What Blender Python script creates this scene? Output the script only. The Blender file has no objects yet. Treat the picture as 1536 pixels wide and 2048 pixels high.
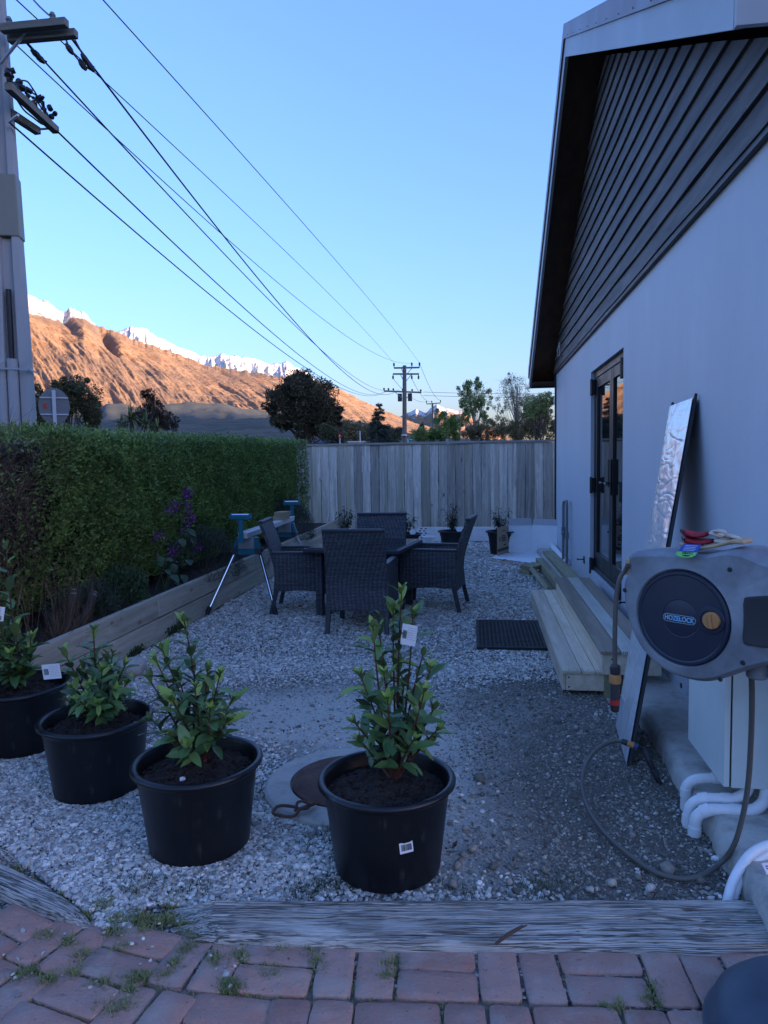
import bpy, bmesh, math, random
import numpy as np
from mathutils import Vector, Matrix, Euler
R = math.radians
sc = bpy.context.scene
col = sc.collection
rng = random.Random(7)

# ------------------------------------------------------------------ camera
F = 1430.0; PW, PH = 1536, 2048; H = 1.48
_d = np.array([960-768, -(918-1024), -F]); _d /= np.linalg.norm(_d)      # image of world +Y (the house wall runs along Y)
_r = R(0.9); _u = np.array([-math.sin(_r), math.cos(_r), 0.0]); _u[2] = -(_u@_d)/_d[2]; _u /= np.linalg.norm(_u)
_x = np.cross(_d, _u)
W2C = np.stack([_x, _d, _u], 1)
C2W = W2C.T
cam_d = bpy.data.cameras.new('camera'); cam = bpy.data.objects.new('camera', cam_d); col.objects.link(cam)
m = Matrix([[*C2W[0], 0], [*C2W[1], 0], [*C2W[2], H], [0, 0, 0, 1]]); cam.matrix_world = m
cam_d.sensor_fit = 'VERTICAL'; cam_d.sensor_height = 36.0; cam_d.lens = F/PH*36.0
cam_d.clip_start = 0.05; cam_d.clip_end = 60000
sc.camera = cam

def ray(px, py): return C2W @ np.array([px-768, 1024-py, -F])
def at(px, py, ax, v):
    "the point a photo pixel shows on the plane x, y or z = v"
    d = ray(px, py); o = np.array([0, 0, H]); i = 'xyz'.index(ax)
    return o + (v-o[i])/d[i]*d
def atd(px, py, dist):
    d = ray(px, py); return np.array([0, 0, H]) + d/np.hypot(d[0], d[1])*dist

# ------------------------------------------------------------------ sky, sun, exposure
SUN_EL, SUN_AZ = R(5.0), R(118)          # azimuth clockwise from +Y
w = bpy.data.worlds.new('World'); sc.world = w; w.use_nodes = True
nt = w.node_tree; nt.nodes.clear()
o_ = nt.nodes.new('ShaderNodeOutputWorld'); bg = nt.nodes.new('ShaderNodeBackground'); sky = nt.nodes.new('ShaderNodeTexSky')
sky.sky_type = 'NISHITA'; sky.sun_disc = False; sky.sun_elevation = SUN_EL; sky.sun_rotation = SUN_AZ
sky.altitude = 400; sky.air_density = 1.3; sky.dust_density = 2.0; sky.ozone_density = 4.0
bg.inputs['Strength'].default_value = 0.15
gm_ = nt.nodes.new('ShaderNodeGamma'); gm_.inputs[1].default_value = 0.78      # softer sky contrast
tn_ = nt.nodes.new('ShaderNodeMix'); tn_.data_type = 'RGBA'; tn_.blend_type = 'MULTIPLY'; tn_.inputs[0].default_value = 1; tn_.inputs[7].default_value = (.70, .68, 1.0, 1)
nt.links.new(sky.outputs[0], gm_.inputs[0]); nt.links.new(gm_.outputs[0], tn_.inputs[6]); nt.links.new(tn_.outputs[2], bg.inputs[0]); nt.links.new(bg.outputs[0], o_.inputs[0])
sd = bpy.data.lights.new('sun', 'SUN'); so = bpy.data.objects.new('sun', sd); col.objects.link(so)
sd.energy = 2.9; sd.angle = R(0.5); sd.color = (1.0, 0.71, 0.48)
sdir = Vector((math.sin(SUN_AZ)*math.cos(SUN_EL), math.cos(SUN_AZ)*math.cos(SUN_EL), math.sin(SUN_EL)))
so.rotation_euler = sdir.to_track_quat('Z', 'Y').to_euler(); so.location = (20, -20, 30)
sc.view_settings.view_transform = 'Standard'; sc.view_settings.look = 'None'
sc.view_settings.gamma = 1.0; sc.view_settings.use_curve_mapping = False
sc.view_settings.exposure = 2.82
sc.cycles.max_bounces = 6; sc.cycles.diffuse_bounces = 3; sc.cycles.glossy_bounces = 3; sc.cycles.transparent_max_bounces = 6
sc.cycles.caustics_reflective = False; sc.cycles.caustics_refractive = False

# ------------------------------------------------------------------ object helpers
def tag(o, label=None, cat=None, group=None, kind=None):
    if label: o['label'] = label
    if cat: o['category'] = cat
    if group: o['group'] = group
    if kind: o['kind'] = kind
    return o
def empty(name, loc=(0, 0, 0), rz=0.0, label=None, cat=None, group=None):
    o = bpy.data.objects.new(name, None); col.objects.link(o); o.empty_display_size = 0.1
    o.location = loc; o.rotation_euler = (0, 0, rz)
    return tag(o, label, cat, group)
def copy_tree(o, parent=None):
    c = o.copy(); col.objects.link(c)
    c.parent = parent
    for ch in list(o.children): copy_tree(ch, c)
    return c

class MB:
    "collects shapes, then links them as ONE mesh object"
    def __init__(s): s.v = []; s.f = []
    def add(s, vs, fs):
        b = len(s.v); s.v.extend([tuple(map(float, p)) for p in vs]); s.f.extend([tuple(i+b for i in f) for f in fs]); return s
    def box(s, lo, hi, M=None):
        (a, b, c), (d, e, f) = lo, hi
        vs = [(a, b, c), (d, b, c), (d, e, c), (a, e, c), (a, b, f), (d, b, f), (d, e, f), (a, e, f)]
        if M is not None: vs = [tuple(M @ Vector(p)) for p in vs]
        return s.add(vs, [(3, 2, 1, 0), (4, 5, 6, 7), (0, 1, 5, 4), (1, 2, 6, 5), (2, 3, 7, 6), (3, 0, 4, 7)])
    def bar(s, p, q, w, h, up=(0, 0, 1)):
        p, q = Vector(p), Vector(q); d = (q-p).normalized(); up = Vector(up)
        a = d.cross(up)
        if a.length < 1e-4: a = d.cross(Vector((1, 0, 0)))
        a.normalize(); b = a.cross(d)
        vs = []
        for c in (p, q):
            for sx, sy in ((-1, -1), (1, -1), (1, 1), (-1, 1)): vs.append(c+a*sx*w/2+b*sy*h/2)
        return s.add(vs, [(0, 1, 2, 3), (7, 6, 5, 4), (0, 4, 5, 1), (1, 5, 6, 2), (2, 6, 7, 3), (3, 7, 4, 0)])
    def tube(s, pts, r, n=8, cap=True):
        pts = [Vector(p) for p in pts]; k = len(pts)
        rs = r if hasattr(r, '__len__') else [r]*k
        t0 = (pts[1]-pts[0]).normalized(); a = t0.orthogonal().normalized()
        vs = []
        for i, p in enumerate(pts):
            t = (pts[min(i+1, k-1)]-pts[max(i-1, 0)]).normalized()
            a = (a-t*a.dot(t)).normalized(); b = t.cross(a)
            for j in range(n):
                th = 2*math.pi*j/n; vs.append(p+(a*math.cos(th)+b*math.sin(th))*rs[i])
        fs = [(i*n+j, i*n+(j+1) % n, (i+1)*n+(j+1) % n, (i+1)*n+j) for i in range(k-1) for j in range(n)]
        if cap: fs += [tuple(range(n-1, -1, -1)), tuple((k-1)*n+j for j in range(n))]
        return s.add(vs, fs)
    def lathe(s, prof, n=32, c=(0, 0, 0), M=None, closed=False):
        vs = []; k = len(prof)
        for r, z in prof:
            for j in range(n):
                th = 2*math.pi*j/n; p = Vector((r*math.cos(th), r*math.sin(th), z))
                p = (M @ p) if M is not None else p+Vector(c)
                vs.append(p)
        fs = [(i*n+j, i*n+(j+1) % n, (i+1)*n+(j+1) % n, (i+1)*n+j) for i in range(k-1) for j in range(n)]
        if closed: fs += [((k-1)*n+j, (k-1)*n+(j+1) % n, (j+1) % n, j) for j in range(n)]
        else:
            if prof[0][0] > 1e-6: fs.append(tuple(range(n-1, -1, -1)))
            if prof[-1][0] > 1e-6: fs.append(tuple((k-1)*n+j for j in range(n)))
        return s.add(vs, fs)
    def prism(s, poly, o, u, v, n, t):
        "polygon (a, b) in the plane o + a u + b v, thickened by t along n"
        o, u, v, n = Vector(o), Vector(u), Vector(v), Vector(n)
        k = len(poly); vs = [o+u*a+v*b for a, b in poly]+[o+u*a+v*b+n*t for a, b in poly]
        fs = [tuple(range(k-1, -1, -1)), tuple(range(k, 2*k))]+[(i, (i+1) % k, k+(i+1) % k, k+i) for i in range(k)]
        return s.add(vs, fs)
    def build(s, name, mat, parent=None, smooth=False, bevel=0, seg=2, sharp=40):
        me = bpy.data.meshes.new(name); me.from_pydata(s.v, [], s.f)
        bm = bmesh.new(); bm.from_mesh(me); bmesh.ops.recalc_face_normals(bm, faces=bm.faces); bm.to_mesh(me); bm.free()
        me.materials.append(mat)
        o = bpy.data.objects.new(name, me); col.objects.link(o)
        if parent is not None: o.parent = parent
        if bevel:
            b = o.modifiers.new('bevel', 'BEVEL'); b.width = bevel; b.segments = seg; b.limit_method = 'ANGLE'; b.angle_limit = R(30)
        if smooth:
            me.polygons.foreach_set('use_smooth', [True]*len(me.polygons)); me.set_sharp_from_angle(angle=R(sharp))
        return o

def np_mesh(name, V, Fc, mat, parent=None, smooth=False):
    "V (n,3) and faces (m,k) arrays -> one mesh object"
    me = bpy.data.meshes.new(name); V = np.ascontiguousarray(V, np.float32); Fc = np.ascontiguousarray(Fc, np.int32)
    k = Fc.shape[1]
    me.vertices.add(len(V)); me.vertices.foreach_set('co', V.ravel())
    me.loops.add(Fc.size); me.loops.foreach_set('vertex_index', Fc.ravel())
    me.polygons.add(len(Fc)); me.polygons.foreach_set('loop_start', np.arange(0, Fc.size, k, dtype=np.int32))
    me.update(calc_edges=True); me.validate()
    me.polygons.foreach_set('use_smooth', np.full(len(me.polygons), smooth))
    me.materials.append(mat)
    o = bpy.data.objects.new(name, me); col.objects.link(o)
    if parent is not None: o.parent = parent
    return o

# ------------------------------------------------------------------ numpy noise
def _hash(*a):
    h = np.zeros_like(a[0], dtype=np.uint64)
    for i, q in enumerate(a): h = (h ^ (q.astype(np.int64).astype(np.uint64)*np.uint64([374761393, 668265263, 2246822519, 3266489917][i])))*np.uint64(1274126177)
    h = h ^ (h >> np.uint64(15)); h = h*np.uint64(2246822519); h = h ^ (h >> np.uint64(13))
    return (h & np.uint64(0xFFFFFF)).astype(np.float64)/0xFFFFFF
def vnoise(x, y, seed=0):
    xi, yi = np.floor(x), np.floor(y); fx, fy = x-xi, y-yi
    fx = fx*fx*(3-2*fx); fy = fy*fy*(3-2*fy); s = np.full_like(xi, seed)
    a = _hash(xi, yi, s); b = _hash(xi+1, yi, s); c = _hash(xi, yi+1, s); d = _hash(xi+1, yi+1, s)
    return (a*(1-fx)+b*fx)*(1-fy)+(c*(1-fx)+d*fx)*fy
def fbm(x, y, oc=5, seed=0, gain=.5, ridged=False):
    t = np.zeros_like(x); a = 1.0; n = 0
    for i in range(oc):
        v = vnoise(x*2**i, y*2**i, seed+i*17)
        if ridged: v = 1-np.abs(2*v-1)
        t += a*v; n += a; a *= gain
    return t/n
# ------------------------------------------------------------------ materials
class G:
    def __init__(s, name):
        s.m = bpy.data.materials.new(name); s.m.use_nodes = True; s.t = s.m.node_tree; s.t.nodes.clear()
        s.out = s.t.nodes.new('ShaderNodeOutputMaterial'); s.b = s.t.nodes.new('ShaderNodeBsdfPrincipled')
        s.t.links.new(s.b.outputs[0], s.out.inputs[0])
        s._tc = s._geo = None
    def n(s, typ, ins=None, out=0, **pr):
        nd = s.t.nodes.new('ShaderNode'+typ)
        for k, v in pr.items(): setattr(nd, k, v)
        for k, v in (ins or {}).items(): s.put(nd.inputs[k], v)
        return nd.outputs[out]
    def put(s, sock, v):
        if isinstance(v, bpy.types.NodeSocket): s.t.links.new(v, sock)
        elif hasattr(v, '__len__') and sock.type == 'RGBA' and len(v) == 3: sock.default_value = (*v, 1)
        else: sock.default_value = v
    def set(s, **kw):
        for k, v in kw.items():
            k = {'base': 'Base Color', 'rough': 'Roughness', 'metal': 'Metallic', 'normal': 'Normal', 'spec': 'Specular IOR Level', 'trans': 'Transmission Weight',
                 'coat': 'Coat Weight', 'coatr': 'Coat Roughness', 'sub': 'Subsurface Weight', 'alpha': 'Alpha', 'ior': 'IOR', 'sheen': 'Sheen Weight'}[k]
            s.put(s.b.inputs[k], v)
        return s.m
    def obj(s): return s.n('TexCoord', out=3)
    def pos(s): return s.n('NewGeometry', out=0)
    def isl(s): return s.n('NewGeometry', out=8)
    def map(s, vec, scale=(1, 1, 1), loc=(0, 0, 0), rot=(0, 0, 0)):
        return s.n('Mapping', {'Vector': vec, 'Scale': scale, 'Location': loc, 'Rotation': rot})
    def noise(s, vec, scale, detail=4, rough=.55, dist=0.0, out=0): return s.n('TexNoise', {'Vector': vec, 'Scale': scale, 'Detail': detail, 'Roughness': rough, 'Distortion': dist}, out=out)
    def vor(s, vec, scale, out=0, feature='F1', rnd=1.0): return s.n('TexVoronoi', {'Vector': vec, 'Scale': scale, 'Randomness': rnd}, out=out, feature=feature)
    def math(s, op, a, b=0.0, c=None, clamp=False):
        nd = s.t.nodes.new('ShaderNodeMath'); nd.operation = op; nd.use_clamp = clamp
        s.put(nd.inputs[0], a); s.put(nd.inputs[1], b)
        if c is not None: s.put(nd.inputs[2], c)
        return nd.outputs[0]
    def mix(s, f, a, b, blend='MIX'):
        nd = s.t.nodes.new('ShaderNodeMix'); nd.data_type = 'RGBA'; nd.blend_type = blend
        s.put(nd.inputs[0], f); s.put(nd.inputs[6], a); s.put(nd.inputs[7], b); return nd.outputs[2]
    def ramp(s, f, stops, interp='LINEAR'):
        nd = s.t.nodes.new('ShaderNodeValToRGB'); cr = nd.color_ramp; cr.interpolation = interp
        while len(cr.elements) < len(stops): cr.elements.new(0.5)
        for e, (p, c) in zip(cr.elements, stops):
            e.position = p; e.color = (*c, 1) if hasattr(c, '__len__') else (c, c, c, 1)
        s.put(nd.inputs[0], f); return nd.outputs[0]
    def range(s, v, a, b, c=0.0, d=1.0): return s.n('MapRange', {0: v, 1: a, 2: b, 3: c, 4: d}, clamp=True)
    def sep(s, vec, i): return s.n('SeparateXYZ', {0: vec}, out=i)
    def comb(s, x, y, z): return s.n('CombineXYZ', {0: x, 1: y, 2: z})
    def bump(s, h, strength=.4, dist=.01, normal=None):
        i = {'Height': h, 'Strength': strength, 'Distance': dist}
        if normal is not None: i['Normal'] = normal
        return s.n('Bump', i)
    def scale(s, c, f): return s.n('VectorMath', {0: c, 3: f}, operation='SCALE')

def simple(name, c, rough=.5, var=.15, scale=6, bump=0.0, bscale=80, metal=0.0, island=0.0, bd=.004, spec=.5, c2=None, dirt=0.0):
    g = G(name); v = g.obj()
    n1 = g.noise(v, scale, 6)
    f = g.math('MULTIPLY_ADD', n1, 2*var, 1-var)
    if island: f = g.math('MULTIPLY', f, g.math('MULTIPLY_ADD', g.isl(), 2*island, 1-island))
    base = g.scale(c if c2 is None else g.mix(g.range(g.noise(v, scale*.6, 5), .35, .65), c, c2), f)
    if dirt:
        base = g.mix(g.math('MULTIPLY', g.range(g.noise(v, scale*1.7, 7, .65), .48, .72), dirt), base, (.12, .10, .085))
    g.set(base=base, rough=g.math('MULTIPLY_ADD', n1, .3, rough-.15, clamp=True), metal=metal, spec=spec)
    if bump: g.set(normal=g.bump(g.noise(v, bscale, 4), bump, bd))
    return g.m

def wood(name, c1, c2, axis=2, grain=22, stretch=.06, rough=.75, island=.25, knots=.6, bump=.35, bd=.003, coord='pos', green=None):
    g = G(name); v = g.pos() if coord == 'pos' else g.obj(); r = g.isl()
    off = g.n('VectorMath', {0: v, 1: g.comb(g.math('MULTIPLY', r, 37.0), g.math('MULTIPLY', r, 91.0), g.math('MULTIPLY', r, 53.0))}, operation='ADD')
    sc_ = [1, 1, 1]; sc_[axis] = stretch
    mv = g.map(off, tuple(sc_))
    warp = g.noise(off, 1.6, 3); wv = g.n('VectorMath', {0: mv, 1: g.scale(g.comb(warp, warp, warp), .10)}, operation='ADD')
    n1 = g.noise(wv, grain, 6, .62); n2 = g.noise(mv, grain*.25, 3)
    kv = [1, 1, 1]; kv[axis] = .45
    kd = g.vor(g.map(off, tuple(kv)), 4.2)
    knot = g.range(kd, .03, .10, 1.0, 0.0)
    ring = g.math('MULTIPLY', g.math('SINE', g.math('MULTIPLY', kd, 140.0)), g.range(kd, .05, .22, .5, 0.0))
    f = g.math('ADD', g.math('MULTIPLY_ADD', n1, 1.5, -.25), g.math('MULTIPLY', ring, .35))
    base = g.mix(g.range(f, .1, .9), c1, c2)
    if green: base = g.mix(g.math('MULTIPLY', g.range(g.noise(g.map(off, tuple(sc_)), 5, 3), .5, .68), .7), base, green)
    base = g.mix(g.math('MULTIPLY', knot, knots), base, tuple(x*.28 for x in c1))
    tone = g.math('MULTIPLY', g.math('MULTIPLY_ADD', r, 2*island, 1-island), g.math('MULTIPLY_ADD', n2, .6, .7))
    g.set(base=g.scale(base, tone), rough=rough, normal=g.bump(f, bump, bd), spec=.3)
    return g.m

def leafmat(name, c1, c2, rough=.45, var=.6, backc=None, spec=.4, trans=.0, nscale=1.2):
    g = G(name); r = g.isl()
    c = g.mix(r, c1, c2)
    n = g.noise(g.pos(), nscale, 3)
    c = g.scale(c, g.math('MULTIPLY_ADD', n, 2*var, 1-var))
    if backc is not None: c = g.mix(g.n('NewGeometry', out=6), c, backc)
    g.set(base=c, rough=rough, spec=spec)
    if trans:
        tb = g.n('BsdfTranslucent', {'Color': g.scale(c, 1.3)})
        mx = g.t.nodes.new('ShaderNodeMixShader'); mx.inputs[0].default_value = trans
        g.t.links.new(g.b.outputs[0], mx.inputs[1]); g.t.links.new(tb, mx.inputs[2]); g.t.links.new(mx.outputs[0], g.out.inputs[0])
    return g.m

M = {}
# ground: gravel with trodden dirt patches
def gravel_mat():
    g = G('gravel'); p = g.pos()
    c = g.vor(p, 62, out=1); cv = g.sep(c, 0)
    d = g.vor(p, 62, out=0)
    st = g.ramp(cv, [(0, (.07, .066, .06)), (.35, (.28, .265, .235)), (.7, (.55, .52, .46)), (1, (.88, .86, .80))])
    st = g.mix(g.range(d, .25, .6), st, (.06, .06, .06))
    dn = g.noise(p, 30, 8, .7); d2 = g.noise(p, 2.2, 5, .6)
    soil = g.mix(dn, (.085, .074, .06), (.27, .245, .20))
    soil = g.mix(g.range(g.vor(p, 26), .10, .16, .8, 0.0), soil, (.19, .185, .17))
    pale = g.mix(dn, (.42, .39, .34), (.72, .68, .60))
    x, y = g.sep(p, 0), g.sep(p, 1)
    wob = g.math('MULTIPLY_ADD', d2, 1.0, -.5)
    def blob(cx, cy, rx, ry, soft=.35):
        dx = g.math('DIVIDE', g.math('SUBTRACT', x, cx), rx); dy = g.math('DIVIDE', g.math('SUBTRACT', y, cy), ry)
        q = g.math('SQRT', g.math('ADD', g.math('MULTIPLY', dx, dx), g.math('MULTIPLY', dy, dy)))
        return g.range(g.math('ADD', q, wob), 1-soft, 1+soft, 1.0, 0.0)
    m_soil = g.math('MAXIMUM', blob(.50, 3.25, .46, 1.15), g.math('MULTIPLY', blob(.3, 4.3, .45, .5), .6))
    m_pale = g.math('MAXIMUM', blob(-.55, 4.0, 1.25, .62), g.math('MULTIPLY', blob(-.1, 3.1, .45, .9), .8))
    m_pale = g.math('MAXIMUM', m_pale, g.math('MULTIPLY', blob(-.1, 8.5, .5, 1.5), .35))
    base = g.mix(m_pale, st, pale); base = g.mix(m_soil, base, soil)
    hgt = g.math('ADD', g.math('MULTIPLY', g.math('SUBTRACT', 1.0, d), g.math('SUBTRACT', 1.0, g.math('MULTIPLY', m_pale, .75))), g.math('MULTIPLY', g.math('ADD', dn, g.math('MULTIPLY', g.noise(p, 9, 6, .7), .8)), .8))
    g.set(base=base, rough=.85, normal=g.bump(hgt, 1.0, .022), spec=.25)
    return g.m
M['gravel'] = gravel_mat()
g = G('gravel_stone'); r = g.isl()
g.set(base=g.scale(g.ramp(r, [(0, (.18, .168, .15)), (.3, (.39, .37, .33)), (.65, (.56, .535, .475)), (.9, (.70, .67, .60)), (1, (.86, .84, .78))]), g.math('MULTIPLY_ADD', g.noise(g.pos(), 120, 3), .8, .6)), rough=.7, spec=.35)
M['stone'] = g.m
g = G('dirt_stone'); r = g.isl()
g.set(base=g.scale(g.ramp(r, [(0, (.09, .08, .066)), (.5, (.23, .21, .175)), (.92, (.36, .335, .285)), (1, (.52, .50, .45))]), g.math('MULTIPLY_ADD', g.noise(g.pos(), 90, 3), .8, .6)), rough=.85, spec=.25)
M['dirt_stone'] = g.m
M['meadow'] = simple('meadow', (.07, .075, .04), .9, .5, .02, c2=(.10, .085, .05))
# plaster wall
g = G('painted_plaster'); p = g.pos()
n = g.noise(g.map(p, (1, 1, .35)), 2.0, 5); fine = g.noise(p, 90, 4)
b = g.scale((.53, .555, .60), g.math('MULTIPLY_ADD', n, .22, .89))
sm = g.range(g.noise(g.map(p, (1, 2.2, .5)), 1.7, 7, .7), .60, .78); b = g.mix(g.math('MULTIPLY', sm, .32), b, (.80, .81, .82))
spl = g.math('MULTIPLY', g.range(g.noise(p, 26, 7, .7), .47, .62), g.range(g.math('ADD', g.sep(p, 2), g.math('MULTIPLY', g.noise(p, 3, 4), .5)), .38, .62, .55, 0.0)); b = g.mix(spl, b, (.30, .27, .22)); st_ = g.range(g.noise(g.map(p, (1, 6, .35)), 2.4, 5, .6), .60, .75); b = g.mix(g.math('MULTIPLY', st_, .22), b, (.44, .46, .49)); spk = g.range(g.vor(p, 3.0), .012, .020, 1.0, 0.0); b = g.mix(spk, b, (.10, .10, .11))
g.set(base=b, rough=.5, normal=g.bump(g.math('ADD', g.math('MULTIPLY', n, 2.0), g.math('MULTIPLY', fine, .35)), .24, .012), spec=.4); M['plaster'] = g.m
M['footing'] = simple('rough_concrete', (.48, .455, .40), .9, .35, 5, .7, 45, bd=.012, dirt=.5)
M['concrete'] = simple('worn_concrete', (.43, .41, .36), .9, .25, 9, .5, 70, bd=.006, dirt=.35)
M['pole_concrete'] = simple('pole_concrete', (.36, .365, .37), .8, .12, 3, .25, 60)
M['clad'] = wood('stained_cladding', (.016, .012, .011), (.185, .165, .155), axis=1, grain=11, stretch=.13, island=.35, knots=.7, bump=.8, rough=.6)
M['soffit'] = wood('soffit_plywood', (.06, .032, .018), (.12, .065, .035), axis=1, grain=10, stretch=.1, island=.1, knots=.3)
M['barge'] = simple('painted_barge', (.42, .45, .47), .45, .14, 3, .15, 30, c2=(.35, .37, .40))
M['flashing'] = simple('brown_flashing', (.16, .105, .105), .38, .1, 2, .05, 20)
M['roof'] = simple('roofing', (.10, .07, .07), .5, .1, 2)
M['black_metal'] = simple('black_aluminium', (.014, .015, .017), .38, .15, 5)
M['trim'] = simple('dark_trim', (.02, .021, .024), .5, .2, 5)
g = G('door_glass'); g.set(base=(.006, .008, .009), rough=.015, spec=.6, ior=1.52); M['glass'] = g.m
M['fence'] = wood('fence_timber', (.25, .23, .195), (.70, .66, .58), axis=2, grain=26, stretch=.05, island=.34, knots=.9, green=(.34, .32, .22))
M['fence_cap'] = wood('fence_cap', (.16, .15, .135), (.36, .345, .32), axis=0, grain=26, stretch=.05, island=.2)
M['retain'] = wood('retaining_timber', (.26, .225, .165), (.54, .49, .39), axis=1, grain=18, stretch=.05, island=.15)
M['deck'] = wood('deck_timber', (.52, .40, .265), (.82, .70, .54), axis=1, grain=20, stretch=.05, island=.16, knots=.4)
M['deck_dark'] = wood('deck_timber_brown', (.24, .185, .13), (.42, .34, .25), axis=1, grain=20, stretch=.05, island=.1)
g = G('deck_grooved'); p = g.pos(); wv = g.math('SINE', g.math('MULTIPLY', g.sep(p, 0), 520.0))
g.set(base=g.scale(g.mix(g.range(wv, -.6, .6), (.40, .37, .30), (.72, .68, .58)), g.math('MULTIPLY_ADD', g.noise(g.map(p, (1, .1, 1)), 20, 4), .7, .65)), rough=.75, normal=g.bump(wv, .5, .004)); M['deck_groove'] = g.m
M['beam'] = wood('treated_beam', (.22, .185, .10), (.42, .37, .22), axis=1, grain=18, stretch=.06, island=.15, knots=.3)
M['offcut'] = wood('timber_offcut', (.30, .22, .13), (.48, .38, .25), axis=1, grain=18, stretch=.08, island=.1, knots=.2)
M['soil'] = simple('potting_soil', (.020, .013, .010), .95, .6, 40, 1.0, 55, bd=.02, c2=(.035, .022, .016))
M['bed_soil'] = simple('bed_soil', (.03, .022, .016), .95, .5, 12, .8, 40, bd=.02)
g = G('black_plastic'); p = g.obj(); n = g.noise(p, 7, 5); sc1 = g.noise(g.map(p, (1, 1, 7)), 22, 5, .7)
du = g.range(g.noise(g.map(p, (1, 1, .10)), 30, 5, .65), .52, .72); sp_ = g.range(g.noise(p, 11, 7, .7), .52, .70); g.set(base=g.mix(g.math('MULTIPLY', g.math('MULTIPLY', du, sp_), .55), g.mix(g.math('MULTIPLY', g.range(sc1, .55, .75), .3), (.0055, .006, .008), (.04, .041, .045)), (.13, .125, .115)), rough=g.math('MULTIPLY_ADD', n, .22, .25), spec=.45, normal=g.bump(g.noise(p, 9, 3), .05, .01)); M['pot'] = g.m
M['pot_back'] = simple('charcoal_plastic', (.012, .013, .015), .5, .15, 8)
# wicker weave
def wicker(name):
    g = G(name); v = g.obj(); x, y, z = (g.sep(v, i) for i in range(3))
    uv = g.comb(g.math('ADD', x, y), z, 0.0)
    def brick(o):
        nd = g.t.nodes.new('ShaderNodeTexBrick'); nd.offset = .5; nd.offset_frequency = 2
        g.put(nd.inputs['Vector'], uv); g.put(nd.inputs['Color1'], (.085, .087, .102)); g.put(nd.inputs['Color2'], (.135, .136, .152)); g.put(nd.inputs['Mortar'], (.008, .008, .010))
        for k, q in (('Scale', 1.0), ('Mortar Size', .0022), ('Mortar Smooth', .6), ('Bias', 0.0), ('Brick Width', .030), ('Row Height', .0125)): nd.inputs[k].default_value = q
        return nd.outputs[o]
    rib = g.math('SINE', g.math('MULTIPLY', g.math('ADD', x, y), 165.0)); row = g.noise(g.map(v, (2, 2, 55)), 1.0, 4, .7)
    b = g.scale(brick(0), g.math('MULTIPLY', g.math('MULTIPLY_ADD', row, 1.5, .25), g.math('MULTIPLY_ADD', rib, .22, 1.0)))
    g.set(base=b, rough=.55, spec=.35, normal=g.bump(g.math('SUBTRACT', 1.0, brick(1)), .9, .006)); return g.m
M['wicker'] = wicker('charcoal_wicker')
M['wicker_frame'] = simple('wicker_wrap', (.035, .036, .045), .5, .25, 60, .4, 200)
M['cushion'] = simple('pale_cushion', (.50, .50, .49), .9, .08, 10, .3, 150)
g = G('table_glass'); g.set(base=(.010, .016, .022), rough=.06, spec=.6); M['table_glass'] = g.m
M['alu'] = simple('aluminium', (.74, .75, .76), .32, .08, 10, metal=.35)
M['chrome'] = simple('chrome_leg', (.75, .76, .78), .16, .05, 10, metal=1.0)
M['teal'] = simple('teal_paint', (.010, .14, .20), .4, .15, 12)
M['rubber'] = simple('black_rubber', (.014, .014, .015), .7, .25, 20, .3, 120)
M['reel'] = simple('grey_plastic', (.17, .185, .205), .5, .3, 9, .15, 60, c2=(.30, .325, .35), dirt=.3)
M['reel_disc'] = simple('navy_plastic', (.020, .028, .052), .42, .10, 10, .10, 250)
M['orange'] = simple('tan_orange_plastic', (.52, .245, .085), .45, .18, 14)
M['beige'] = simple('beige_handle', (.55, .36, .19), .5, .12, 10)
M['badge'] = simple('badge_silver', (.30, .38, .44), .4, .05, 10)
M['letter'] = simple('badge_letters', (.22, .52, .80), .4, .03, 10)
M['hose'] = simple('hose_rubber', (.115, .105, .090), .45, .2, 14, spec=.4)
M['hose_stripe'] = simple('hose_stripe', (.25, .20, .12), .5, .1, 10)
M['red'] = simple('red_plastic', (.42, .03, .028), .45, .1, 10)
M['blue'] = simple('blue_plastic', (.02, .07, .18), .45, .1, 10)
M['grey_dark'] = simple('dark_fitting', (.035, .038, .045), .5, .2, 10)
M['cabinet'] = simple('cabinet_paint', (.70, .73, .68), .42, .05, 3, .05, 60, dirt=.10)
M['white_pvc'] = simple('white_pvc', (.82, .83, .83), .4, .08, 8, dirt=.12)
M['grey_pvc'] = simple('grey_pvc', (.16, .17, .175), .55, .15, 8, dirt=.2)
g = G('foil_wrap'); p = g.obj(); q = g.map(p, (3, 3, .7), rot=(.25, .1, .4)); c1 = g.math('ABSOLUTE', g.math('SUBTRACT', g.noise(q, 2.6, 1, .4, .5), .5)); c2 = g.math('ABSOLUTE', g.math('SUBTRACT', g.noise(g.map(p, (1.2, 1.2, 5), rot=(.5, .3, 0)), 2.8, 1, .4, .8), .5))
g.set(base=(.84, .85, .86), metal=.5, rough=.27, normal=g.bump(g.math('ADD', c1, g.math('MULTIPLY', c2, .7)), .7, .022)); M['foil'] = g.m
M['navy_edge'] = simple('panel_edge', (.02, .024, .032), .5, .2, 10)
M['red_cloth'] = simple('red_cloth', (.33, .018, .030), .8, .2, 40, .4, 260)
M['cream_cloth'] = simple('cream_cloth', (.56, .50, .41), .85, .15, 30, .4, 240)
M['tag_blue'] = simple('tag_blue', (.03, .055, .30), .4, .05, 10)
M['tag_green'] = simple('tag_green', (.16, .55, .10), .4, .05, 10)
M['paper'] = simple('white_paper', (.72, .73, .74), .5, .03, 20)
M['ink'] = simple('black_ink', (.02, .02, .022), .6, .05, 20)
M['ink_pale'] = simple('pale_ink', (.35, .36, .38), .6, .05, 20)
M['text_pale'] = simple('pale_print', (.45, .50, .62), .5, .05, 20)
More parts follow.
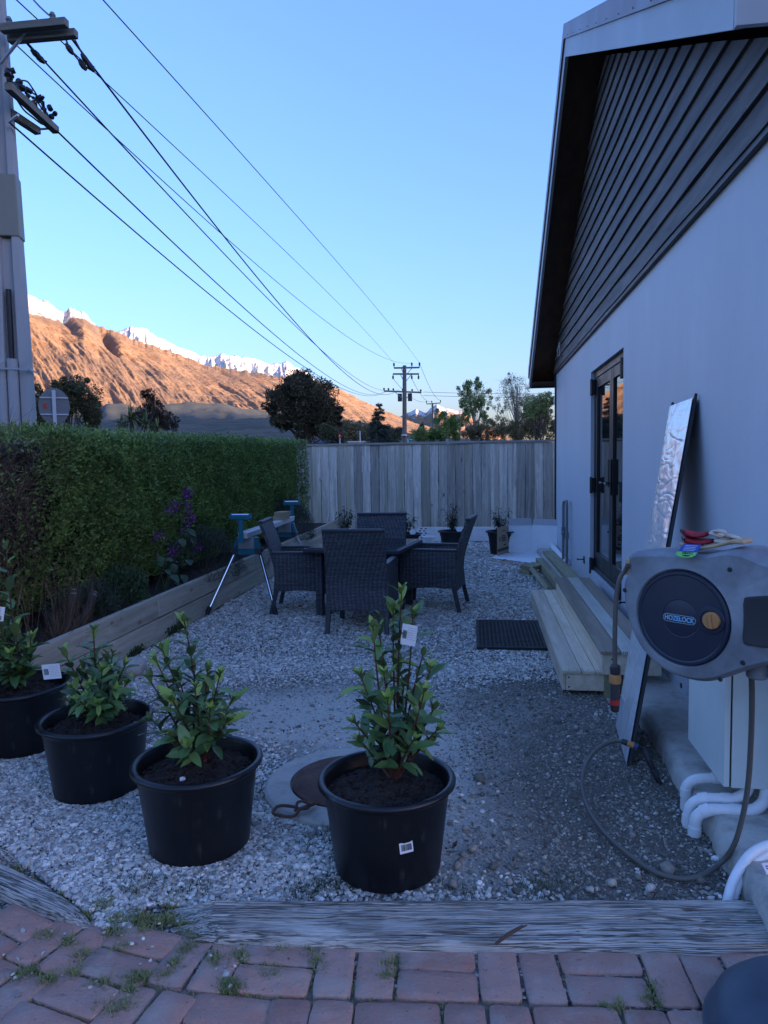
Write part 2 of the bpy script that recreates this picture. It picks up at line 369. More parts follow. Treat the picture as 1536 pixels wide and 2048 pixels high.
g = G('rusty_steel'); p = g.obj(); n = g.noise(p, 14, 7, .65); n2 = g.noise(p, 60, 4)
g.set(base=g.mix(g.range(n, .3, .7), (.075, .038, .028), (.16, .085, .062)), rough=.8, normal=g.bump(g.math('ADD', n, n2), .5, .005), spec=.3); M['rust'] = g.m
# weathered sleeper: deep grain
def sleeper():
    g = G('weathered_sleeper'); v = g.obj(); wr = g.noise(v, 2.2, 2)
    q = g.n('VectorMath', {0: g.map(v, (.022, 1, 1)), 1: g.scale(g.comb(0.0, wr, wr), .018)}, operation='ADD')
    n1 = g.noise(q, 105, 2, .5); n2 = g.noise(q, 400, 3, .6); n3 = g.noise(g.map(v, (.6, 1, 1)), 7, 6, .65); n4 = g.noise(q, 190, 2, .5)
    cr = g.range(g.math('ABSOLUTE', g.math('SUBTRACT', n1, .5)), .006, .040, 1.0, 0.0); c2 = g.range(g.math('ABSOLUTE', g.math('SUBTRACT', n4, .5)), .0, .020, .7, 0.0)
    cr = g.math('MULTIPLY', g.math('MAXIMUM', cr, c2), g.range(g.noise(g.map(v, (.5, 2, 1)), 5, 2), .36, .52))
    c = g.mix(g.range(n2, .3, .7), (.34, .32, .285), (.60, .57, .51)); c = g.scale(c, g.math('MULTIPLY_ADD', n3, 1.0, .5)); c = g.mix(g.math('MULTIPLY', cr, .72), c, (.05, .046, .042))
    h = g.math('ADD', g.math('MULTIPLY', n2, .4), g.math('MULTIPLY', cr, -1.4))
    g.set(base=c, rough=.88, normal=g.bump(h, .9, .010), spec=.2); return g.m
M['sleeper'] = sleeper()
g = G('clay_brick'); r = g.isl(); v = g.pos(); n = g.noise(v, 18, 7, .65); n2 = g.noise(v, 95, 5, .7)
big = g.noise(v, 6, 6, .6); r2 = g.math('FRACT', g.math('MULTIPLY', r, 7.31))
b = g.mix(r, (.37, .18, .135), (.55, .28, .205)); b = g.mix(g.math('MULTIPLY', r2, .55), b, (.46, .33, .285)); b = g.mix(g.range(n, .40, .70, 0.0, .75), b, (.37, .265, .23))
b = g.mix(g.range(n2, .60, .74), b, (.50, .40, .37)); b = g.mix(g.range(g.noise(v, 60, 3), .66, .74), b, (.09, .065, .06))
b = g.mix(g.math('MULTIPLY', g.range(big, .48, .70), .65), b, (.46, .40, .35))
g.set(base=b, rough=.92, normal=g.bump(g.math('ADD', g.math('MULTIPLY', n, 1.3), g.math('MULTIPLY', n2, .7)), .9, .009), spec=.15); M['brick'] = g.m
M['joint'] = simple('sandy_joint', (.26, .24, .21), .95, .5, 30, .8, 90, bd=.008, c2=(.09, .085, .06))
M['dome'] = simple('blue_grey_rubber', (.040, .058, .082), .5, .3, 9, .2, 60, c2=(.065, .08, .10), dirt=.1)
M['cardboard'] = simple('cardboard', (.36, .25, .155), .85, .1, 8)
M['card_grey'] = simple('grey_card', (.40, .41, .42), .8, .1, 8)
M['card_white'] = simple('white_card', (.78, .80, .82), .75, .08, 5)
M['bark'] = simple('bark', (.07, .055, .042), .9, .4, 12, .6, 40)
M['bark_pale'] = simple('pale_bark', (.26, .25, .23), .8, .4, 10)
M['twig'] = simple('twig', (.085, .05, .032), .8, .3, 30)
M['stem_red'] = simple('reddish_stem', (.085, .035, .025), .6, .2, 30)
M['dead_twig'] = leafmat('dead_twigs', (.10, .065, .04), (.20, .14, .095), rough=.8, var=.4)
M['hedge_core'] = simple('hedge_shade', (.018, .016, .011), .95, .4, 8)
M['hedge'] = leafmat('hedge_leaf', (.070, .140, .036), (.245, .335, .085), rough=.42, var=.62, nscale=2.6, trans=.12)
M['hedge_dead'] = leafmat('hedge_dead_leaf', (.06, .035, .018), (.11, .065, .03), rough=.7, var=.4)
M['bay'] = leafmat('bay_leaf', (.050, .115, .040), (.13, .23, .065), rough=.42, var=.35, backc=(.07, .12, .055), spec=.5, nscale=6)
M['bay_new'] = leafmat('bay_new_leaf', (.16, .28, .055), (.30, .42, .09), rough=.42, var=.2, backc=(.14, .2, .07), nscale=6, trans=.2)
M['shrub_leaf'] = leafmat('back_plant_leaf', (.018, .04, .02), (.04, .07, .03), rough=.4, var=.3)
M['lavender'] = leafmat('lavender_leaf', (.035, .05, .035), (.065, .08, .06), rough=.7, var=.4, nscale=4)
M['honesty_leaf'] = leafmat('honesty_leaf', (.03, .065, .03), (.05, .09, .04), rough=.5, var=.3)
M['purple'] = leafmat('purple_petal', (.15, .02, .19), (.30, .05, .35), rough=.5, var=.2, nscale=8)
M['grass'] = leafmat('grass_blade', (.10, .15, .035), (.32, .30, .12), rough=.6, var=.4, nscale=5)
M['moss'] = leafmat('weed_leaf', (.025, .055, .02), (.05, .085, .03), rough=.6, var=.3)
M['tree_dark'] = leafmat('dark_tree_leaf', (.04, .055, .025), (.10, .105, .05), rough=.6, var=.5, nscale=.6)
M['tree_round'] = leafmat('round_tree_leaf', (.035, .042, .022), (.095, .085, .045), rough=.55, var=.5, nscale=.5)
M['tree_spike'] = leafmat('spiky_leaf', (.05, .028, .02), (.03, .035, .02), rough=.7, var=.4)
M['flax'] = leafmat('palm_blade', (.09, .13, .05), (.18, .22, .09), rough=.5, var=.3)
M['conifer'] = leafmat('conifer_needles', (.030, .052, .040), (.065, .088, .066), rough=.7, var=.4)
M['birch'] = leafmat('birch_leaf', (.13, .21, .06), (.26, .33, .11), rough=.55, var=.4)
M['bare'] = leafmat('sparse_leaf', (.17, .16, .10), (.30, .27, .18), rough=.7, var=.3)
M['bright'] = leafmat('bright_leaf', (.12, .22, .06), (.22, .34, .10), rough=.5, var=.4)
M['brown_tree'] = leafmat('olive_brown_leaf', (.12, .108, .05), (.24, .20, .095), rough=.7, var=.4)
M['wire'] = simple('black_cable', (.010, .011, .013), .5, .1, 10)
M['arm_wood'] = wood('crossarm_timber', (.13, .125, .105), (.28, .27, .235), axis=0, grain=12, stretch=.1, island=.15, coord='obj')
M['galv'] = simple('galvanised', (.32, .34, .36), .45, .15, 8, metal=.6)
M['plate'] = simple('olive_plate', (.20, .20, .16), .5, .1, 6)
M['far_pole'] = simple('timber_pole', (.16, .145, .13), .85, .25, 2)
M['sign_back'] = simple('sign_back', (.17, .18, .19), .5, .1, 6)
M['sign_post'] = simple('sign_post', (.58, .60, .62), .5, .1, 6)
M['sticker'] = simple('orange_sticker', (.50, .06, .02), .5, .1, 6)
M['green_sign'] = simple('green_sign', (.01, .20, .14), .5, .1, 6)
M['dark_roof'] = simple('slate_roof', (.045, .055, .07), .6, .15, 1)
M['pale_wall'] = simple('pale_wall', (.45, .46, .47), .7, .1, 1)
M['tussock'] = simple('low_hill', (.045, .050, .038), .95, .6, .012, 1.0, .03, bd=6, c2=(.085, .082, .062))
# ------------------------------------------------------------------ land, hills, mountains
def struct(o): return tag(o, kind='structure')
b = MB(); b.lathe([(0, -.06), (60, -.06), (700, -.06), (9000, -.06), (30000, -.06)], 64); struct(b.build('ground', M['meadow']))

def mountain_mat():
    g = G('tussock_mountain'); p = g.pos(); nm = g.n('NewGeometry', out=1)
    n1 = g.noise(g.map(p, (.0011, .0011, .0011)), 1.0, 8, .6); n2 = g.noise(g.map(p, (.006, .006, .006)), 1.0, 7, .65)
    gra = g.mix(g.range(n2, .35, .65), (.26, .145, .080), (.41, .26, .155)); gra = g.mix(g.range(n1, .45, .62), gra, (.20, .135, .10))
    n5 = g.noise(g.map(p, (.03, .03, .02)), 1.0, 6, .7); gra = g.mix(g.range(n5, .50, .66, 0.0, .75), gra, (.13, .085, .05)); gra = g.mix(g.range(n5, .36, .28, 0.0, .5), gra, (.50, .36, .24))
    rock = g.mix(n2, (.13, .10, .09), (.25, .20, .17))
    steep = g.range(g.sep(nm, 2), .55, .78, 1.0, 0.0)
    base = g.mix(g.math('MULTIPLY', steep, g.range(n2, .3, .6)), gra, rock)
    g._p = p; g._b = base; g._n2 = n2; g._n1 = n1; g._steep = steep
    return g
def snowy(snow_z, soft, name, amt=1.0, drift=0.0, patch=.25):
    g = mountain_mat(); g.m.name = name
    h = g.math('ADD', g.sep(g._p, 2), g.math('MULTIPLY_ADD', g._n2, 5.0*soft, -2.5*soft)); h = g.math('ADD', h, g.math('MULTIPLY_ADD', g._n1, 3*soft, -1.5*soft)); h = g.math('ADD', h, g.math('MULTIPLY_ADD', g.sep(g._p, 0), -drift, -2750*drift))
    f = g.range(h, snow_z-soft*.25, snow_z+soft*.25)
    f = g.math('MULTIPLY', f, g.math('SUBTRACT', 1.0, g.math('MULTIPLY', g._steep, g.range(g._n2, .45, .6, 0.0, .8))))
    n3 = g.noise(g.map(g._p, (.016, .016, .008)), 1.0, 6, .7); f = g.math('MULTIPLY', f, g.range(n3, .40, .52, patch, 1.0))
    g.set(base=g.mix(g.math('MULTIPLY', f, amt), g._b, (.66, .65, .64)), rough=.9, spec=.1,
          normal=g.bump(g.noise(g.map(g._p, (.012, .012, .012)), 1.0, 8, .68), 1.0, 26.0))
    return g.m

def range_mesh(name, sil, r_foot, r_ridge, mat, nu=420, nv=110, gully=1.0, seed=1, foot_z=-.06, power=1.25, gsc=34, jag=.012, rvar=.0, shear=0.0, back=1.5, cuts=()):
    """a mountain side as a height field round the viewpoint: foot at r_foot, ridge at r_ridge(x) with its height taken
    from the skyline, falling away again behind it; sil = skyline points (px, py)"""
    px = np.array([p[0] for p in sil], float); py = np.array([p[1] for p in sil], float)
    u = np.linspace(px[0], px[-1], nu); sy = np.interp(u, px, py)
    us = np.array([C2W @ np.array([a-768, 1024-b_, -F]) for a, b_ in zip(u, sy)])
    hd = np.hypot(us[:, 0], us[:, 1]); dirx, diry, tan = us[:, 0]/hd, us[:, 1]/hd, us[:, 2]/hd
    rr = r_ridge*(1+rvar*(fbm(u/160.0, u*0+3, 3, seed)-.5))
    zr = H+tan*rr; jg = zr*jag*(fbm(u/12.0, u*0, 5, seed+5, .6)-.5)*2
    t = np.concatenate([np.linspace(0, 1, nv), 1+np.linspace(.03, 1, 24)*(back-1)])
    U, T = np.meshgrid(np.arange(nu), t, indexing='ij')
    tt = np.clip(T, 0, 1)
    rad = np.where(T <= 1, r_foot+(rr[U]-r_foot)*T, rr[U]*T)
    prof = np.where(T <= 1, tt**power, np.clip(1-(T-1)/(back-1)*1.15, -.1, 1))
    uu = u[U]/gsc+shear*tt**1.3
    gl = fbm(uu, T*2.2+uu*.25, 7, seed+2, .60, ridged=True)-.62
    fine = fbm(uu*2.6, T*7+uu*.8, 5, seed+9, .6)-.5
    env = np.sin(np.pi*np.clip(tt, 0, 1)**.8)**.8
    Z = foot_z+(zr[U]-foot_z)*np.clip(prof, -.1, 1) + zr[U]*(gl*.36*gully+fine*.22*gully)*env
    for cu, cs, cw, ct, cd in cuts:                      # side valleys: from the ridge down, drifting right
        q = (u[U]-(cu+(1-tt)*cs*2.2)+14*(fbm(T*9, u[U]*0+cu, 5, 5, .6)-.5)*2)/cw; Z = Z-zr[U]*cd*np.exp(-q*q)*np.clip((T-ct)/.12, 0, 1)*np.clip((1.02-T)/.08, 0, 1)
    Z = Z+jg[U]*np.clip(1-np.abs(T-1)*9, 0, 1)
    X = dirx[U]*rad; Y = diry[U]*rad
    V = np.stack([X, Y, Z], -1).reshape(-1, 3); n2 = len(t)
    i = (np.arange(nu-1)[:, None]*n2+np.arange(n2-1)[None, :]).ravel()
    Fc = np.stack([i, i+n2, i+n2+1, i+1], 1)
    return struct(np_mesh(name, V, Fc, mat, smooth=True))

front = [(-420, 470), (-250, 520), (-120, 545), (-40, 560), (20, 570), (45, 583), (70, 593), (100, 606), (120, 618), (135, 617), (165, 621), (180, 634), (195, 648), (212, 655), (240, 664), (262, 676), (290, 688), (320, 694), (350, 706),
         (400, 727), (450, 736), (500, 744), (550, 751), (600, 757), (650, 766), (690, 783), (720, 799), (760, 817), (800, 834), (830, 846), (860, 854), (900, 862), (960, 880), (1020, 915)]
range_mesh('mountain_side', front, 2300, 5200, snowy(880, 44, 'front_range', drift=.24, patch=.35), nu=900, nv=330, seed=3, gully=.21, gsc=44, power=1.1, shear=4.6, rvar=.03, jag=.022, cuts=((196, 60, 12, .68, .10), (330, 170, 7, .5, .022), (120, 60, 12, .7, .05), (420, 160, 10, .4, .035), (560, 130, 12, .35, .03)))
back = [(170, 690), (225, 668), (240, 660), (252, 656), (262, 650), (275, 655), (295, 660), (318, 674), (340, 686), (365, 696), (390, 706), (410, 712), (430, 710), (455, 708), (470, 709), (490, 714), (515, 719), (540, 727), (560, 726), (574, 723), (586, 731), (610, 742), (650, 775), (690, 800), (720, 830)]
range_mesh('snowy_ridge', back, 5300, 7600, snowy(720, 60, 'snow_range', patch=.6), nu=360, nv=80, seed=11, gully=.85, gsc=24, power=1.0, jag=.022)
far = [(690, 900), (740, 868), (775, 845), (795, 836), (808, 829), (822, 823), (832, 818), (842, 822), (852, 826), (862, 815), (874, 810), (890, 816), (905, 819), (925, 822), (950, 840), (985, 858), (1030, 880), (1120, 910)]
range_mesh('distant_snow_peak', far, 9000, 14500, snowy(900, 160, 'far_range'), nu=260, nv=70, seed=23, gully=.7, gsc=22, power=1.1)
low = [(-300, 790), (-60, 792), (60, 778), (75, 776), (100, 790), (150, 806), (200, 815), (215, 806), (250, 808), (270, 814), (300, 812), (340, 807), (400, 805), (440, 807), (480, 815), (530, 822), (600, 832), (680, 838), (760, 850), (840, 872), (1100, 885), (1600, 880)]
range_mesh('low_hill', low, 420, 1150, M['tussock'], nu=260, nv=50, seed=31, gully=.55, gsc=60, power=1.3, jag=.03)
g = G('terrace_scrub'); v = g.pos(); n = g.noise(g.map(v, (.05, .05, .05)), 1.0, 6, .65)
g.set(base=g.mix(g.range(n, .4, .62), (.030, .030, .018), (.085, .070, .042)), rough=.95, normal=g.bump(n, 1.0, 4.0)); M['scrub'] = g.m
terr = [(-300, 842), (100, 846), (200, 843), (300, 838), (350, 836), (430, 838), (530, 836), (600, 842), (680, 846), (760, 858), (860, 876), (1100, 890), (1600, 890)]
range_mesh('terrace', terr, 130, 380, M['scrub'], nu=200, nv=30, seed=37, gully=.2, gsc=40, power=1.0, jag=.05)
# unseen hill behind the viewer, shaped to keep the valley floor in shade
th = np.linspace(R(55), R(215), 90); rr = np.linspace(0, 1, 24)
A, T = np.meshgrid(th, rr, indexing='ij')
rad = 4200+T*3600; hz = -.06+np.sin(np.pi*T)*(650+60*(fbm(A*9, A*0, 4, 41)-.5))*np.clip((A-R(55))/R(18), 0, 1)*np.clip((R(215)-A)/R(18), 0, 1)
V = np.stack([np.sin(A)*rad, np.cos(A)*rad, hz], -1).reshape(-1, 3)
i = (np.arange(89)[:, None]*24+np.arange(23)[None, :]).ravel()
struct(np_mesh('unseen_hill', V, np.stack([i, i+24, i+25, i+1], 1), M['tussock'], smooth=True))

# ------------------------------------------------------------------ yard
def grid(name, x0, x1, y0, y1, nx, ny, zf, mat, parent=None, smooth=True):
    xs = np.linspace(x0, x1, nx); ys = np.linspace(y0, y1, ny); X, Y = np.meshgrid(xs, ys, indexing='ij')
    V = np.stack([X, Y, zf(X, Y)], -1).reshape(-1, 3); i = (np.arange(nx-1)[:, None]*ny+np.arange(ny-1)[None, :]).ravel()
    return np_mesh(name, V, np.stack([i, i+ny, i+ny+1, i+1], 1), mat, parent, smooth)
def yard_z(x, y): return -.006+.016*(fbm(x*1.3, y*1.3, 3, 5)-.5)
struct(grid('gravel_yard', -2.68, 1.10, 1.9, 13.6, 150, 420, yard_z, M['gravel']))

ICO = None
def ico():
    global ICO
    if ICO is None:
        bm = bmesh.new(); bmesh.ops.create_icosphere(bm, subdivisions=1, radius=1.0)
        ICO = (np.array([v.co for v in bm.verts]), np.array([[v.index for v in f.verts] for f in bm.faces])); bm.free()
    return ICO
def stones(name, P, S, mat, seed=1, flat=(.45, .8), label=None, smooth=False):
    "one mesh of irregular pebbles at P with half-sizes S"
    v0, f0 = ico(); rs = np.random.RandomState(seed); n = len(P); k = len(v0)
    ax = rs.uniform(.65, 1.25, (n, 1, 3)); ax[:, :, 2] = rs.uniform(*flat, (n, 1))
    V = v0[None]*(1+rs.uniform(-.28, .28, (n, k, 1)))*ax*S[:, None, None]
    a = rs.uniform(0, 6.283, n); t = rs.normal(0, .35, n); ca, sa, ct, st = np.cos(a), np.sin(a), np.cos(t), np.sin(t)
    x, y, z = V[..., 0].copy(), V[..., 1].copy(), V[..., 2].copy()
    y2 = y*ct[:, None]-z*st[:, None]; z2 = y*st[:, None]+z*ct[:, None]
    V = np.stack([x*ca[:, None]-y2*sa[:, None], x*sa[:, None]+y2*ca[:, None], z2], -1)+P[:, None, :]
    Fc = (f0[None]+(np.arange(n)*k)[:, None, None]).reshape(-1, 3)
    return tag(np_mesh(name, V.reshape(-1, 3), Fc, mat, smooth=smooth), label, kind='stuff')
rs = np.random.RandomState(4)
def masks(x, y):
    wob = (fbm(x*2.2, y*2.2, 4, 8)-.5)*.9
    def blob(cx, cy, rx, ry): return np.hypot((x-cx)/rx, (y-cy)/ry)+wob
    dirt = np.clip((1.6-np.minimum(blob(.50, 3.25, .46, 1.15), blob(.3, 4.3, .45, .5)))/.65, 0, 1)
    pale = np.clip((1.6-np.minimum(blob(-.55, 4.0, 1.25, .62), blob(-.1, 3.1, .45, .9)))/.75, 0, 1)
    return dirt, pale
def in_manhole(x, y): return np.hypot(x+.60, y-3.12) < .37
def scatter(n, x0, x1, y0, y1, keep):
    x = rs.uniform(x0, x1, n); y = rs.uniform(y0, y1, n); d, p = masks(x, y); k = rs.rand(n) < keep(d, p)
    k &= ~in_manhole(x, y)
    k &= (y > np.where(x < -1.26, 2.09-.635*(x+1.26), np.where(x < -1.12, 2.06, 2.305+.1145*x)))
    return x[k], y[k]
# near field: stones a few pixels wide; farther: coarser sampling
xs, ys = [], []
for n, y0, y1 in ((125000, 2.05, 3.6), (70000, 3.6, 5.2), (64000, 5.2, 8.5), (34000, 8.5, 12.8)):
    a, c = scatter(n, -2.66, .86, y0, y1, lambda d, p: np.clip(1-d*1.0, .008, 1)*np.clip(1-p*.97, .03, 1)); xs.append(a); ys.append(c)
x = np.concatenate(xs); y = np.concatenate(ys); s = np.exp(rs.normal(np.log(.0062), .36, len(x))); s = np.clip(s, .004, .02)*(1+.14*np.clip(y-4, 0, 7))
P = np.stack([x, y, yard_z(x, y)+s*.25+rs.uniform(0, .004, len(x))], -1)
stones('gravel', P, s, M['stone'], 2, label='loose pale grey gravel covering the yard')
x, y = scatter(120000, -1.9, .88, 2.2, 5.4, lambda d, p: np.clip(np.maximum(d*.85, p*.10), 0, 1))
s = np.clip(np.exp(rs.normal(np.log(.0032), .55, len(x))), .0016, .018)
P = np.stack([x, y, yard_z(x, y)+s*.15], -1)
stones('stony_dirt', P, s, M['dirt_stone'], 3, label='dark stony dirt trodden bare beside the house footing')
# rounded cobbles along the sleeper
cp = [(905, 1772, .030), (1018, 1768, .022), (1222, 1770, .024), (1275, 1758, .02), (1300, 1780, .025), (1180, 1782, .018), (985, 1735, .022), (945, 1700, .026), (1335, 1745, .03), (1090, 1745, .018), (1140, 1752, .015), (1400, 1765, .03), (960, 1560, .03), (1040, 1712, .018), (930, 1660, .024), (915, 1735, .026), (1030, 1785, .02), (650, 1662, .016), (1195, 1545, .016), (1155, 1517, .018), (1225, 1518, .018)]
P = np.array([at(px, py, 'z', .0) for px, py, _ in cp]); S = np.array([q[2] for q in cp]); P[:, 2] = S*.35
stones('cobbles', P, S*.85, M['dirt_stone'], 9, (.6, .8), label='rounded river cobbles lying on the dirt near the sleeper', smooth=True)
q = rs.rand(70, 2); P = np.array([at(px, py, 'z', .006) for px, py in ((a*520, 1790+b_*200) for a, b_ in q)]); stones('pebbles', P, np.clip(np.exp(rs.normal(np.log(.0045), .45, 70)), .002, .011), M['stone'], 19, (.5, .8), label='loose pale pebbles strewn over the bricks at the left')
for nm, pts, lab in (('rock', (262, 1335, .10), 'pale grey rock by the retaining wall behind the bay pots'),):
    bm = bmesh.new(); bmesh.ops.create_icosphere(bm, subdivisions=3, radius=pts[2])
    for v in bm.verts:
        n = fbm(np.array([v.co.x*14+5]), np.array([v.co.y*14+v.co.z*9]), 3, 3)[0]; v.co *= .7+.6*n; v.co.z *= .75
    me = bpy.data.meshes.new(nm); bm.to_mesh(me); bm.free(); me.materials.append(M['concrete']); o = bpy.data.objects.new(nm, me); col.objects.link(o)
    o.location = at(pts[0], pts[1], 'z', .05); tag(o, lab, 'rock')

xl_, yl_ = scatter(120, -2.6, .85, 2.3, 11, lambda d, p: np.ones_like(d)); leaf_cloud_later = np.stack([xl_, yl_, yard_z(xl_, yl_)+.012], -1)
# brick paving: basket weave of worn clay bricks, bedded in sandy joint
PAV = R(4.4)
b = MB(); b.box((-2.6, 1.0, -.08), (1.15, 2.12, -.014)); struct(b.build('paving_bed', M['joint']))
mb = MB(); br = random.Random(3); JP = []
MOD = .238
def brick(cx, cy, rot, L=.229, Wd=.1125):
    j = lambda s: br.uniform(-s, s)
    Mx = Matrix.Translation((cx+j(.003), cy+j(.003), -.03+j(.003))) @ Euler((j(.02), j(.02), rot+j(.03))).to_matrix().to_4x4()
    l, w_ = L/2*(1+j(.02)), Wd/2*(1+j(.03)); n = 12
    for _ in range(int(34*np.clip((.15-cx)/.7, .10, 1)*(1.0 if br.random() < .8 else .2))):
        t = br.uniform(-1, 1); sd = br.choice((-1, 1)); q = Mx @ (Vector((t*l, sd*(w_+.004), 0)) if br.random() < .65 else Vector((sd*(l+.004), t*w_, 0))); JP.append((q.x, q.y, -.008))
    # worn outline with rounded corners, softened top edge
    out = []
    for i in range(40):
        a = 2*math.pi*i/40; c_, s_ = math.cos(a), math.sin(a); q = 13.0
        rr_ = (abs(c_)**q+abs(s_)**q)**(-1/q); out.append((l*c_*rr_*(1+j(.008)), w_*s_*rr_*(1+j(.022))))
    vs = []; k = len(out)
    for sc_, z in ((1, -.03), (1, .0265), (.99, .0305), (.97, .0325), (.5, .033)): vs += [tuple(Mx @ Vector((x_*(1-(1-sc_)*(1 if sc_ < .6 else 1)), y_*(1-(1-sc_)*(2 if sc_ > .6 else 1)), z))) for x_, y_ in out]
    fs = [(r_*k+i, r_*k+(i+1) % k, (r_+1)*k+(i+1) % k, (r_+1)*k+i) for r_ in range(4) for i in range(k)]+[tuple(4*k+i for i in range(k))]
    mb.add(vs, fs)
o0 = np.array([.105, 1.995]); ca, sa = math.cos(PAV), math.sin(PAV)
for iy in range(-4, 1):
    for ix in range(-9, 5):
        shear = -.16*max(0, -ix-2)**1.15*.35
        lx, ly = ix*MOD+(.13 if iy % 2 else 0), iy*(MOD+.004)
        bend = max(0.0, -(lx+.55)); ang = PAV-bend*.42
        cx = o0[0]+lx*ca-ly*sa*(1)+bend*.03; cy = o0[1]+lx*sa+ly*ca+bend*bend*.10
        gap = 1+.05*min(1, bend)
        if cy > 2.22 or cx > 1.1 or cy < .9: continue
        e = Vector((math.cos(ang), math.sin(ang))); f = Vector((-e.y, e.x))
        vert = (ix+iy) % 2 == 0
        for s in (-.5, .5):
            q = (e if vert else f)*s*.118*gap
            brick(cx+q.x, cy+q.y, ang+(math.pi/2 if vert else 0))
struct(mb.build('brick_paving', M['brick'], smooth=True, sharp=50))

# grass in the joints and along the sleeper
def blades(name, pts, n, h, mat, label, spread=.03, wd=.0022, seed=1, cat=None, lean=.6, kind='stuff'):
    rs = np.random.RandomState(seed); c = np.array(pts, float); idx = rs.randint(0, len(c), n)
    base = c[idx]+np.concatenate([rs.normal(0, spread, (n, 2)), np.zeros((n, 1))], 1)
    az = rs.uniform(0, 6.283, n); ln = rs.uniform(.1, lean, n); hh = h*rs.uniform(.4, 1.2, n)
    dv = np.stack([np.cos(az)*np.sin(ln), np.sin(az)*np.sin(ln), np.cos(ln)], -1); sd = np.stack([-np.sin(az), np.cos(az), 0*az], -1)*wd
    mid = base+dv*hh[:, None]*.6; tip = base+dv*hh[:, None]+np.stack([np.cos(az), np.sin(az), -.4+0*az], -1)*(hh*.35)[:, None]
    V = np.stack([base-sd, base+sd, mid+sd*.8, tip, mid-sd*.8], 1).reshape(-1, 3); i = np.arange(n)[:, None]*5
    F1 = np.concatenate([i, i+1, i+2, i+4], 1); F2 = np.concatenate([i+4, i+2, i+3, i+3], 1)
    F2t = np.concatenate([i+4, i+2, i+3], 1); F1t = np.concatenate([np.concatenate([i, i+1, i+2], 1), np.concatenate([i, i+2, i+4], 1)])
    return tag(np_mesh(name, V, np.concatenate([F1t, F2t]), mat), label, cat, kind=kind)
blades('joint_moss', JP, 9000, .013, M['grass'], 'low moss and fine grass filling the joints between the bricks', spread=.0035, seed=8, wd=.0012, lean=1.0)
gp = []
gr = random.Random(5)
for px, py, wgt in ((205, 1812, 8), (240, 1845, 8), (285, 1840, 8), (330, 1845, 7), (300, 1862, 5), (230, 1868, 5), (70, 1788, 4), (120, 1805, 4), (45, 1770, 3), (170, 1835, 6), (350, 1810, 3), (270, 1790, 3), (430, 1922, 5), (480, 1918, 6), (470, 1980, 6), (455, 1972, 5), (270, 1960, 6), (255, 1985, 4),
                    (290, 1955, 3), (60, 1955, 6), (100, 1965, 6), (150, 1955, 5), (30, 1960, 4), (200, 1975, 4), (90, 1880, 5), (130, 1890, 4), (250, 1900, 3), (170, 1915, 3), (370, 1905, 4), (345, 1935, 4), (330, 1960, 3), (545, 1950, 3), (560, 1905, 2), (630, 1925, 3), (640, 1950, 2), (680, 1870, 3), (780, 1930, 3), (775, 1960, 3), (820, 1882, 2),
                    (1115, 1890, 4), (1270, 1890, 3), (1300, 1886, 3), (1310, 2010, 3), (1305, 1985, 2), (1225, 2018, 3), (1480, 1885, 2), (620, 1905, 2), (500, 1885, 2), (400, 1880, 4), (380, 1868, 4), (440, 1872, 2), (210, 2025, 3), (250, 2020, 3), (30, 1750, 2), (360, 1855, 4), (410, 1865, 3)):
    for _ in range(wgt): q = at(px+gr.uniform(-14, 14), py+gr.uniform(-7, 7), 'z', -.008); gp.append(q)
blades('joint_grass', gp, 8000, .026, M['grass'], 'tufts of green and straw grass in the brick joints and at the sleeper gap', spread=.013, seed=3, wd=.0014)
gp = [at(px+gr.uniform(-20, 20), py+gr.uniform(-8, 8), 'z', 0) for px, py in ((650, 1770), (690, 1775), (640, 1782), (600, 1782), (300, 1770), (270, 1765), (400, 1780), (1100, 1780), (1135, 1770), (640, 1675), (690, 1668), (1060, 1775), (920, 1780), (520, 1580), (512, 1600), (340, 1772), (370, 1775)) for _ in range(4)]
blades('gravel_grass', gp, 1300, .022, M['moss'], 'short grass and moss creeping through the gravel by the pots', spread=.03, seed=4, wd=.0012)
# ------------------------------------------------------------------ house
WX = 1.15
house = empty('house', (WX, 6.9, 0), 0, 'blue grey rendered house gable with dark timber cladding and black glass doors', 'house')
def hp(o): o.location = (-WX, -6.9, 0); return o      # parts are modelled in world coordinates
Y0, Y1, DY0, DY1, DZ0, DZ1, ZC = 2.55, 11.2, 6.04, 7.75, .30, 2.36, 2.80
mb = MB()
def wq(y0, y1, z0, z1): mb.add([(WX, y0, z0), (WX, y1, z0), (WX, y1, z1), (WX, y0, z1)], [(0, 3, 2, 1)])
wq(Y0, DY0, .09, DZ0); wq(Y0, DY0, DZ0, DZ1); wq(Y0, DY0, DZ1, ZC); wq(DY0, DY1, DZ1, ZC); wq(DY0, DY1, .09, DZ0)
wq(DY1, Y1, .09, DZ0); wq(DY1, Y1, DZ0, DZ1); wq(DY1, Y1, DZ1, ZC)
D = .10
mb.add([(WX, DY0, DZ0), (WX+D, DY0, DZ0), (WX+D, DY0, DZ1), (WX, DY0, DZ1)], [(0, 1, 2, 3)])
mb.add([(WX, DY1, DZ0), (WX+D, DY1, DZ0), (WX+D, DY1, DZ1), (WX, DY1, DZ1)], [(3, 2, 1, 0)])
mb.add([(WX, DY0, DZ1), (WX+D, DY0, DZ1), (WX+D, DY1, DZ1), (WX, DY1, DZ1)], [(0, 1, 2, 3)])
mb.add([(WX, DY0, DZ0), (WX+D, DY0, DZ0), (WX+D, DY1, DZ0), (WX, DY1, DZ0)], [(3, 2, 1, 0)])
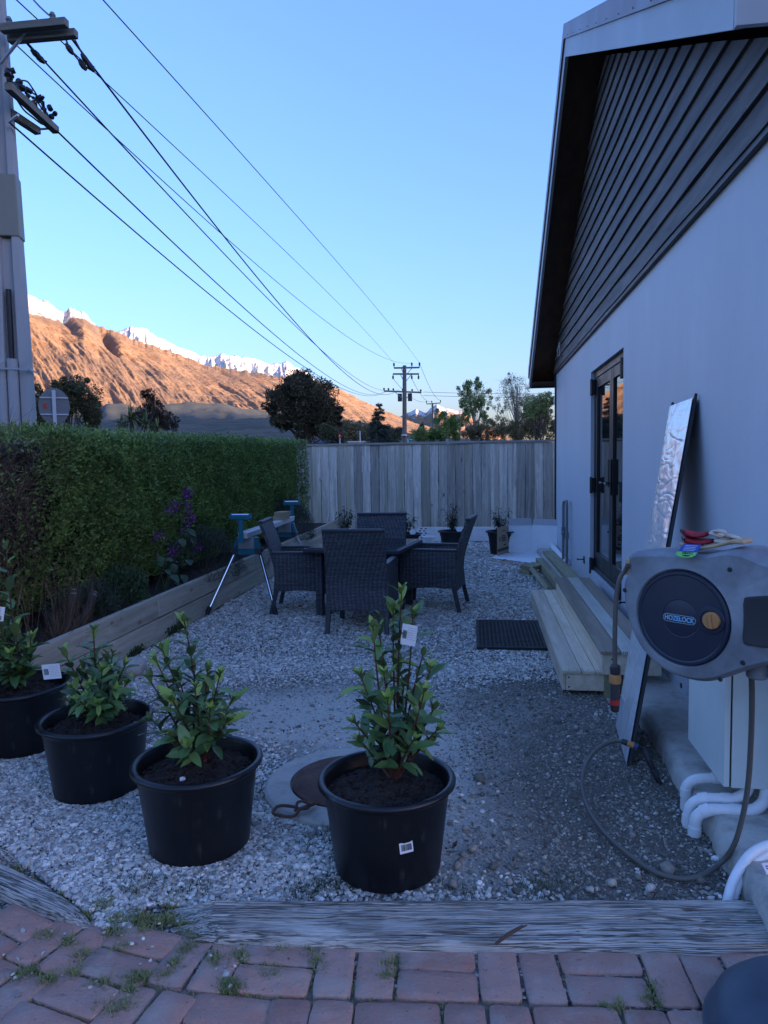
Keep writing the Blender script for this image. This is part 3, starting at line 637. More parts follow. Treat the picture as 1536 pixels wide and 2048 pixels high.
# returns at both ends and the back, so that the house is a closed box
for yy in (Y0, Y1): mb.add([(WX, yy, .09), (6.5, yy, .09), (6.5, yy, ZC), (WX, yy, ZC)], [(0, 1, 2, 3)])
mb.add([(6.5, Y0, .09), (6.5, Y1, .09), (6.5, Y1, ZC), (6.5, Y0, ZC)], [(0, 1, 2, 3)])
me = bpy.data.meshes.new('wall'); me.from_pydata(mb.v, [], mb.f); me.materials.append(M['plaster'])
wall = bpy.data.objects.new('wall', me); col.objects.link(wall); wall.parent = house; hp(wall)
# footing strip with a broken front edge
rs = np.random.RandomState(2); ny = 260; ys = np.linspace(Y0-.4, Y1+.05, ny)
prof = [(-.285, -.08), (-.28, .05), (-.262, .090), (-.24, .098), (-.1, .102), (.02, .104)]
V = []
for i, y_ in enumerate(ys):
    e = .030*(fbm(np.array([y_*5.0]), np.array([1.0]), 4, 3)[0]-.5)+.02*(vnoise(np.array([y_*23.]), np.array([2.]), 4)[0]-.5)
    for k, (dx, z) in enumerate(prof):
        V.append((WX+dx+(e if k < 4 else 0), y_, z+(.012*(fbm(np.array([y_*9.0]), np.array([k*2.0]), 3, 6)[0]-.5) if k > 0 else 0)))
k = len(prof); i = (np.arange(ny-1)[:, None]*k+np.arange(k-1)[None]).ravel()
o = np_mesh('footing', np.array(V), np.stack([i, i+1, i+k+1, i+k], 1), M['footing'], house, smooth=True); hp(o)
# cladding: rough-sawn lapped boards that fill the gable
AY, AZ = 6.90, 5.05          # apex of the soffit line on the wall
SL = .515
def gz(y): return AZ-abs(y-AY)*SL
mb = MB(); z = 2.765; step = .142; cr = random.Random(2); i = 0
while z < AZ-.02:
    zt = min(z+step, AZ-.005); hw0 = (AZ-z)/SL+.03; hw1 = (AZ-zt)/SL+.03
    y0, y1 = max(Y0, AY-hw0), min(Y1, AY+hw0); y2, y3 = max(Y0, AY-hw1), min(Y1, AY+hw1)
    n = 26; rows = []
    for q in range(n+1):
        t = q/n; yb = y0+(y1-y0)*t; yt = y2+(y3-y2)*t; wv = .014*(vnoise(np.array([yb*1.3]), np.array([i*3.7]), 9)[0]-.5)+.006*(vnoise(np.array([yb*5]), np.array([i*3.7]), 19)[0]-.5)
        rows.append([(WX+.0, yb, z+.004+wv), (WX-.039, yb, z+.004+wv), (WX-.021, yt, zt+.006+wv), (WX+.0, yt, zt+.006+wv)])
    vs = [p for r_ in rows for p in r_]; fs = []
    for q in range(n): a = q*4; fs += [(a, a+1, a+5, a+4), (a+1, a+2, a+6, a+5), (a+2, a+3, a+7, a+6)]
    fs += [(0, 3, 2, 1), (n*4, n*4+1, n*4+2, n*4+3)]
    mb.add(vs, fs); z += step; i += 1
hp(mb.build('cladding', M['clad'], house))
mb = MB(); mb.box((WX-.030, Y0, 2.735), (WX-.002, Y1, 2.767)); mb.box((WX-.022, Y1-.05, .09), (WX-.002, Y1+.012, 2.733)); hp(mb.build('dark_trim', M['trim'], house))
# roof: two slopes, verge with barge boards and metal flashing, plywood soffit
BX = .785; EH = 4.85; EN = 4.46; UA = AZ+.06
def gb(y): return UA-.02-abs(y-AY)*SL
mb = MB()
for s in (1, -1):
    ya, yb = AY, AY+s*(EH if s > 0 else EN)
    za, zb = gb(ya)+.245, gb(yb)+.245
    mb.prism([(0, 0), (1, 0), (1, 1), (0, 1)], (BX+.02, ya, za), (6.2, 0, 0), (0, yb-ya, zb-za), (0, 0, 1), .03)
roof = hp(mb.build('roof', M['roof'], house))
for s in (1, -1):
    mb = MB(); ya, yb = AY, AY+s*(EH if s > 0 else EN)
    mb.add([(BX, ya, gb(ya)), (BX, yb, gb(yb)), (BX, yb, gb(yb)+.155), (BX, ya, gb(ya)+.155), (BX+.03, ya, gb(ya)), (BX+.03, yb, gb(yb)), (BX+.03, yb, gb(yb)+.155), (BX+.03, ya, gb(ya)+.155)],
           [(0, 1, 2, 3), (7, 6, 5, 4), (0, 4, 5, 1), (1, 5, 6, 2), (2, 6, 7, 3)])
    hp(mb.build('barge_board', M['barge'], house))
    mb = MB(); z0, z1 = .157, .285
    mb.add([(BX-.016, ya, gb(ya)+z0), (BX-.016, yb, gb(yb)+z0), (BX-.016, yb, gb(yb)+z1), (BX-.016, ya, gb(ya)+z1), (BX+.10, ya, gb(ya)+z0), (BX+.10, yb, gb(yb)+z0), (BX+.10, yb, gb(yb)+z1), (BX+.10, ya, gb(ya)+z1)],
           [(0, 1, 2, 3), (7, 6, 5, 4), (0, 4, 5, 1), (1, 5, 6, 2), (2, 6, 7, 3)])
    for q in range(12):
        y_ = AY+s*(.3+q*.39); mb.lathe([(.004, 0), (.004, .004), (0, .004)], 6, M=Matrix.Translation((BX-.016, y_, gb(y_)+.18)) @ Matrix.Rotation(R(-90), 4, 'Y'))
    fl = mb.build('verge_flashing', M['flashing'], roof)
    # soffit
    mb = MB(); mb.prism([(0, 0), (1, 0), (1, 1), (0, 1)], (BX+.032, ya, gb(ya)+.045), (WX+.05-BX-.032, 0, 0), (0, yb-ya, gb(yb)-gb(ya)), (0, 0, 1), .012)
    hp(mb.build('soffit', M['soffit'], house))
mb = MB(); ye = AY+EH; mb.prism([(0, 0), (6, 0), (6, .2), (0, .2)], (BX+.001, ye+.002, gb(ye)), (1, 0, 0), (0, 0, 1), (0, 1, 0), .02); hp(mb.build('eave_fascia', M['trim'], house)); mb = MB()
ye = AY-EN; mb.prism([(0, 0), (6, 0), (6, .2), (0, .2)], (BX+.001, ye-.022, gb(ye)), (1, 0, 0), (0, 0, 1), (0, 1, 0), .02); hp(mb.build('eave_fascia', M['barge'], house)); mb = MB()
ye = AY+EH; mb.box((BX+.03, Y1, gb(ye)+.03), (6.5, AY+EH, gb(ye)+.042))
hp(mb.build('soffit', M['soffit'], house))
mb = MB(); mb.tube([(WX-.005, 10.28, 3.06), (WX-.055, 10.28, 3.03), (WX-.075, 10.28, 2.96), (WX-.065, 10.28, 2.88), (WX-.06, 10.1, 2.88), (WX-.07, 10.1, 3.05)], .008, 6); hp(mb.build('cable_hook', M['galv'], house))
mb = MB(); mb.tube([(WX+.03, Y1+.07, 2.5), (WX+.0, Y1+.07, 2.35), (WX+.05, Y1+.07, 2.15), (WX+.05, Y1+.07, .1)], .035, 10); hp(mb.build('downpipe', M['white_pvc'], house, smooth=True))

# double glass door in the reveal
door = empty('french_door'); door.parent = house; hp(door)
FX = WX+.035
mb = MB()
mb.box((FX, DY0, DZ0), (FX+.07, DY0+.06, DZ1)); mb.box((FX, DY1-.06, DZ0), (FX+.07, DY1, DZ1)); mb.box((FX, DY0+.06, DZ1-.07), (FX+.07, DY1-.06, DZ1)); mb.box((FX-.012, DY0+.06, DZ0), (FX+.07, DY1-.06, DZ0+.045))
mb.build('door_frame', M['black_metal'], door, bevel=.003)
ym = 6.80
for y0, y1 in ((DY0+.064, ym-.004), (ym+.004, DY1-.064)):
    mb = MB(); lf = FX+.006; st = .085
    z0, z1 = DZ0+.05, DZ1-.075
    mb.box((lf, y0, z0), (lf+.045, y0+st, z1)); mb.box((lf, y1-st, z0), (lf+.045, y1, z1)); mb.box((lf+.001, y0+st, z0), (lf+.044, y1-st, z0+.15)); mb.box((lf+.001, y0+st, z1-.10), (lf+.044, y1-st, z1))
    d_ = mb.build('door_leaf', M['black_metal'], door, bevel=.003)
    g_ = MB(); g_.box((lf+.018, y0+st-.005, z0+.145), (lf+.026, y1-st+.005, z1-.095)); g_.build('glass', M['glass'], d_)
for zc in (2.20, 1.19, .185+.16):
    for yy in (DY1-.055, DY0+.055):
        mb = MB(); mb.box((FX-.040, yy-.032, zc-.075), (FX-.001, yy+.032, zc+.075)); mb.lathe([(.014, -.085), (.014, .085)], 10, c=(FX-.038, yy-.002, zc)); mb.build('hinge', M['black_metal'], door, bevel=.003)
for yy in (ym-.05, ym+.055):
    mb = MB(); mb.box((FX-.012, yy-.024, 1.13 if yy < ym else 1.2), (FX+.003, yy+.024, 1.46)); hd = mb.build('handle_plate', M['black_metal'], door, bevel=.004)
    mb = MB(); sg = 1 if yy > ym else -1; mb.tube([(FX-.012, yy, 1.24), (FX-.062, yy, 1.24), (FX-.066, yy+sg*.03, 1.24), (FX-.064, yy+sg*.13, 1.238)], .009, 8); mb.build('lever', M['black_metal'], hd, smooth=True)
for yy in (5.72, 8.15):
    mb = MB(); mb.box((WX-.012, yy-.02, .30), (WX-.001, yy+.02, .38)); mb.tube([(WX-.008, yy, .345), (WX-.075, yy, .345)], .007, 6); mb.tube([(WX-.075, yy-.03, .347), (WX-.075, yy+.03, .347)], .010, 6); hp(mb.build('door_catch', M['black_metal'], house))

# ------------------------------------------------------------------ fence
fence = empty('paling_fence', (0, 13.45, 0), 0, 'weathered grey timber paling fence across the back of the yard', 'fence')
def fz(x): return 1.815+.018*(fbm(np.array([x*.6+9]), np.array([0.]), 3, 2)[0]-.5)
mb = MB(); fr = random.Random(8); x = -6.2
while x < 3.2:
    wd = .1545+fr.uniform(-.006, .003); dz = fr.uniform(-.012, .004); dy = fr.uniform(-.010, .008); lean = fr.uniform(-.004, .004)
    zt = fz(x)-.04+dz; z0 = .02+fr.uniform(0, .03)
    vs = []
    for zz, ln in ((z0, 0), (zt, lean)):
        for xx, yy in ((x+.0015, -.011+dy), (x+wd, -.011+dy+fr.uniform(-.003, .003)), (x+wd, .011+dy), (x+.0015, .011+dy)): vs.append((xx+ln, yy, zz))
    mb.add(vs, [(0, 3, 2, 1), (4, 5, 6, 7), (0, 1, 5, 4), (1, 2, 6, 5), (2, 3, 7, 6), (3, 0, 4, 7)])
    x += wd+fr.uniform(.004, .009)
mb.build('palings', M['fence'], fence)
mb = MB(); x = -6.2
while x < 3.2:
    x2 = x+2.4; mb.bar((x, 0, fz(x)-.018), (x2-.004, 0, fz(x2)-.018), .07, .042); x = x2
mb.build('cap_rail', M['fence_cap'], fence, bevel=.004)
mb = MB()
for zz in (.35, .95, 1.5): mb.box((-6.2, .013, zz-.035), (3.2, .06, zz+.035))
mb.build('rail', M['fence_cap'], fence)
for x in np.arange(-6.0, 3.1, 2.0): mb = MB(); mb.box((x-.05, .062, -.05), (x+.05, .16, 1.7)); mb.build('post', M['fence_cap'], fence)

# ------------------------------------------------------------------ retaining wall and raised bed
RX = -2.68
ret = empty('retaining_wall', (RX, 2.3, 0), 0, 'low timber retaining wall of two boards edging the hedge bed', 'retaining wall')
b1 = MB(); b2 = MB(); y = 1.2; rr_ = random.Random(4)
for (mbx, z0, z1, cuts, dx) in ((b1, .195, .372, [1.0, 3.18, 5.62, 8.2, 10.9, 13.3], 0.0), (b2, .0, .188, [1.0, 4.05, 6.9, 9.6, 13.3], .006)):
    for a, c in zip(cuts[:-1], cuts[1:]):
        j = rr_.uniform(-.006, .006); mbx.box((RX-.05+dx+j, a-2.3+.003-.0, z0+rr_.uniform(-.004, .004)), (RX+dx+j, c-2.3-.003, z1+rr_.uniform(-.006, .004)))
for mbx, nm in ((b1, 'upper_board'), (b2, 'lower_board')):
    for q in range(len(mbx.v)): mbx.v[q] = (mbx.v[q][0]-RX, mbx.v[q][1], mbx.v[q][2])
    mbx.build(nm, M['retain'], ret, bevel=.004)
for yy in (1.5, 3.15, 5.6, 8.2, 10.9, 13.0): mb = MB(); mb.box((-.15, yy-2.3-.05, -.1), (-.056, yy-2.3+.05, .34)); mb.build('post', M['retain'], ret)
struct(grid('bed_soil', -6.5, RX-.05, 1.0, 13.3, 40, 120, lambda x, y: .315+.05*(fbm(x*3, y*3, 4, 14)-.5), M['bed_soil']))

# ------------------------------------------------------------------ sleepers
def sleeper_mesh(name, far, near, zt, label, seed, broken=None, thick=.13):
    "far/near: world points of the far and near top edges, left to right; top surface carved into deep grain"
    nx, nyy = 620, 120; fp = np.array(far); npt = np.array(near)
    def along(p, t):
        d = np.concatenate([[0], np.cumsum(np.hypot(*np.diff(p, axis=0).T))]); d /= d[-1]
        return np.stack([np.interp(t, d, p[:, 0]), np.interp(t, d, p[:, 1])], -1)
    t = np.linspace(0, 1, nx); A, B = along(fp, t), along(npt, t)
    s = np.linspace(0, 1, nyy); P = A[:, None]*(1-s)[None, :, None]+B[:, None]*s[None, :, None]
    L = np.hypot(*(fp[-1]-fp[0])); Wd = np.hypot(*(fp[0]-npt[0]))
    X = np.broadcast_to((t*L)[:, None], P.shape[:2]); Y = np.broadcast_to((s*.2)[None], P.shape[:2])
    wv = Y+.006*(fbm(X*3, Y*4, 2, seed)-.5)+.012*(fbm(X*1.2, Y*0, 2, seed+3)-.5)
    g1 = fbm(X*.9, wv*150, 3, seed+1); g2 = fbm(X*1.0, wv*62, 3, seed+2); cr = np.clip((.44-g2)/.12, 0, 1); fine = np.clip((.46-g1)/.15, 0, 1)
    Z = zt-.009*cr-.002*fine+.006*(fbm(X*4, Y*8, 3, seed+6)-.5)
    ed = np.minimum(s, 1-s)[None]*.2; Z = Z-.03*np.clip(1-ed/.014, 0, 1)**2
    if broken is not None: Z, P = broken(X/L, np.broadcast_to(s[None], X.shape), Z, P)
    V = np.concatenate([P, Z[..., None]], -1)
    lo = V.copy(); lo = np.stack([V[:, 0], V[:, -1]], 1); lo[..., 2] = -thick+zt
    V = np.concatenate([lo[:, :1], V, lo[:, 1:]], 1); k = nyy+2
    i = (np.arange(nx-1)[:, None]*k+np.arange(k-1)[None]).ravel(); c = V.reshape(-1, 3).mean(0); c[2] = 0
    Fc = np.stack([i, i+1, i+k+1, i+k], 1)
    caps = []
    for e in (0, nx-1):
        q = e*k
        for j in range(1, k-2): caps.append((q, q+j, q+j+1, q+k-1) if j < k-2 else (q, q+j, q+j+1, q+j+1))
    caps = []
    for e in (0, nx-1):
        q = e*k; h = k//2
        for j in range(h-1): caps.append((q+j, q+j+1, q+k-2-j, q+k-1-j))
    Fc = np.concatenate([Fc, np.array(caps)])
    an = math.atan2(fp[1 if broken is frayed else 2][1]-fp[0][1], fp[1 if broken is frayed else 2][0]-fp[0][0]); VL = V.reshape(-1, 3)-c; ca_, sa_ = math.cos(an), math.sin(an)
    VL = np.stack([VL[:, 0]*ca_+VL[:, 1]*sa_, -VL[:, 0]*sa_+VL[:, 1]*ca_, VL[:, 2]], -1)
    o = np_mesh(name, VL, Fc, M['sleeper'], smooth=False); o.location = c; o.rotation_euler = (0, 0, an)
    return tag(o, label, 'sleeper')
p = lambda px, py: tuple(at(px, py, 'z', .03)[:2])
def frayed(T, S, Z, P):
    e = np.clip((.10-T-.05*fbm(S*9, T*0, 3, 5))/.10, 0, 1); Z = Z-.05*e; return Z, P
sleeper_mesh('sleeper', [p(335, 1797), p(700, 1797), p(1100, 1795), p(1640, 1796)], [p(345, 1866), p(700, 1884), p(1100, 1889), p(1640, 1896)], .03, 'long weathered timber sleeper with a brown twig on it, edging the brick paving', 5, frayed)
def snapped(T, S, Z, P):
    e = np.clip((T-.62+.10*fbm(S*7, T*0, 3, 8))/.08, 0, 1)*np.clip((.46-S)/.1, 0, 1); Z = Z-.055*e
    e2 = np.clip((T-.9)/.1, 0, 1); Z = Z-.03*e2*e2; return Z, P
sleeper_mesh('sleeper', [p(-260, 1600), p(0, 1688), p(110, 1737), p(190, 1822)], [p(-260, 1690), p(0, 1778), p(80, 1815), p(172, 1840)], .03, 'short weathered timber sleeper with a snapped end, slanting out at the left', 15, snapped)
mb = MB(); a = at(992, 1887, 'z', .045); c = at(1046, 1852, 'z', .055); mid = (a+c)/2+np.array([.001, .002, .003])
mb.tube([a, mid*.5+a*.5, mid, mid*.4+c*.6, c], [.004, .0055, .006, .0055, .004], 7); mb.tube([mid*.4+c*.6, c+np.array([.012, -.004, .006])], [.004, .002], 6)
tag(mb.build('twig', M['twig'], smooth=True), 'brown broken twig lying on the sleeper', 'twig')
# ------------------------------------------------------------------ leaves
def leaf_cloud(name, P, Nrm, L, Wd, mat, parent=None, seed=1, jitter=.6, fold=.25, droop=.0, up=None):
    "folded lance-shaped leaves (4 triangles) at P, pointing roughly along Nrm"
    rs = np.random.RandomState(seed); n = len(P)
    L = np.broadcast_to(L, (n,))*rs.uniform(.65, 1.25, n); Wd = np.broadcast_to(Wd, (n,))*rs.uniform(.75, 1.2, n)
    d = Nrm+rs.normal(0, jitter, (n, 3)); d /= np.linalg.norm(d, axis=1, keepdims=True)+1e-9
    q = rs.normal(0, 1, (n, 3)); s = np.cross(d, q); s /= np.linalg.norm(s, axis=1, keepdims=True)+1e-9
    if up is not None:
        s = np.cross(d, np.array(up)+rs.normal(0, .35, (n, 3))); s /= np.linalg.norm(s, axis=1, keepdims=True)+1e-9
    nn = np.cross(s, d)
    l, w_ = L[:, None], Wd[:, None]
    base = P; mid = P+d*l*.5-nn*l*droop*.2; tip = P+d*l-nn*l*droop
    a = mid+s*w_*.5+nn*w_*fold; b = mid-s*w_*.5+nn*w_*fold
    V = np.stack([base, a, tip, b, mid], 1).reshape(-1, 3); i = np.arange(n)[:, None]*5
    Fc = np.concatenate([np.concatenate([i, i+1, i+4], 1), np.concatenate([i+1, i+2, i+4], 1), np.concatenate([i+2, i+3, i+4], 1), np.concatenate([i+3, i, i+4], 1)])
    return np_mesh(name, V, Fc, mat, parent)

def big_leaves(name, specs, mat, parent=None, seg=6):
    "full leaf blades: specs = (base, dir, side-up normal, length, width, curl)"
    V, Fc = [], []
    for b, d, nrm, L, Wd, curl in specs:
        b = np.array(b, float); d = np.array(d, float); d /= np.linalg.norm(d); s = np.cross(d, nrm); s /= np.linalg.norm(s)+1e-9; n = np.cross(s, d)
        o = len(V); p = b.copy(); dd = d.copy()
        for k in range(seg+1):
            t = k/seg; wv = Wd*.5*(math.sin(math.pi*min(1, t*.97+.03)**.85)**.8)*(1 if k < seg else .0)+(.0012 if k == 0 else 0)
            wav = .06*Wd*math.sin(k*2.1+o)
            V += [tuple(p-s*wv+n*(wv*.42+wav)), tuple(p), tuple(p+s*wv+n*(wv*.42-wav))]
            th = curl/seg; dd2 = dd*math.cos(th)-n*math.sin(th); n = n*math.cos(th)+dd*math.sin(th); dd = dd2; p = p+dd*L/seg
            if k: 
                a = o+(k-1)*3; Fc += [(a, a+1, a+4, a+3), (a+1, a+2, a+5, a+4)]
    return np_mesh(name, np.array(V), np.array(Fc), mat, parent, smooth=True)

# ------------------------------------------------------------------ hedge
hedge = empty('hedge', (-3.5, 7.0, 0), 0, 'long clipped evergreen hedge with a brown dead end behind the retaining wall', 'hedge')
HO = np.array([-3.5, 7.0, 0])
def hx(y, z):        # front face of the hedge
    n = fbm(y*1.1, z*1.6, 4, 3)-.5
    under = np.clip((.95-z)/.7, 0, 1)*np.clip((7.6-y)/2.5, 0, 1)
    return -3.02+.20*n+.10*(fbm(y*4.5, z*5, 2, 44)-.5)-.24*under-.12*np.clip((y-10.6)/1.2, 0, 1)
def hz(y): return 1.68+.013*(y-4)+.06*(fbm(y*.9, y*0, 3, 7)-.5)+.04*(fbm(y*6, y*0, 2, 17)-.5)
rs = np.random.RandomState(12)
HY0, HY1 = 2.6, 11.9
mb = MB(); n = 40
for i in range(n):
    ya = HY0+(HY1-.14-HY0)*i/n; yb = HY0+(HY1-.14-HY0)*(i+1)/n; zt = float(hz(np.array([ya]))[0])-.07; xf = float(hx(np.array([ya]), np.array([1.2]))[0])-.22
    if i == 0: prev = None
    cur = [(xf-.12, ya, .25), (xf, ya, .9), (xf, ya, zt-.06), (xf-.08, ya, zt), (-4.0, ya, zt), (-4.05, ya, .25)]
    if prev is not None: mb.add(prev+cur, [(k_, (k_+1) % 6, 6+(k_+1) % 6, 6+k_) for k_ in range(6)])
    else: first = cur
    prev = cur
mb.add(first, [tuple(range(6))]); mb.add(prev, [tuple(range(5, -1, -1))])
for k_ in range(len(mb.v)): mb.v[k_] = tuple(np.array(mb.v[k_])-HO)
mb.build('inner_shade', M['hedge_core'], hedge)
def hedge_front(n, zlo=.42):
    y = HY0+(HY1-HY0)*rs.rand(n)**1.05; z = zlo+(hz(y)-zlo)*rs.rand(n); return y, z
y, z = hedge_front(135000)
thin = np.clip((1.05-z)/.55, 0, 1)*np.clip((7.4-y)/1.6, 0, 1)
clump = fbm(y*3.2, z*3.2, 3, 21)
keep = rs.rand(len(y)) > np.maximum(thin*.22, np.clip((.46-clump)/.12, 0, 1)*.55)
deadm = np.clip((4.75-y+.5*(fbm(y*2, z*2, 3, 30)-.5)*2)/.45, 0, 1)
keep &= rs.rand(len(y)) > deadm*.93
y, z = y[keep], z[keep]
x = hx(y, z)-rs.exponential(.05, len(y))+.05*(fbm(y*7, z*7, 2, 4)-.3); zr_ = np.clip((z-hz(y)+.12)/.12, 0, 1); x -= zr_**2*.07
P1 = np.stack([x, y, z], -1); N1 = np.tile([.75, -.15, .55], (len(y), 1))
yt = HY0+(HY1-HY0)*rs.rand(16000); xt = -3.0-.95*rs.rand(16000); zt = hz(yt)+.03*rs.normal(0, 1, 16000)+.05*(fbm(xt*6, yt*6, 3, 5)-.5)
k = rs.rand(16000) > np.clip((4.75-yt)/.6, 0, 1)*.88; P2 = np.stack([xt, yt, zt], -1)[k]; N2 = np.tile([.15, 0, 1.0], (len(P2), 1))
ne = 14000; xe = -3.95+1.05*rs.rand(ne); ze = .45+1.4*rs.rand(ne); ye = HY1-.1+.2*fbm(xe*3, ze*3, 3, 9)+rs.normal(0, .03, ne); P3 = np.stack([xe, ye, ze], -1); N3 = np.tile([.3, .8, .4], (ne, 1))
P = np.concatenate([P1, P2, P3]); Nn = np.concatenate([N1, N2, N3])
leaf_cloud('foliage', P-HO, Nn, .036, .020, M['hedge'], hedge, 5, .65)
# sprigs sticking out of the clipped top
ns = 900; ys = 4.4+(HY1-4.4)*rs.rand(ns); q = []; 
for i in range(ns):
    hgt = .02+.05*rs.rand(); b_ = np.array([-3.02-.8*rs.rand()**2, ys[i], float(hz(np.array([ys[i]]))[0])])
    for t in np.linspace(.2, 1, 4): q.append(b_+np.array([rs.normal(0, .008), rs.normal(0, .008), hgt*t]))
leaf_cloud('sprigs', np.array(q)-HO, np.tile([.2, 0, .9], (len(q), 1)), .030, .013, M['hedge'], hedge, 6, .6)
# dead brown end: bare twigs and a few brown leaves
def ribbons(name, A, B, wd, mat, parent, seed=1, bend=.12):
    rs = np.random.RandomState(seed); n = len(A); d = B-A; s = np.cross(d, rs.normal(0, 1, (n, 3))); s /= np.linalg.norm(s, axis=1, keepdims=True)+1e-9; s2 = np.cross(d, s); s2 /= np.linalg.norm(s2, axis=1, keepdims=True)+1e-9
    L = np.linalg.norm(d, axis=1, keepdims=True); off = rs.normal(0, bend, (n, 1))*L*s+rs.normal(0, bend, (n, 1))*L*s2; wd = np.broadcast_to(wd, (n,))[:, None]
    pts = [A, A+d*.35+off*.8, A+d*.7+off*.9, B]; ws = [1, .8, .6, .25]; rows = []
    for p_, w_ in zip(pts, ws):
        for j in range(3): a = 2.094*j; rows.append(p_+(s*math.cos(a)+s2*math.sin(a))*wd*w_*.5)
    V = np.stack(rows, 1).reshape(-1, 3); i = np.arange(n)[:, None]*12; fs = []
    for r_ in range(3):
        for j in range(3): j2 = (j+1) % 3; fs.append(np.concatenate([i+r_*3+j, i+r_*3+j2, i+(r_+1)*3+j2, i+(r_+1)*3+j], 1))
    return np_mesh(name, V, np.concatenate(fs), mat, parent)
n = 5200; yd = HY0+2.5*rs.rand(n)**.9; zd = .35+(hz(yd)-.30)*rs.rand(n); xd = hx(yd, zd)-rs.exponential(.09, n)+.02
k = rs.rand(n) < np.clip((4.9-yd)/.8, .012, 1); A = np.stack([xd, yd, zd], -1)[k]-HO; n = len(A)
dv = np.stack([rs.normal(.03, .05, n), rs.normal(.0, .10, n), rs.normal(.05, .08, n)], -1)
ribbons('dead_twigs', A, A+dv*rs.uniform(.5, 1.6, (n, 1)), rs.uniform(.0015, .0045, n), M['dead_twig'], hedge, 4)
yl = HY0+2.4*rs.rand(9000); zl = .5+(hz(yl)-.46)*rs.rand(9000)**.8; xl = hx(yl, zl)-rs.exponential(.10, 9000)-np.clip((zl-hz(yl)+.10)/.10, 0, 1)*.5*rs.rand(9000)
k = rs.rand(9000) < np.clip((4.85-yl)/.6, 0, 1)
leaf_cloud('dead_leaves', np.stack([xl, yl, zl], -1)[k]-HO, np.tile([.6, 0, .3], (k.sum(), 1)), .026, .010, M['hedge_dead'], hedge, 8, .8)
# trunks and bare inner stems low in the hedge
n = 90; ya = HY0+4.2*rs.rand(n); A = np.stack([-3.05-.22*rs.rand(n), ya, np.full(n, .3)], -1)-HO; B = A+np.stack([rs.normal(.05, .12, n), rs.normal(0, .16, n), rs.uniform(.35, 1.15, n)], -1)
ribbons('stems', A, B, rs.uniform(.004, .016, n), M['dead_twig'], hedge, 9, .06)

# ------------------------------------------------------------------ shrubs in the bed
def bush(name, c, rx, ry, h, n, L, Wd, mat, label, cat='shrub', seed=1, up=.6, stems=12):
    root = empty(name, c, 0, label, cat); rs = np.random.RandomState(seed)
    a = rs.uniform(0, 6.283, n); el = np.arcsin(rs.uniform(-.1, 1, n)); r_ = rs.uniform(.55, 1, n)**.5*(.75+.5*fbm(a*2.0, el*3, 3, seed))
    d = np.stack([np.cos(a)*np.cos(el)*rx, np.sin(a)*np.cos(el)*ry, np.sin(el)*h], -1); P = d*r_[:, None]; P[:, 2] = np.maximum(P[:, 2], .01)
    nr = d/np.linalg.norm(d, axis=1, keepdims=True)+np.array([0, 0, up])
    leaf_cloud('foliage', P, nr, L, Wd, mat, root, seed, .45)
    A = np.zeros((stems, 3)); B = np.stack([rs.uniform(-.6, .6, stems)*rx, rs.uniform(-.6, .6, stems)*ry, rs.uniform(.6, .9, stems)*h], -1)
    ribbons('stems', A, B, .008, M['dead_twig'], root, seed); return root
c = at(430, 1150, 'x', -2.88); bush('lavender_bush', (-2.88, 7.15, .30), .36, .62, .50, 9000, .045, .004, M['lavender'], 'round dark grey green lavender bush spilling over the retaining wall', seed=3)
bush('lavender_bush', (-2.92, 4.95, .30), .22, .45, .30, 3200, .04, .004, M['lavender'], 'low straggly grey lavender bush between the pale stump and the purple flowers', seed=13)
bush('rosemary_bush', (-2.90, 10.6, .30), .36, .75, .62, 7000, .05, .006, M['lavender'], 'tall grey green rosemary bush at the hedge end by the fence', seed=5, up=.9)
bush('low_shrub', (-2.95, 3.55, .30), .26, .55, .42, 5200, .034, .018, M['hedge'], 'low leafy green shrub at the dead end of the hedge', seed=23)
bush('low_shrub', (-2.92, 5.45, .30), .20, .40, .34, 2600, .032, .016, M['moss'], 'low leafy green shrub left of the purple flowers', seed=27)
tag(leaf_cloud('fallen_leaves', leaf_cloud_later, np.tile([1.0, 0, .1], (len(leaf_cloud_later), 1)), .034, .014, M['hedge_dead'], None, 4, .9), 'small brown fallen leaves scattered over the gravel', kind='stuff')
# purple honesty: stalks, petals, broad leaves
hon = empty('honesty_plant', (-2.86, 6.05, .32), 0, 'tall plant with purple flower heads and broad leaves growing against the hedge', 'flower')
A, B = [], []
hr = random.Random(6)
for px, py, n in ((372, 990, 50), (350, 1015, 34), (338, 1022, 14), (378, 1040, 36), (375, 1012, 24), (383, 1038, 18), (366, 1058, 10), (312, 1072, 18), (345, 1100, 24), (342, 1108, 14), (392, 1098, 18)):
    p = at(px, py, 'x', -2.80)-np.array([-2.86, 6.05, .32]); A.append((hr.uniform(-.05, .05), hr.uniform(-.1, .1), 0)); B.append(p)
    fl = np.array([p+np.array([hr.gauss(0, .025), hr.gauss(0, .028), hr.gauss(0, .034)]) for _ in range(int(n*1.3))])
    leaf_cloud('flower_head', fl, np.tile([.6, -.5, .4], (len(fl), 1)), .024, .022, M['purple'], hon, 3, .6)
ribbons('stalks', np.array(A), np.array(B), .007, M['moss'], hon, 3, .05)
sp = []
for px, py in ((330, 1120), (345, 1128), (318, 1112), (352, 1140), (340, 1150), (365, 1150), (370, 1165), (350, 1165), (330, 1140), (360, 1130), (375, 1120), (310, 1128), (372, 1060), (360, 1078), (380, 1075)):
    p = at(px, py, 'x', -2.79)-np.array([-2.86, 6.05, .32]); sp.append((p, (hr.uniform(.2, 1), hr.uniform(-.9, .3), hr.uniform(-.7, .2)), (.5, -.4, .9), hr.uniform(.07, .12), hr.uniform(.05, .08), hr.uniform(.3, .9)))
big_leaves('leaves', sp, M['honesty_leaf'], hon)
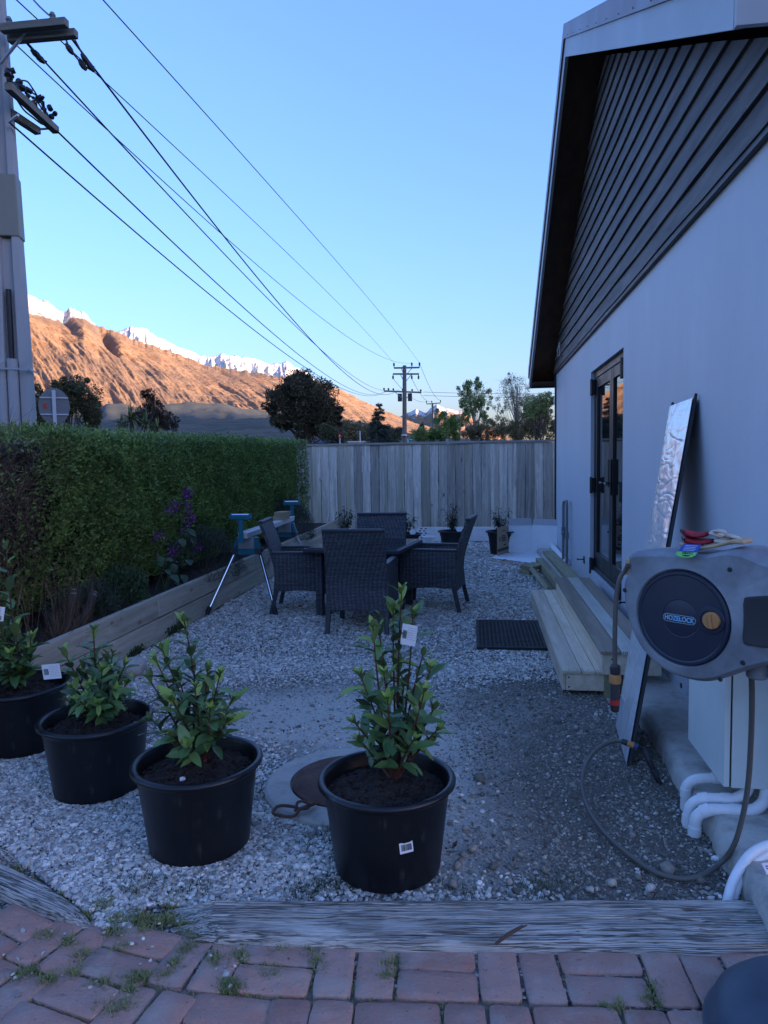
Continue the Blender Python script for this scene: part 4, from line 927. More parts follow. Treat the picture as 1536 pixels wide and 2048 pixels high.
# sawn pale stump of a cut shrub
st = empty('cut_stump', (-2.86, 4.55, .3), 0, 'gnarled grey stump with two pale sawn ends in the hedge bed', 'stump')
mb = MB(); tops = []
for px, py, rad in ((188, 1186, .030), (148, 1180, .022)):
    e = at(px, py, 'x', -2.84)-np.array([-2.86, 4.55, .3]); b_ = np.array([-.02, .08 if px > 170 else -.05, -.02]); md = (e+b_)/2+np.array([.02, .02, 0])
    mb.tube([b_, md*.6+b_*.4, md, md*.4+e*.6, e], [rad*1.5, rad*1.15, rad, rad*1.05, rad], 9); tops.append((e, rad, e-md))
mb.build('trunk', M['bark'], st, smooth=True)
mb = MB()
for e, rad, d in tops: d = Vector(d).normalized(); mb.tube([Vector(e)-d*.03, Vector(e)+d*.006], [rad*1.06, rad*.9], 9)
mb.build('sawn_end', M['bark_pale'], st)
A = np.zeros((260, 3))+rs.normal(0, .09, (260, 3))*np.array([.5, 1.3, .2]); ribbons('twigs', A, A+np.abs(rs.normal(0, 1, (260, 3)))*np.array([.05, .0, .25])+rs.normal(0, .06, (260, 3)), .004, M['dead_twig'], st, 7)
# weeds at the foot of the retaining wall
for px, py, r_, nm, lab in ((315, 1262, .16, 'weed', 'small leafy weed at the foot of the retaining wall'), (245, 1310, .09, 'weed', 'smallest weed by the pale rock at the wall foot')):
    c = at(px, py, 'z', 0); n = 420; P = rs.normal(0, 1, (n, 3))*np.array([r_*.45, r_*.6, r_*.22]); P[:, 2] = np.abs(P[:, 2]); P[:, 0] = np.maximum(P[:, 0], RX-c[0]+.02)
    o = leaf_cloud(nm, P, np.tile([0, 0, 1.0], (n, 1)), .028, .013, M['moss'], None, 4, .8); o.location = c; tag(o, lab, 'weed')

# ------------------------------------------------------------------ potted bays
def pot_mesh(rt, rb, h, root, mat, rimw=.020, rimh=.028, n=64):
    mb = MB(); t = .006
    mb.lathe([(rb-.01, .0), (rb, .004), (rb+(rt-rb)*.5, h*.5), (rt-.004, h-rimh-.012), (rt-.001, h-rimh-.004), (rt+rimw*.55, h-rimh+.002), (rt+rimw, h-rimh*.6), (rt+rimw, h-rimh*.35), (rt+rimw*.7, h-.002), (rt+rimw*.2, h), (rt-t*.8, h-.004), (rt-t*1.6, h-.016), (rb+(rt-rb)*.5-t, h*.5), (rb-t, .05), (0, .05)], n)
    return mb.build('pot', mat, root, smooth=True, sharp=50)
def soil_mesh(r, z, root, seed, mound=.03):
    rs = np.random.RandomState(seed); nr, na = 30, 72; V = [(0, 0, z+mound)]
    for i in range(1, nr+1):
        for j in range(na):
            a = 2*math.pi*j/na; q = r*i/nr; x, y = q*math.cos(a), q*math.sin(a)
            V.append((x, y, z+mound*(1-(i/nr)**1.5)+.030*(fbm(np.array([x*16+seed]), np.array([y*16]), 4, 5)[0]-.5)+.016*(vnoise(np.array([x*60+seed]), np.array([y*60]), 7)[0]-.5)+.010*(vnoise(np.array([x*130+seed]), np.array([y*130]), 8)[0]-.5)))
    mb = MB(); fs = [(0, 1+j, 1+(j+1) % na) for j in range(na)]
    for i in range(nr-1):
        for j in range(na): fs.append((1+i*na+j, 1+(i+1)*na+j, 1+(i+1)*na+(j+1) % na, 1+i*na+(j+1) % na))
    mb.add(V, fs); so_ = mb.build('soil', M['soil'], root, smooth=True)
    n = 420; a = rs.uniform(0, 6.283, n); q = r*np.sqrt(rs.rand(n))*.97; P = np.stack([q*np.cos(a), q*np.sin(a), z+mound*(1-(q/r)**1.5)+.004], -1)
    bits = stones('bark_bits', P, rs.uniform(.003, .009, n), M['soil'], seed, (.4, .9)); bits.parent = so_; bits['kind'] = 'stuff'
    return so_
def bay(root, branches, seed, leaf=.082, density=1.0):
    "branches: (base, tip, leaves) in pot coordinates; leaves in loose whorls, pale and upright at the tips"
    r = random.Random(seed); mb = MB(); old, new = [], []
    for b_, tip, nl, bare in branches:
        b_, tip = np.array(b_, float), np.array(tip, float); md = (b_+tip)/2+np.array([r.uniform(-.02, .02), r.uniform(-.02, .02), 0])
        if (tip-b_)[2] < .35*np.linalg.norm(tip-b_): md[2] -= .015
        pts = [b_*(1-t)**2+2*md*t*(1-t)+tip*t*t for t in np.linspace(0, 1, 7)]
        mb.tube(pts, list(np.linspace(.0062, .0024, 7)), 6)
        ax = (tip-b_)/np.linalg.norm(tip-b_); ph = r.uniform(0, 6.28)
        for i in range(nl):
            t = bare+(1-bare)*(i+.5)/nl; p = b_*(1-t)**2+2*md*t*(1-t)+tip*t*t; ph += 2.4+r.uniform(-.4, .4)
            s = np.cross(ax, [.3, .7, .2]); s /= np.linalg.norm(s); q = np.cross(ax, s); rad = s*math.cos(ph)+q*math.sin(ph)
            lift = r.uniform(.25, 1.25)+(.8 if t > .9 else 0)
            d = rad+ax*lift+np.array([0, 0, r.uniform(-.35, .35)]); L = leaf*1.18*r.uniform(.62, 1.22)*(.72 if t > .92 else 1)
            (new if t > .88 and r.random() < .8 else old).append((p, d, ax+rad*-.15+np.array([0, 0, .35]), L, L*r.uniform(.34, .44), r.uniform(-.1, .7)))
        for i in range(4):
            ph += 1.6; s = np.cross(ax, [.3, .7, .2]); s /= np.linalg.norm(s); q = np.cross(ax, s); rad = s*math.cos(ph)+q*math.sin(ph)
            L = leaf*r.uniform(.35, .62); new.append((tip, rad*.5+ax, -rad, L, L*.40, .15))
    mb.build('stems', M['stem_red'], root, smooth=True)
    big_leaves('leaves', old, M['bay'], root); big_leaves('young_leaves', new, M['bay_new'], root)
def plant_tag(root, p, rz, tilt, w_=.062, h=.05, lines=6, lab='white plant tag'):
    Mx = Matrix.Translation(p) @ Euler((tilt[0], tilt[1], rz)).to_matrix().to_4x4()
    mb = MB(); mb.box((-w_/2, -.0006, -h/2), (w_/2, .0006, h/2), Mx); t = mb.build('plant_tag', M['paper'], root)
    mb = MB(); r = random.Random(3)
    for i in range(lines):
        z = h*.34-i*h*.11; x = -w_*.1
        while x < w_*.40: l = r.uniform(.004, .012); mb.box((x, -.0011, z-.0009), (min(x+l, w_*.43), -.0008, z+.0009), Mx); x += l+.003
    mb.build('printed_text', M['ink_pale'], t)
    mb = MB(); x = -w_*.42
    while x < -w_*.16: l = r.choice((.0008, .0014, .002)); mb.box((x, -.0011, -h*.2), (x+l, -.0008, h*.2), Mx); x += l+r.choice((.0009, .0015))
    mb.build('barcode', M['ink'], t)
    return t
POTS = []
def bay_pot(c, label, seed, branches, leaf=.082, rt=.232, rb=.192, h=.335, grp='bay trees in black pots'):
    root = empty('potted_bay_tree', (c[0], c[1], .0), 0, label, 'potted plant', grp)
    pot_mesh(rt, rb, h, root, M['pot']); soil_mesh(rt-.012, h-.062, root, seed)
    bay(root, branches, seed, leaf); POTS.append(root); return root
ZS = .30
def pb(root_c, y, lst, seed, base=(0, 0)):
    "branches whose tips are seen at photo pixels (px, py) on the plane y"
    r = random.Random(seed); out = []
    for px, py, dy, nl, bare in lst:
        t = at(px, py, 'y', y+dy)-np.array([root_c[0], root_c[1], 0]); b0 = np.array([base[0]+r.uniform(-.012, .012), base[1]+r.uniform(-.012, .012), ZS-.01])
        out.append((b0, t, nl, bare))
    return out
c = np.array([-.345, 2.51]); by = 2.55
fp_ = bay_pot(c, 'black tub with the tallest bay tree and a small barcode sticker on its side', 1,
   pb(c, by, [(803, 1185, 0, 17, .50), (746, 1256, -.03, 9, .45), (758, 1262, .03, 6, .6), (845, 1312, .03, 9, .4), (860, 1340, -.02, 10, .35), (722, 1355, -.04, 10, .3), (735, 1400, .05, 9, .25), (712, 1448, -.02, 8, .25), (866, 1420, .04, 9, .3), (848, 1385, -.08, 10, .25), (768, 1350, -.09, 12, .3), (775, 1400, -.12, 12, .2),
                   (808, 1370, .10, 11, .3), (872, 1462, .0, 6, .3), (722, 1482, -.06, 6, .3), (828, 1478, -.10, 7, .3), (760, 1445, .12, 8, .2), (820, 1435, .10, 8, .2), (786, 1222, .01, 5, .8), (826, 1232, .02, 5, .8)], 2, base=(.022, .06)), leaf=.086)
plant_tag(fp_, Vector(at(818, 1270, 'y', 2.50))-Vector((c[0], c[1], 0)), R(-8), (0, R(8)), .055, .075)
mb = MB()
def on_pot(px, py, c, rt=.232, rb=.192, h=.335):
    d = ray(px, py); t = 0.5
    for _ in range(3000):
        p = np.array([0, 0, H])+d/np.linalg.norm(d)*t
        if math.hypot(p[0]-c[0], p[1]-c[1]) < rb+(rt-rb)*max(0, p[2])/h and p[2] < h: return p
        t += .001
    return p
p = on_pot(812, 1694, c); a = math.atan2(p[1]-c[1], p[0]-c[0]); pl = Vector(p)-Vector((c[0], c[1], 0))
Mx = Matrix.Translation(pl+Vector((math.cos(a), math.sin(a), 0))*.003) @ Euler((0, R(-4), a+math.pi/2)).to_matrix().to_4x4() @ Matrix.Rotation(R(-7), 4, 'X')
mb.box((-.024, -.0006, -.018), (.024, .0006, .018), Mx); stk = mb.build('barcode_sticker', M['paper'], fp_)
mb = MB(); x = -.018; r = random.Random(9)
while x < .018: l = r.choice((.0007, .0011, .0016)); mb.box((x, -.0012, -.010), (x+l, -.0008, .011), Mx); x += l+r.choice((.0007, .0012))
mb.build('barcode', M['ink'], stk)

c = np.array([-1.10, 2.59]); by = 2.62
bay_pot(c, 'black tub with a bay tree and a white chip on its soil, untagged', 2,
   pb(c, by, [(368, 1240, 0, 22, .35), (312, 1320, -.03, 14, .3), (325, 1300, .04, 12, .35), (300, 1360, .0, 12, .25), (415, 1340, .03, 14, .25), (440, 1350, -.03, 14, .2), (465, 1400, .02, 12, .35), (455, 1440, -.05, 8, .4), (305, 1440, .03, 8, .35), (345, 1400, -.1, 14, .2), (390, 1375, -.12, 18, .15), (420, 1420, -.1, 12, .2), (345, 1470, -.1, 8, .2), (375, 1490, -.14, 7, .3), (385, 1330, .08, 16, .2), (430, 1400, .1, 14, .2), (355, 1350, .06, 14, .2), (400, 1440, .12, 10, .2)], 5, base=(.0, .04)), leaf=.078)
ch = stones('wood_chip', np.array([at(365, 1558, 'z', .30)]), np.array([.012]), M['paper'], 4); ch['kind'] = 'thing'; tag(ch, 'white chip lying on the soil of the second bay tub', 'chip')
c = np.array([-1.755, 3.0]); by = 3.02
p3 = bay_pot(c, 'black tub with the bushiest bay tree and a white tag held out to the left', 3,
   pb(c, by, [(187, 1262, 0, 16, .4), (128, 1305, -.02, 10, .5), (165, 1330, .04, 12, .3), (225, 1310, .02, 14, .25), (250, 1330, -.02, 14, .25), (255, 1365, .03, 12, .2), (145, 1375, -.05, 10, .3), (135, 1400, .0, 10, .25), (205, 1340, -.1, 18, .15), (180, 1370, -.12, 16, .15), (230, 1380, -.1, 14, .2), (215, 1320, .1, 16, .2), (240, 1350, .1, 14, .2), (190, 1320, .08, 14, .2), (160, 1400, -.1, 10, .2), (235, 1400, .0, 10, .2), (195, 1405, -.12, 10, .2)], 8, base=(.0, .04)), leaf=.076)
plant_tag(p3, Vector(at(103, 1343, 'y', 2.95))-Vector((c[0], c[1], 0)), R(-12), (0, R(-9)), .105, .068, 7)
c = np.array([-2.42, 3.42]); by = 3.44
p4 = bay_pot(c, 'black tub with a bay tree cut off by the left edge of the view', 4,
   pb(c, by, [(12, 1095, 0, 22, .3), (-20, 1180, .0, 12, .3), (30, 1260, -.04, 12, .25), (62, 1275, .0, 14, .25), (55, 1300, -.06, 14, .2), (20, 1310, -.1, 16, .15), (-20, 1280, -.05, 14, .2), (0, 1330, -.12, 12, .2), (45, 1330, .05, 12, .2), (-40, 1320, .0, 12, .2), (15, 1240, .06, 14, .2), (40, 1340, -.08, 8, .2), (-10, 1220, -.05, 12, .3)], 11, base=(.0, .02)), leaf=.085)
plant_tag(p4, Vector(at(1, 1228, 'y', 3.36))-Vector((c[0], c[1], 0)), R(30), (0, R(-80)), .075, .035, 4)

# ------------------------------------------------------------------ smaller potted plants along the fence
def fence_pot(px, py, y, label, seed, hgt, wdt, disc=True, s=1.0):
    b_ = at(px, py, 'y', y); c = np.array([b_[0], y])
    root = empty('potted_shrub', (c[0], c[1], 0), 0, label, 'potted plant', 'potted shrubs along the fence')
    h, rt, rb = .36*s, .205*s, .155*s; mb = MB()
    mb.lathe([(rb, 0), (rt-.02, h-.10), (rt-.018, h-.09), (rt-.006, h-.06), (rt-.004, h-.03), (rt+.024, h-.022), (rt+.026, h-.006), (rt+.014, h), (rt-.010, h-.004), (rt-.016, h-.04), (rb, .06), (0, .06)], 40); mb.build('pot', M['pot_back'], root, smooth=True)
    mb = MB(); mb.lathe([(rt-.014, h-.05), (0, h-.03)], 24); mb.build('soil', M['soil'], root)
    r = random.Random(seed); sp = []; mb = MB()
    for i in range(9):
        a = r.uniform(0, 6.28); q = wdt*r.uniform(.1, .85); tip = np.array([q*math.cos(a), q*math.sin(a), h+hgt*(r.uniform(.45, .95) if i else 1.0)]); b0 = np.array([0, 0, h-.04])
        if i == 0: tip[:2] *= .3
        pts = [b0+(tip-b0)*t for t in np.linspace(0, 1, 5)]; mb.tube(pts, [.006, .005, .004, .003, .002], 5)
        for k in range(15):
            t = .3+.7*k/14; p = b0+(tip-b0)*t; a2 = k*2.4+r.uniform(-.4, .4); d = np.array([math.cos(a2), math.sin(a2), r.uniform(.0, .9)]); sp.append((p, d, (0, 0, 1), r.uniform(.07, .11), r.uniform(.020, .028), r.uniform(.9, 1.9)))
    mb.build('stems', M['stem_red'], root); big_leaves('leaves', sp, M['shrub_leaf'], root, 5)
    if disc:
        mb = MB(); mb.lathe([(.045, 0), (.047, .002), (.045, .004)], 20, M=Matrix.Translation((.11, -.1, h+.025)) @ Euler((R(65), 0, R(15))).to_matrix().to_4x4()); mb.build('plant_tag', M['paper'], root)
    return root
fence_pot(690, 1120, 11.1, 'potted shrub with a round pale tag, half hidden behind the left part of the table', 3, .40, .20)
fence_pot(813, 1120, 10.9, 'potted shrub with a round pale tag, just behind the rear wicker chair', 5, .36, .24)
fence_pot(905, 1110, 11.3, 'potted shrub behind the right wicker chair, beside the white bucket', 8, .42, .20)
fence_pot(1001, 1110, 11.25, 'potted shrub standing left of the open cardboard box', 11, .36, .26, False)
# ------------------------------------------------------------------ wicker chairs and table
def make_chair():
    root = empty('wicker_chair')
    # chair faces +Y, back at y = 0; x across
    w2, dp, sh, ah, bh = .275, .56, .40, .592, .89
    mb = MB(); n = 8; t = .035         # reclined, slightly curved back
    for i in range(n):
        pass
    rows = []
    for i in range(n+1):
        z = .20+(bh-.20)*i/n; y = .03-.15*max(0, (z-.40)/.5)**1.3-.02*max(0, (.4-z)/.2); hw = w2-.012+.004*i/n
        rows += [(-hw, y-t/2, z), (hw, y-t/2, z), (hw, y+t/2, z), (-hw, y+t/2, z)]
    fs = [(i*4+k, i*4+(k+1) % 4, (i+1)*4+(k+1) % 4, (i+1)*4+k) for i in range(n) for k in range(4)]+[(3, 2, 1, 0), (n*4, n*4+1, n*4+2, n*4+3)]
    mb.add(rows, fs); mb.build('backrest', M['wicker'], root, bevel=.006)
    mb = MB(); yb = .03-.15*1.0**1.3; mb.bar((-w2+.008, yb+.004, bh+.012), (w2-.008, yb+.004, bh+.012), .05, .03); mb.build('back_roll', M['wicker_frame'], root, bevel=.012, seg=3)
    for s in (-1, 1):
        # side panel: arm level top, arched bottom
        poly = [(.02, .24), (.10, .225), (.20, .235), (.30, .235), (.42, .222), (dp-.04, .19), (dp-.01, .16), (dp, .56), (dp-.01, ah-.02), (dp-.04, ah), (.30, ah+.004), (.0, ah+.012), (.0, .5)]
        mb = MB(); mb.prism(poly, (s*(w2+.0), 0, 0), (0, 1, 0), (0, 0, 1), (-s, 0, 0), .045); mb.build('side_panel', M['wicker'], root, bevel=.005)
        mb = MB(); mb.box((min(s*(w2+.004), s*(w2-.05)), -.02, ah+.0), (max(s*(w2+.004), s*(w2-.05)), dp+.004, ah+.022)); mb.build('armrest', M['wicker_frame'], root, bevel=.008, seg=3)
        for y0, y1 in ((.03, -.03), (dp-.03, dp-.015)):
            mb = MB(); mb.bar((s*(w2-.022), y0, .26), (s*(w2-.016), y1, .002), .040, .040, (0, 1, 0)); mb.build('leg', M['wicker_frame'], root, bevel=.006)
    mb = MB(); mb.box((-w2+.046, .05, sh-.05), (w2-.046, dp-.015, sh)); mb.build('seat', M['wicker'], root, bevel=.006)
    mb = MB(); mb.prism([(-w2+.046, .21), (0, .25), (w2-.046, .21), (w2-.046, sh-.052), (-w2+.046, sh-.052)], (0, dp-.045, 0), (1, 0, 0), (0, 0, 1), (0, 1, 0), .03); mb.prism([(-w2+.02, .19), (-.12, .215), (.12, .215), (w2-.02, .19), (w2-.02, .24), (-w2+.02, .24)], (0, .0, 0), (1, 0, 0), (0, 0, 1), (0, 1, 0), .03); mb.build('apron', M['wicker'], root)
    return root
chair = make_chair()
def place_chair(src, x, y, rz, label):
    c = src if src is chair and 'label' not in src else copy_tree(chair)
    c.location = (x, y, 0); c.rotation_euler = (0, 0, rz); tag(c, label, 'chair', 'wicker chairs around the table'); return c
place_chair(chair, -1.05, 5.96, R(-2), 'charcoal wicker chair nearest the viewer, its back turned to the camera')
place_chair(chair, -2.02, 6.93, R(-84), 'charcoal wicker chair on the left of the table, beside the saw stand')
place_chair(chair, -.20, 7.14, R(82), 'charcoal wicker chair on the right of the table, seen from its side')
place_chair(chair, -1.06, 7.56, R(182), 'charcoal wicker chair at the far side of the table, facing the camera')
def cushion(x, y, rz, label):
    mb = MB(); n = 14; vs = []
    for sg in (-1, 1):
        for i in range(n+1):
            for j in range(n+1):
                u, v = i/n*2-1, j/n*2-1; e = (1-abs(u)**4)*(1-abs(v)**4); vs.append((u*.215, v*.225, .035+sg*.034*e**.6))
    N1 = (n+1)**2; fs = []
    for b_ in (0, N1):
        for i in range(n):
            for j in range(n): a = b_+i*(n+1)+j; fs.append((a, a+n+1, a+n+2, a+1))
    mb.add(vs, fs); o = mb.build('seat_cushion', M['cushion'], None, smooth=True, sharp=80); bm = bmesh.new(); bm.from_mesh(o.data); bmesh.ops.remove_doubles(bm, verts=bm.verts, dist=.0004); bm.to_mesh(o.data); bm.free()
    o.location = (x, y, .402); o.rotation_euler = (0, 0, rz); tag(o, label, 'cushion', 'pale seat cushions')
dirv = lambda rz, d: (-math.sin(rz)*d, math.cos(rz)*d)
for (x, y, rz, lab) in ((-2.02, 6.93, R(-84), 'pale grey cushion sticking out of the left wicker chair'), (-.20, 7.14, R(82), 'pale grey cushion on the seat of the right wicker chair'), (-1.05, 5.96, R(-2), 'pale grey cushion on the seat of the nearest wicker chair'), (-1.06, 7.56, R(182), 'pale grey cushion on the seat of the far wicker chair')):
    d = dirv(rz, .44 if 'left' in lab else .335); cushion(x+d[0], y+d[1], rz, lab)
tb = empty('patio_table', (-1.13, 6.95, 0), R(-9), 'square charcoal wicker patio table with a dark glass top', 'table')
s = .47
mb = MB(); mb.box((-s, -s, .622), (s, s, .660)); mb.build('table_frame', M['wicker_frame'], tb, bevel=.006)
mb = MB(); mb.box((-s+.025, -s+.025, .6605), (s-.025, s-.025, .668)); mb.build('glass_top', M['table_glass'], tb, bevel=.002)
for sx in (-1, 1):
    for sy in (-1, 1): mb = MB(); mb.box((sx*(s-.12)-.034, sy*(s-.12)-.034, 0), (sx*(s-.12)+.034, sy*(s-.12)+.034, .621)); mb.build('leg', M['wicker'], tb, bevel=.005)

# ------------------------------------------------------------------ mitre saw stand
ss = empty('saw_stand', (-2.32, 6.8, 0), R(2), 'folding mitre saw stand with teal brackets and chrome legs by the retaining wall', 'saw stand')
mb = MB(); mb.box((-.045, -.05, .735), (-.005, 2.05, .785)); mb.box((.005, -.05, .735), (.045, 2.05, .785)); mb.box((-.052, -.05, .785), (.052, 2.05, .793)); mb.build('rail', M['alu'], ss, bevel=.004)
for y, sg in ((.10, -1), (1.72, 1)):
    mb = MB(); mb.prism([(-.13, .56), (.13, .56), (.145, .62), (.11, .735), (-.11, .735), (-.145, .62)], (0, y-.035, 0), (1, 0, 0), (0, 0, 1), (0, 1, 0), .07); br_ = mb.build('leg_bracket', M['teal'], ss, bevel=.008)
    mb = MB()
    for x_, z_ in ((-.10, .60), (-.10, .64)): mb.lathe([(.009, 0), (.009, .008), (0, .008)], 10, M=Matrix.Translation((x_, y-.036, z_)) @ Matrix.Rotation(R(90), 4, 'X'))
    mb.build('bolt', M['chrome'], br_)
    for sx in (-1, 1):
        mb = MB(); top = Vector((sx*.12, y, .60)); ft = Vector((sx*.335, y+sg*.26, .035)); mb.tube([top, ft], .017, 12); lg = mb.build('leg', M['chrome'], ss, smooth=True)
        d = (ft-top).normalized(); mb = MB(); mb.tube([ft-d*.045, ft+d*.035], .023, 12); mb.build('rubber_foot', M['rubber'], lg, smooth=True)
        mb = MB(); mb.tube([(sx*.12, y-.06, .60), (sx*.12, y+.06, .60)], .032, 12); mb.build('knob', M['grey_dark'], ss, smooth=True)
    mb = MB(); mb.box((-.08, y-.05, .62), (.08, y+.05, .735)); mb.build('clamp', M['galv'], ss, bevel=.006)
for y in (-.10, 2.10):
    mb = MB(); mb.box((-.022, y-.012, .70), (.022, y+.012, .93)); mb.box((-.11, y-.022, .93), (.11, y+.022, .965)); mb.box((-.105, y-.018, .965), (-.085, y+.018, .985)); mb.box((.085, y-.018, .965), (.105, y+.018, .985)); mb.build('end_support', M['teal'], ss, bevel=.004)
    mb = MB(); mb.tube([(-.1, y, .973), (.1, y, .973)], .011, 10); mb.build('roller', M['chrome'], ss, smooth=True)
q = R(2)
for px, dy, h0, lab, w_ in ((0, 1.52, .794, 'pale timber offcut lying across the saw stand rail, the lower of two', .16), (.01, 1.55, .840, 'pale timber offcut stacked on top of another on the saw stand rail', .13)):
    o = MB().box((-w_/2, -.10, 0), (w_/2, .12, .045)).build('timber_offcut', M['offcut'], None, bevel=.002); o.location = (-2.32-math.sin(q)*dy+px, 6.8+math.cos(q)*dy, h0); o.rotation_euler = (0, 0, R(4 if w_ > .14 else -7)); tag(o, lab, 'offcut')

# ------------------------------------------------------------------ deck steps, mat, timbers
dk = empty('deck_steps', (.5, 4.5, 0), 0, 'two-tier timber deck step below the black glass doors', 'steps')
def dbox(mb, lo, hi): return mb.box((lo[0]-.5, lo[1]-4.5, lo[2]), (hi[0]-.5, hi[1]-4.5, hi[2]))
y0, y1 = 4.50, 7.32
mb = MB()
for x0, x1 in ((.502, .618), (.622, .706), (.710, .752)): dbox(mb, (x0, y0+.004, .128), (x1, y1, .15))
dbox(mb, (.502, y0-.0, .100), (.752, y0+.003, .149)) if False else None
mb.build('lower_tread', M['deck'], dk, bevel=.003)
mb = MB(); dbox(mb, (.505, y0+.03, .02), (.528, y1-.005, .126)); dbox(mb, (.53, y0+.012, .022), (.84, y0+.034, .1265)); dbox(mb, (.735, y0+.04, .151), (.755, y1-.2, .2775)); dbox(mb, (.733, y0-.052, .152), (.756, y0+.038, .2775)); dbox(mb, (.733, y0-.075, .153), (1.08, y0-.053, .2775)); mb.build('riser', M['deck'], dk, bevel=.002)
mb = MB(); dbox(mb, (.722, y0-.09, .280), (.838, y1-.16, .302)); mb.build('upper_tread', M['deck_dark'], dk, bevel=.003)
mb = MB(); dbox(mb, (.844, y0-.09, .280), (.950, y1-.16, .3035)); t_ = mb.build('upper_tread', M['deck_groove'], dk, bevel=.003); t_['label'] = 'pale grooved deck board'
mb = MB(); dbox(mb, (.956, y0-.09, .280), (1.060, y1-.16, .302)); mb.build('upper_tread', M['deck_dark'], dk, bevel=.003)
mb = MB()
for y in (y0+.2, 5.4, 6.3, 7.1): dbox(mb, (.56, y-.04, -.01), (1.05, y+.04, .126))
dbox(mb, (.757, y0-.05, -.01), (.80, y1-.2, .150)); mb.build('bearer', M['beam'], dk)
mb = MB()
for px in (.545, .60, .66, .72): mb.lathe([(.005, 0), (.005, .001), (0, .001)], 8, M=Matrix.Translation((px-.5, y0+.02-4.5, .1505)))
for x_, z_ in ((.545, .105), (.545, .045)): mb.lathe([(.006, 0), (.006, .001), (0, .001)], 8, M=Matrix.Translation((x_-.5, y0+.0115-4.5, z_)) @ Matrix.Rotation(R(90), 4, 'X'))
mb.lathe([(.006, 0), (.006, .001), (0, .001)], 8, M=Matrix.Translation((.79-.5, y0-.0755-4.5, .25)) @ Matrix.Rotation(R(90), 4, 'X')); mb.build('screw', M['grey_dark'], dk)
mt = empty('rubber_mat', (.235, 5.99, .0), R(.5), 'black rubber mat with rows of holes lying in front of the deck step', 'door mat')
mb = MB(); W2, L2 = .275, .48
mb.box((-W2, -L2, .006), (W2, -L2+.028, .026)); mb.box((-W2, L2-.028, .006), (W2, L2, .026)); mb.box((-W2, -L2+.028, .006), (-W2+.026, L2-.028, .026)); mb.box((W2-.026, -L2+.028, .006), (W2, L2-.028, .026)); mb.build('border', M['rubber'], mt, bevel=.004)
mb = MB()
for x in np.linspace(-W2+.045, W2-.045, 15): mb.box((x-.0055, -L2+.028, .009), (x+.0055, L2-.028, .0225))
for i, y in enumerate(np.linspace(-L2+.05, L2-.05, 22)): mb.box((-W2+.026, y-.009, .0085), (W2-.026, y+.009, .0232))
mb.build('lattice', M['rubber'], mt)
def beam(x, y0, y1, z, w_, h, rz, roll, label, nm='timber_beam', mat='beam', cat='timber', grp=None):
    o = MB().box((-w_/2, -(y1-y0)/2, -h/2), (w_/2, (y1-y0)/2, h/2)).build(nm, M[mat], None, bevel=.004); o.location = (x, (y0+y1)/2, z); o.rotation_euler = (0, R(roll), R(rz)); return tag(o, label, cat, grp)
beam(1.005, 7.45, 10.45, .075, .15, .15, 1.5, 0, 'longest grey brown timber beam lying against the house wall', grp='timber beams by the deck step')
beam(.84, 7.72, 9.95, .06, .105, .105, 2, 3, 'middle timber beam, between the longest beam and the tilted one', grp='timber beams by the deck step')
beam(.70, 7.72, 9.2, .062, .10, .05, 3, 38, 'timber beam tipped up on its edge beside the end of the deck step', grp='timber beams by the deck step')
beam(.62, 9.15, 9.38, .028, .16, .05, 30, 0, 'short timber block flat on the gravel under another block', 'timber_block', 'beam', 'timber block')
beam(.66, 9.18, 9.50, .085, .16, .05, -35, 8, 'short timber block resting tilted on another block', 'timber_block', 'beam', 'timber block')

# ------------------------------------------------------------------ box, white posts, bucket, pipes by the wall
bx = empty('cardboard_box', (.55, 11.0, .035), R(0), 'open cardboard box with brown printed side and white inside, on flat sheets', 'cardboard box')
def sheet(mb, p, q, h, t=.006, lean=0.0):
    p, q = Vector(p), Vector(q); d = (q-p).normalized(); n = Vector((-d.y, d.x, 0)); l = n*lean
    vs = [p, q, q+Vector((0, 0, h))+l, p+Vector((0, 0, h))+l]; vs += [v+n*t for v in vs]
    return mb.add(vs, [(0, 1, 2, 3), (7, 6, 5, 4), (0, 4, 5, 1), (1, 5, 6, 2), (2, 6, 7, 3), (3, 7, 4, 0)])
P0 = at(1005, 1112, 'z', .035); O = np.array([.55, 11.0, 0])
a = at(1012, 1122, 'z', .03)-O; b_ = at(1031, 1113, 'z', .03)-O; 
A0 = (-.30, -.30, 0); A1 = (-.12, .12, 0); A2 = (.24, .19, 0); A3 = (.66, -.02, 0)
mb = MB(); sheet(mb, A0, A1, .42, .006); sd_ = mb.build('printed_side', M['cardboard'], bx)
mb = MB(); d = Vector(A1)-Vector(A0); u = d.normalized(); n_ = Vector((u.y, -u.x, 0))
def mark(u0, u1, z0, z1): mb.prism([(u0, z0), (u1, z0), (u1, z1), (u0, z1)], Vector(A0)+n_*.0015, u, (0, 0, 1), n_, .001)
mark(.0, d.length, .055, .10); mark(.16, .34, .20, .225); mark(.16, .34, .235, .26); mark(.16, .30, .27, .29); mark(.07, .11, .21, .28); mark(.2, .3, .35, .365); mark(.24, .34, .13, .15)
mb.build('print', M['ink'], sd_)
mb = MB(); sheet(mb, A1, A2, .42, .006, .01); sheet(mb, A2, A3, .42, .006, .0); mb.build('inner_side', M['card_white'], bx)
mb = MB(); sheet(mb, (-.115, .118, .422), (.235, .188, .422), .10, .005, .03); sheet(mb, (.25, .180, .422), (.655, -.02, .422), .09, .005, .03); mb.build('flap', M['card_grey'], bx)
mb = MB(); mb.prism([(.37, .0), (.68, .0), (.68, .02), (.37, .02)], (0, -.09, .03), (1, 0, 0), (0, 0, 1), (0, 1, 0), .02); mb.build('dark_edge', M['ink'], bx)
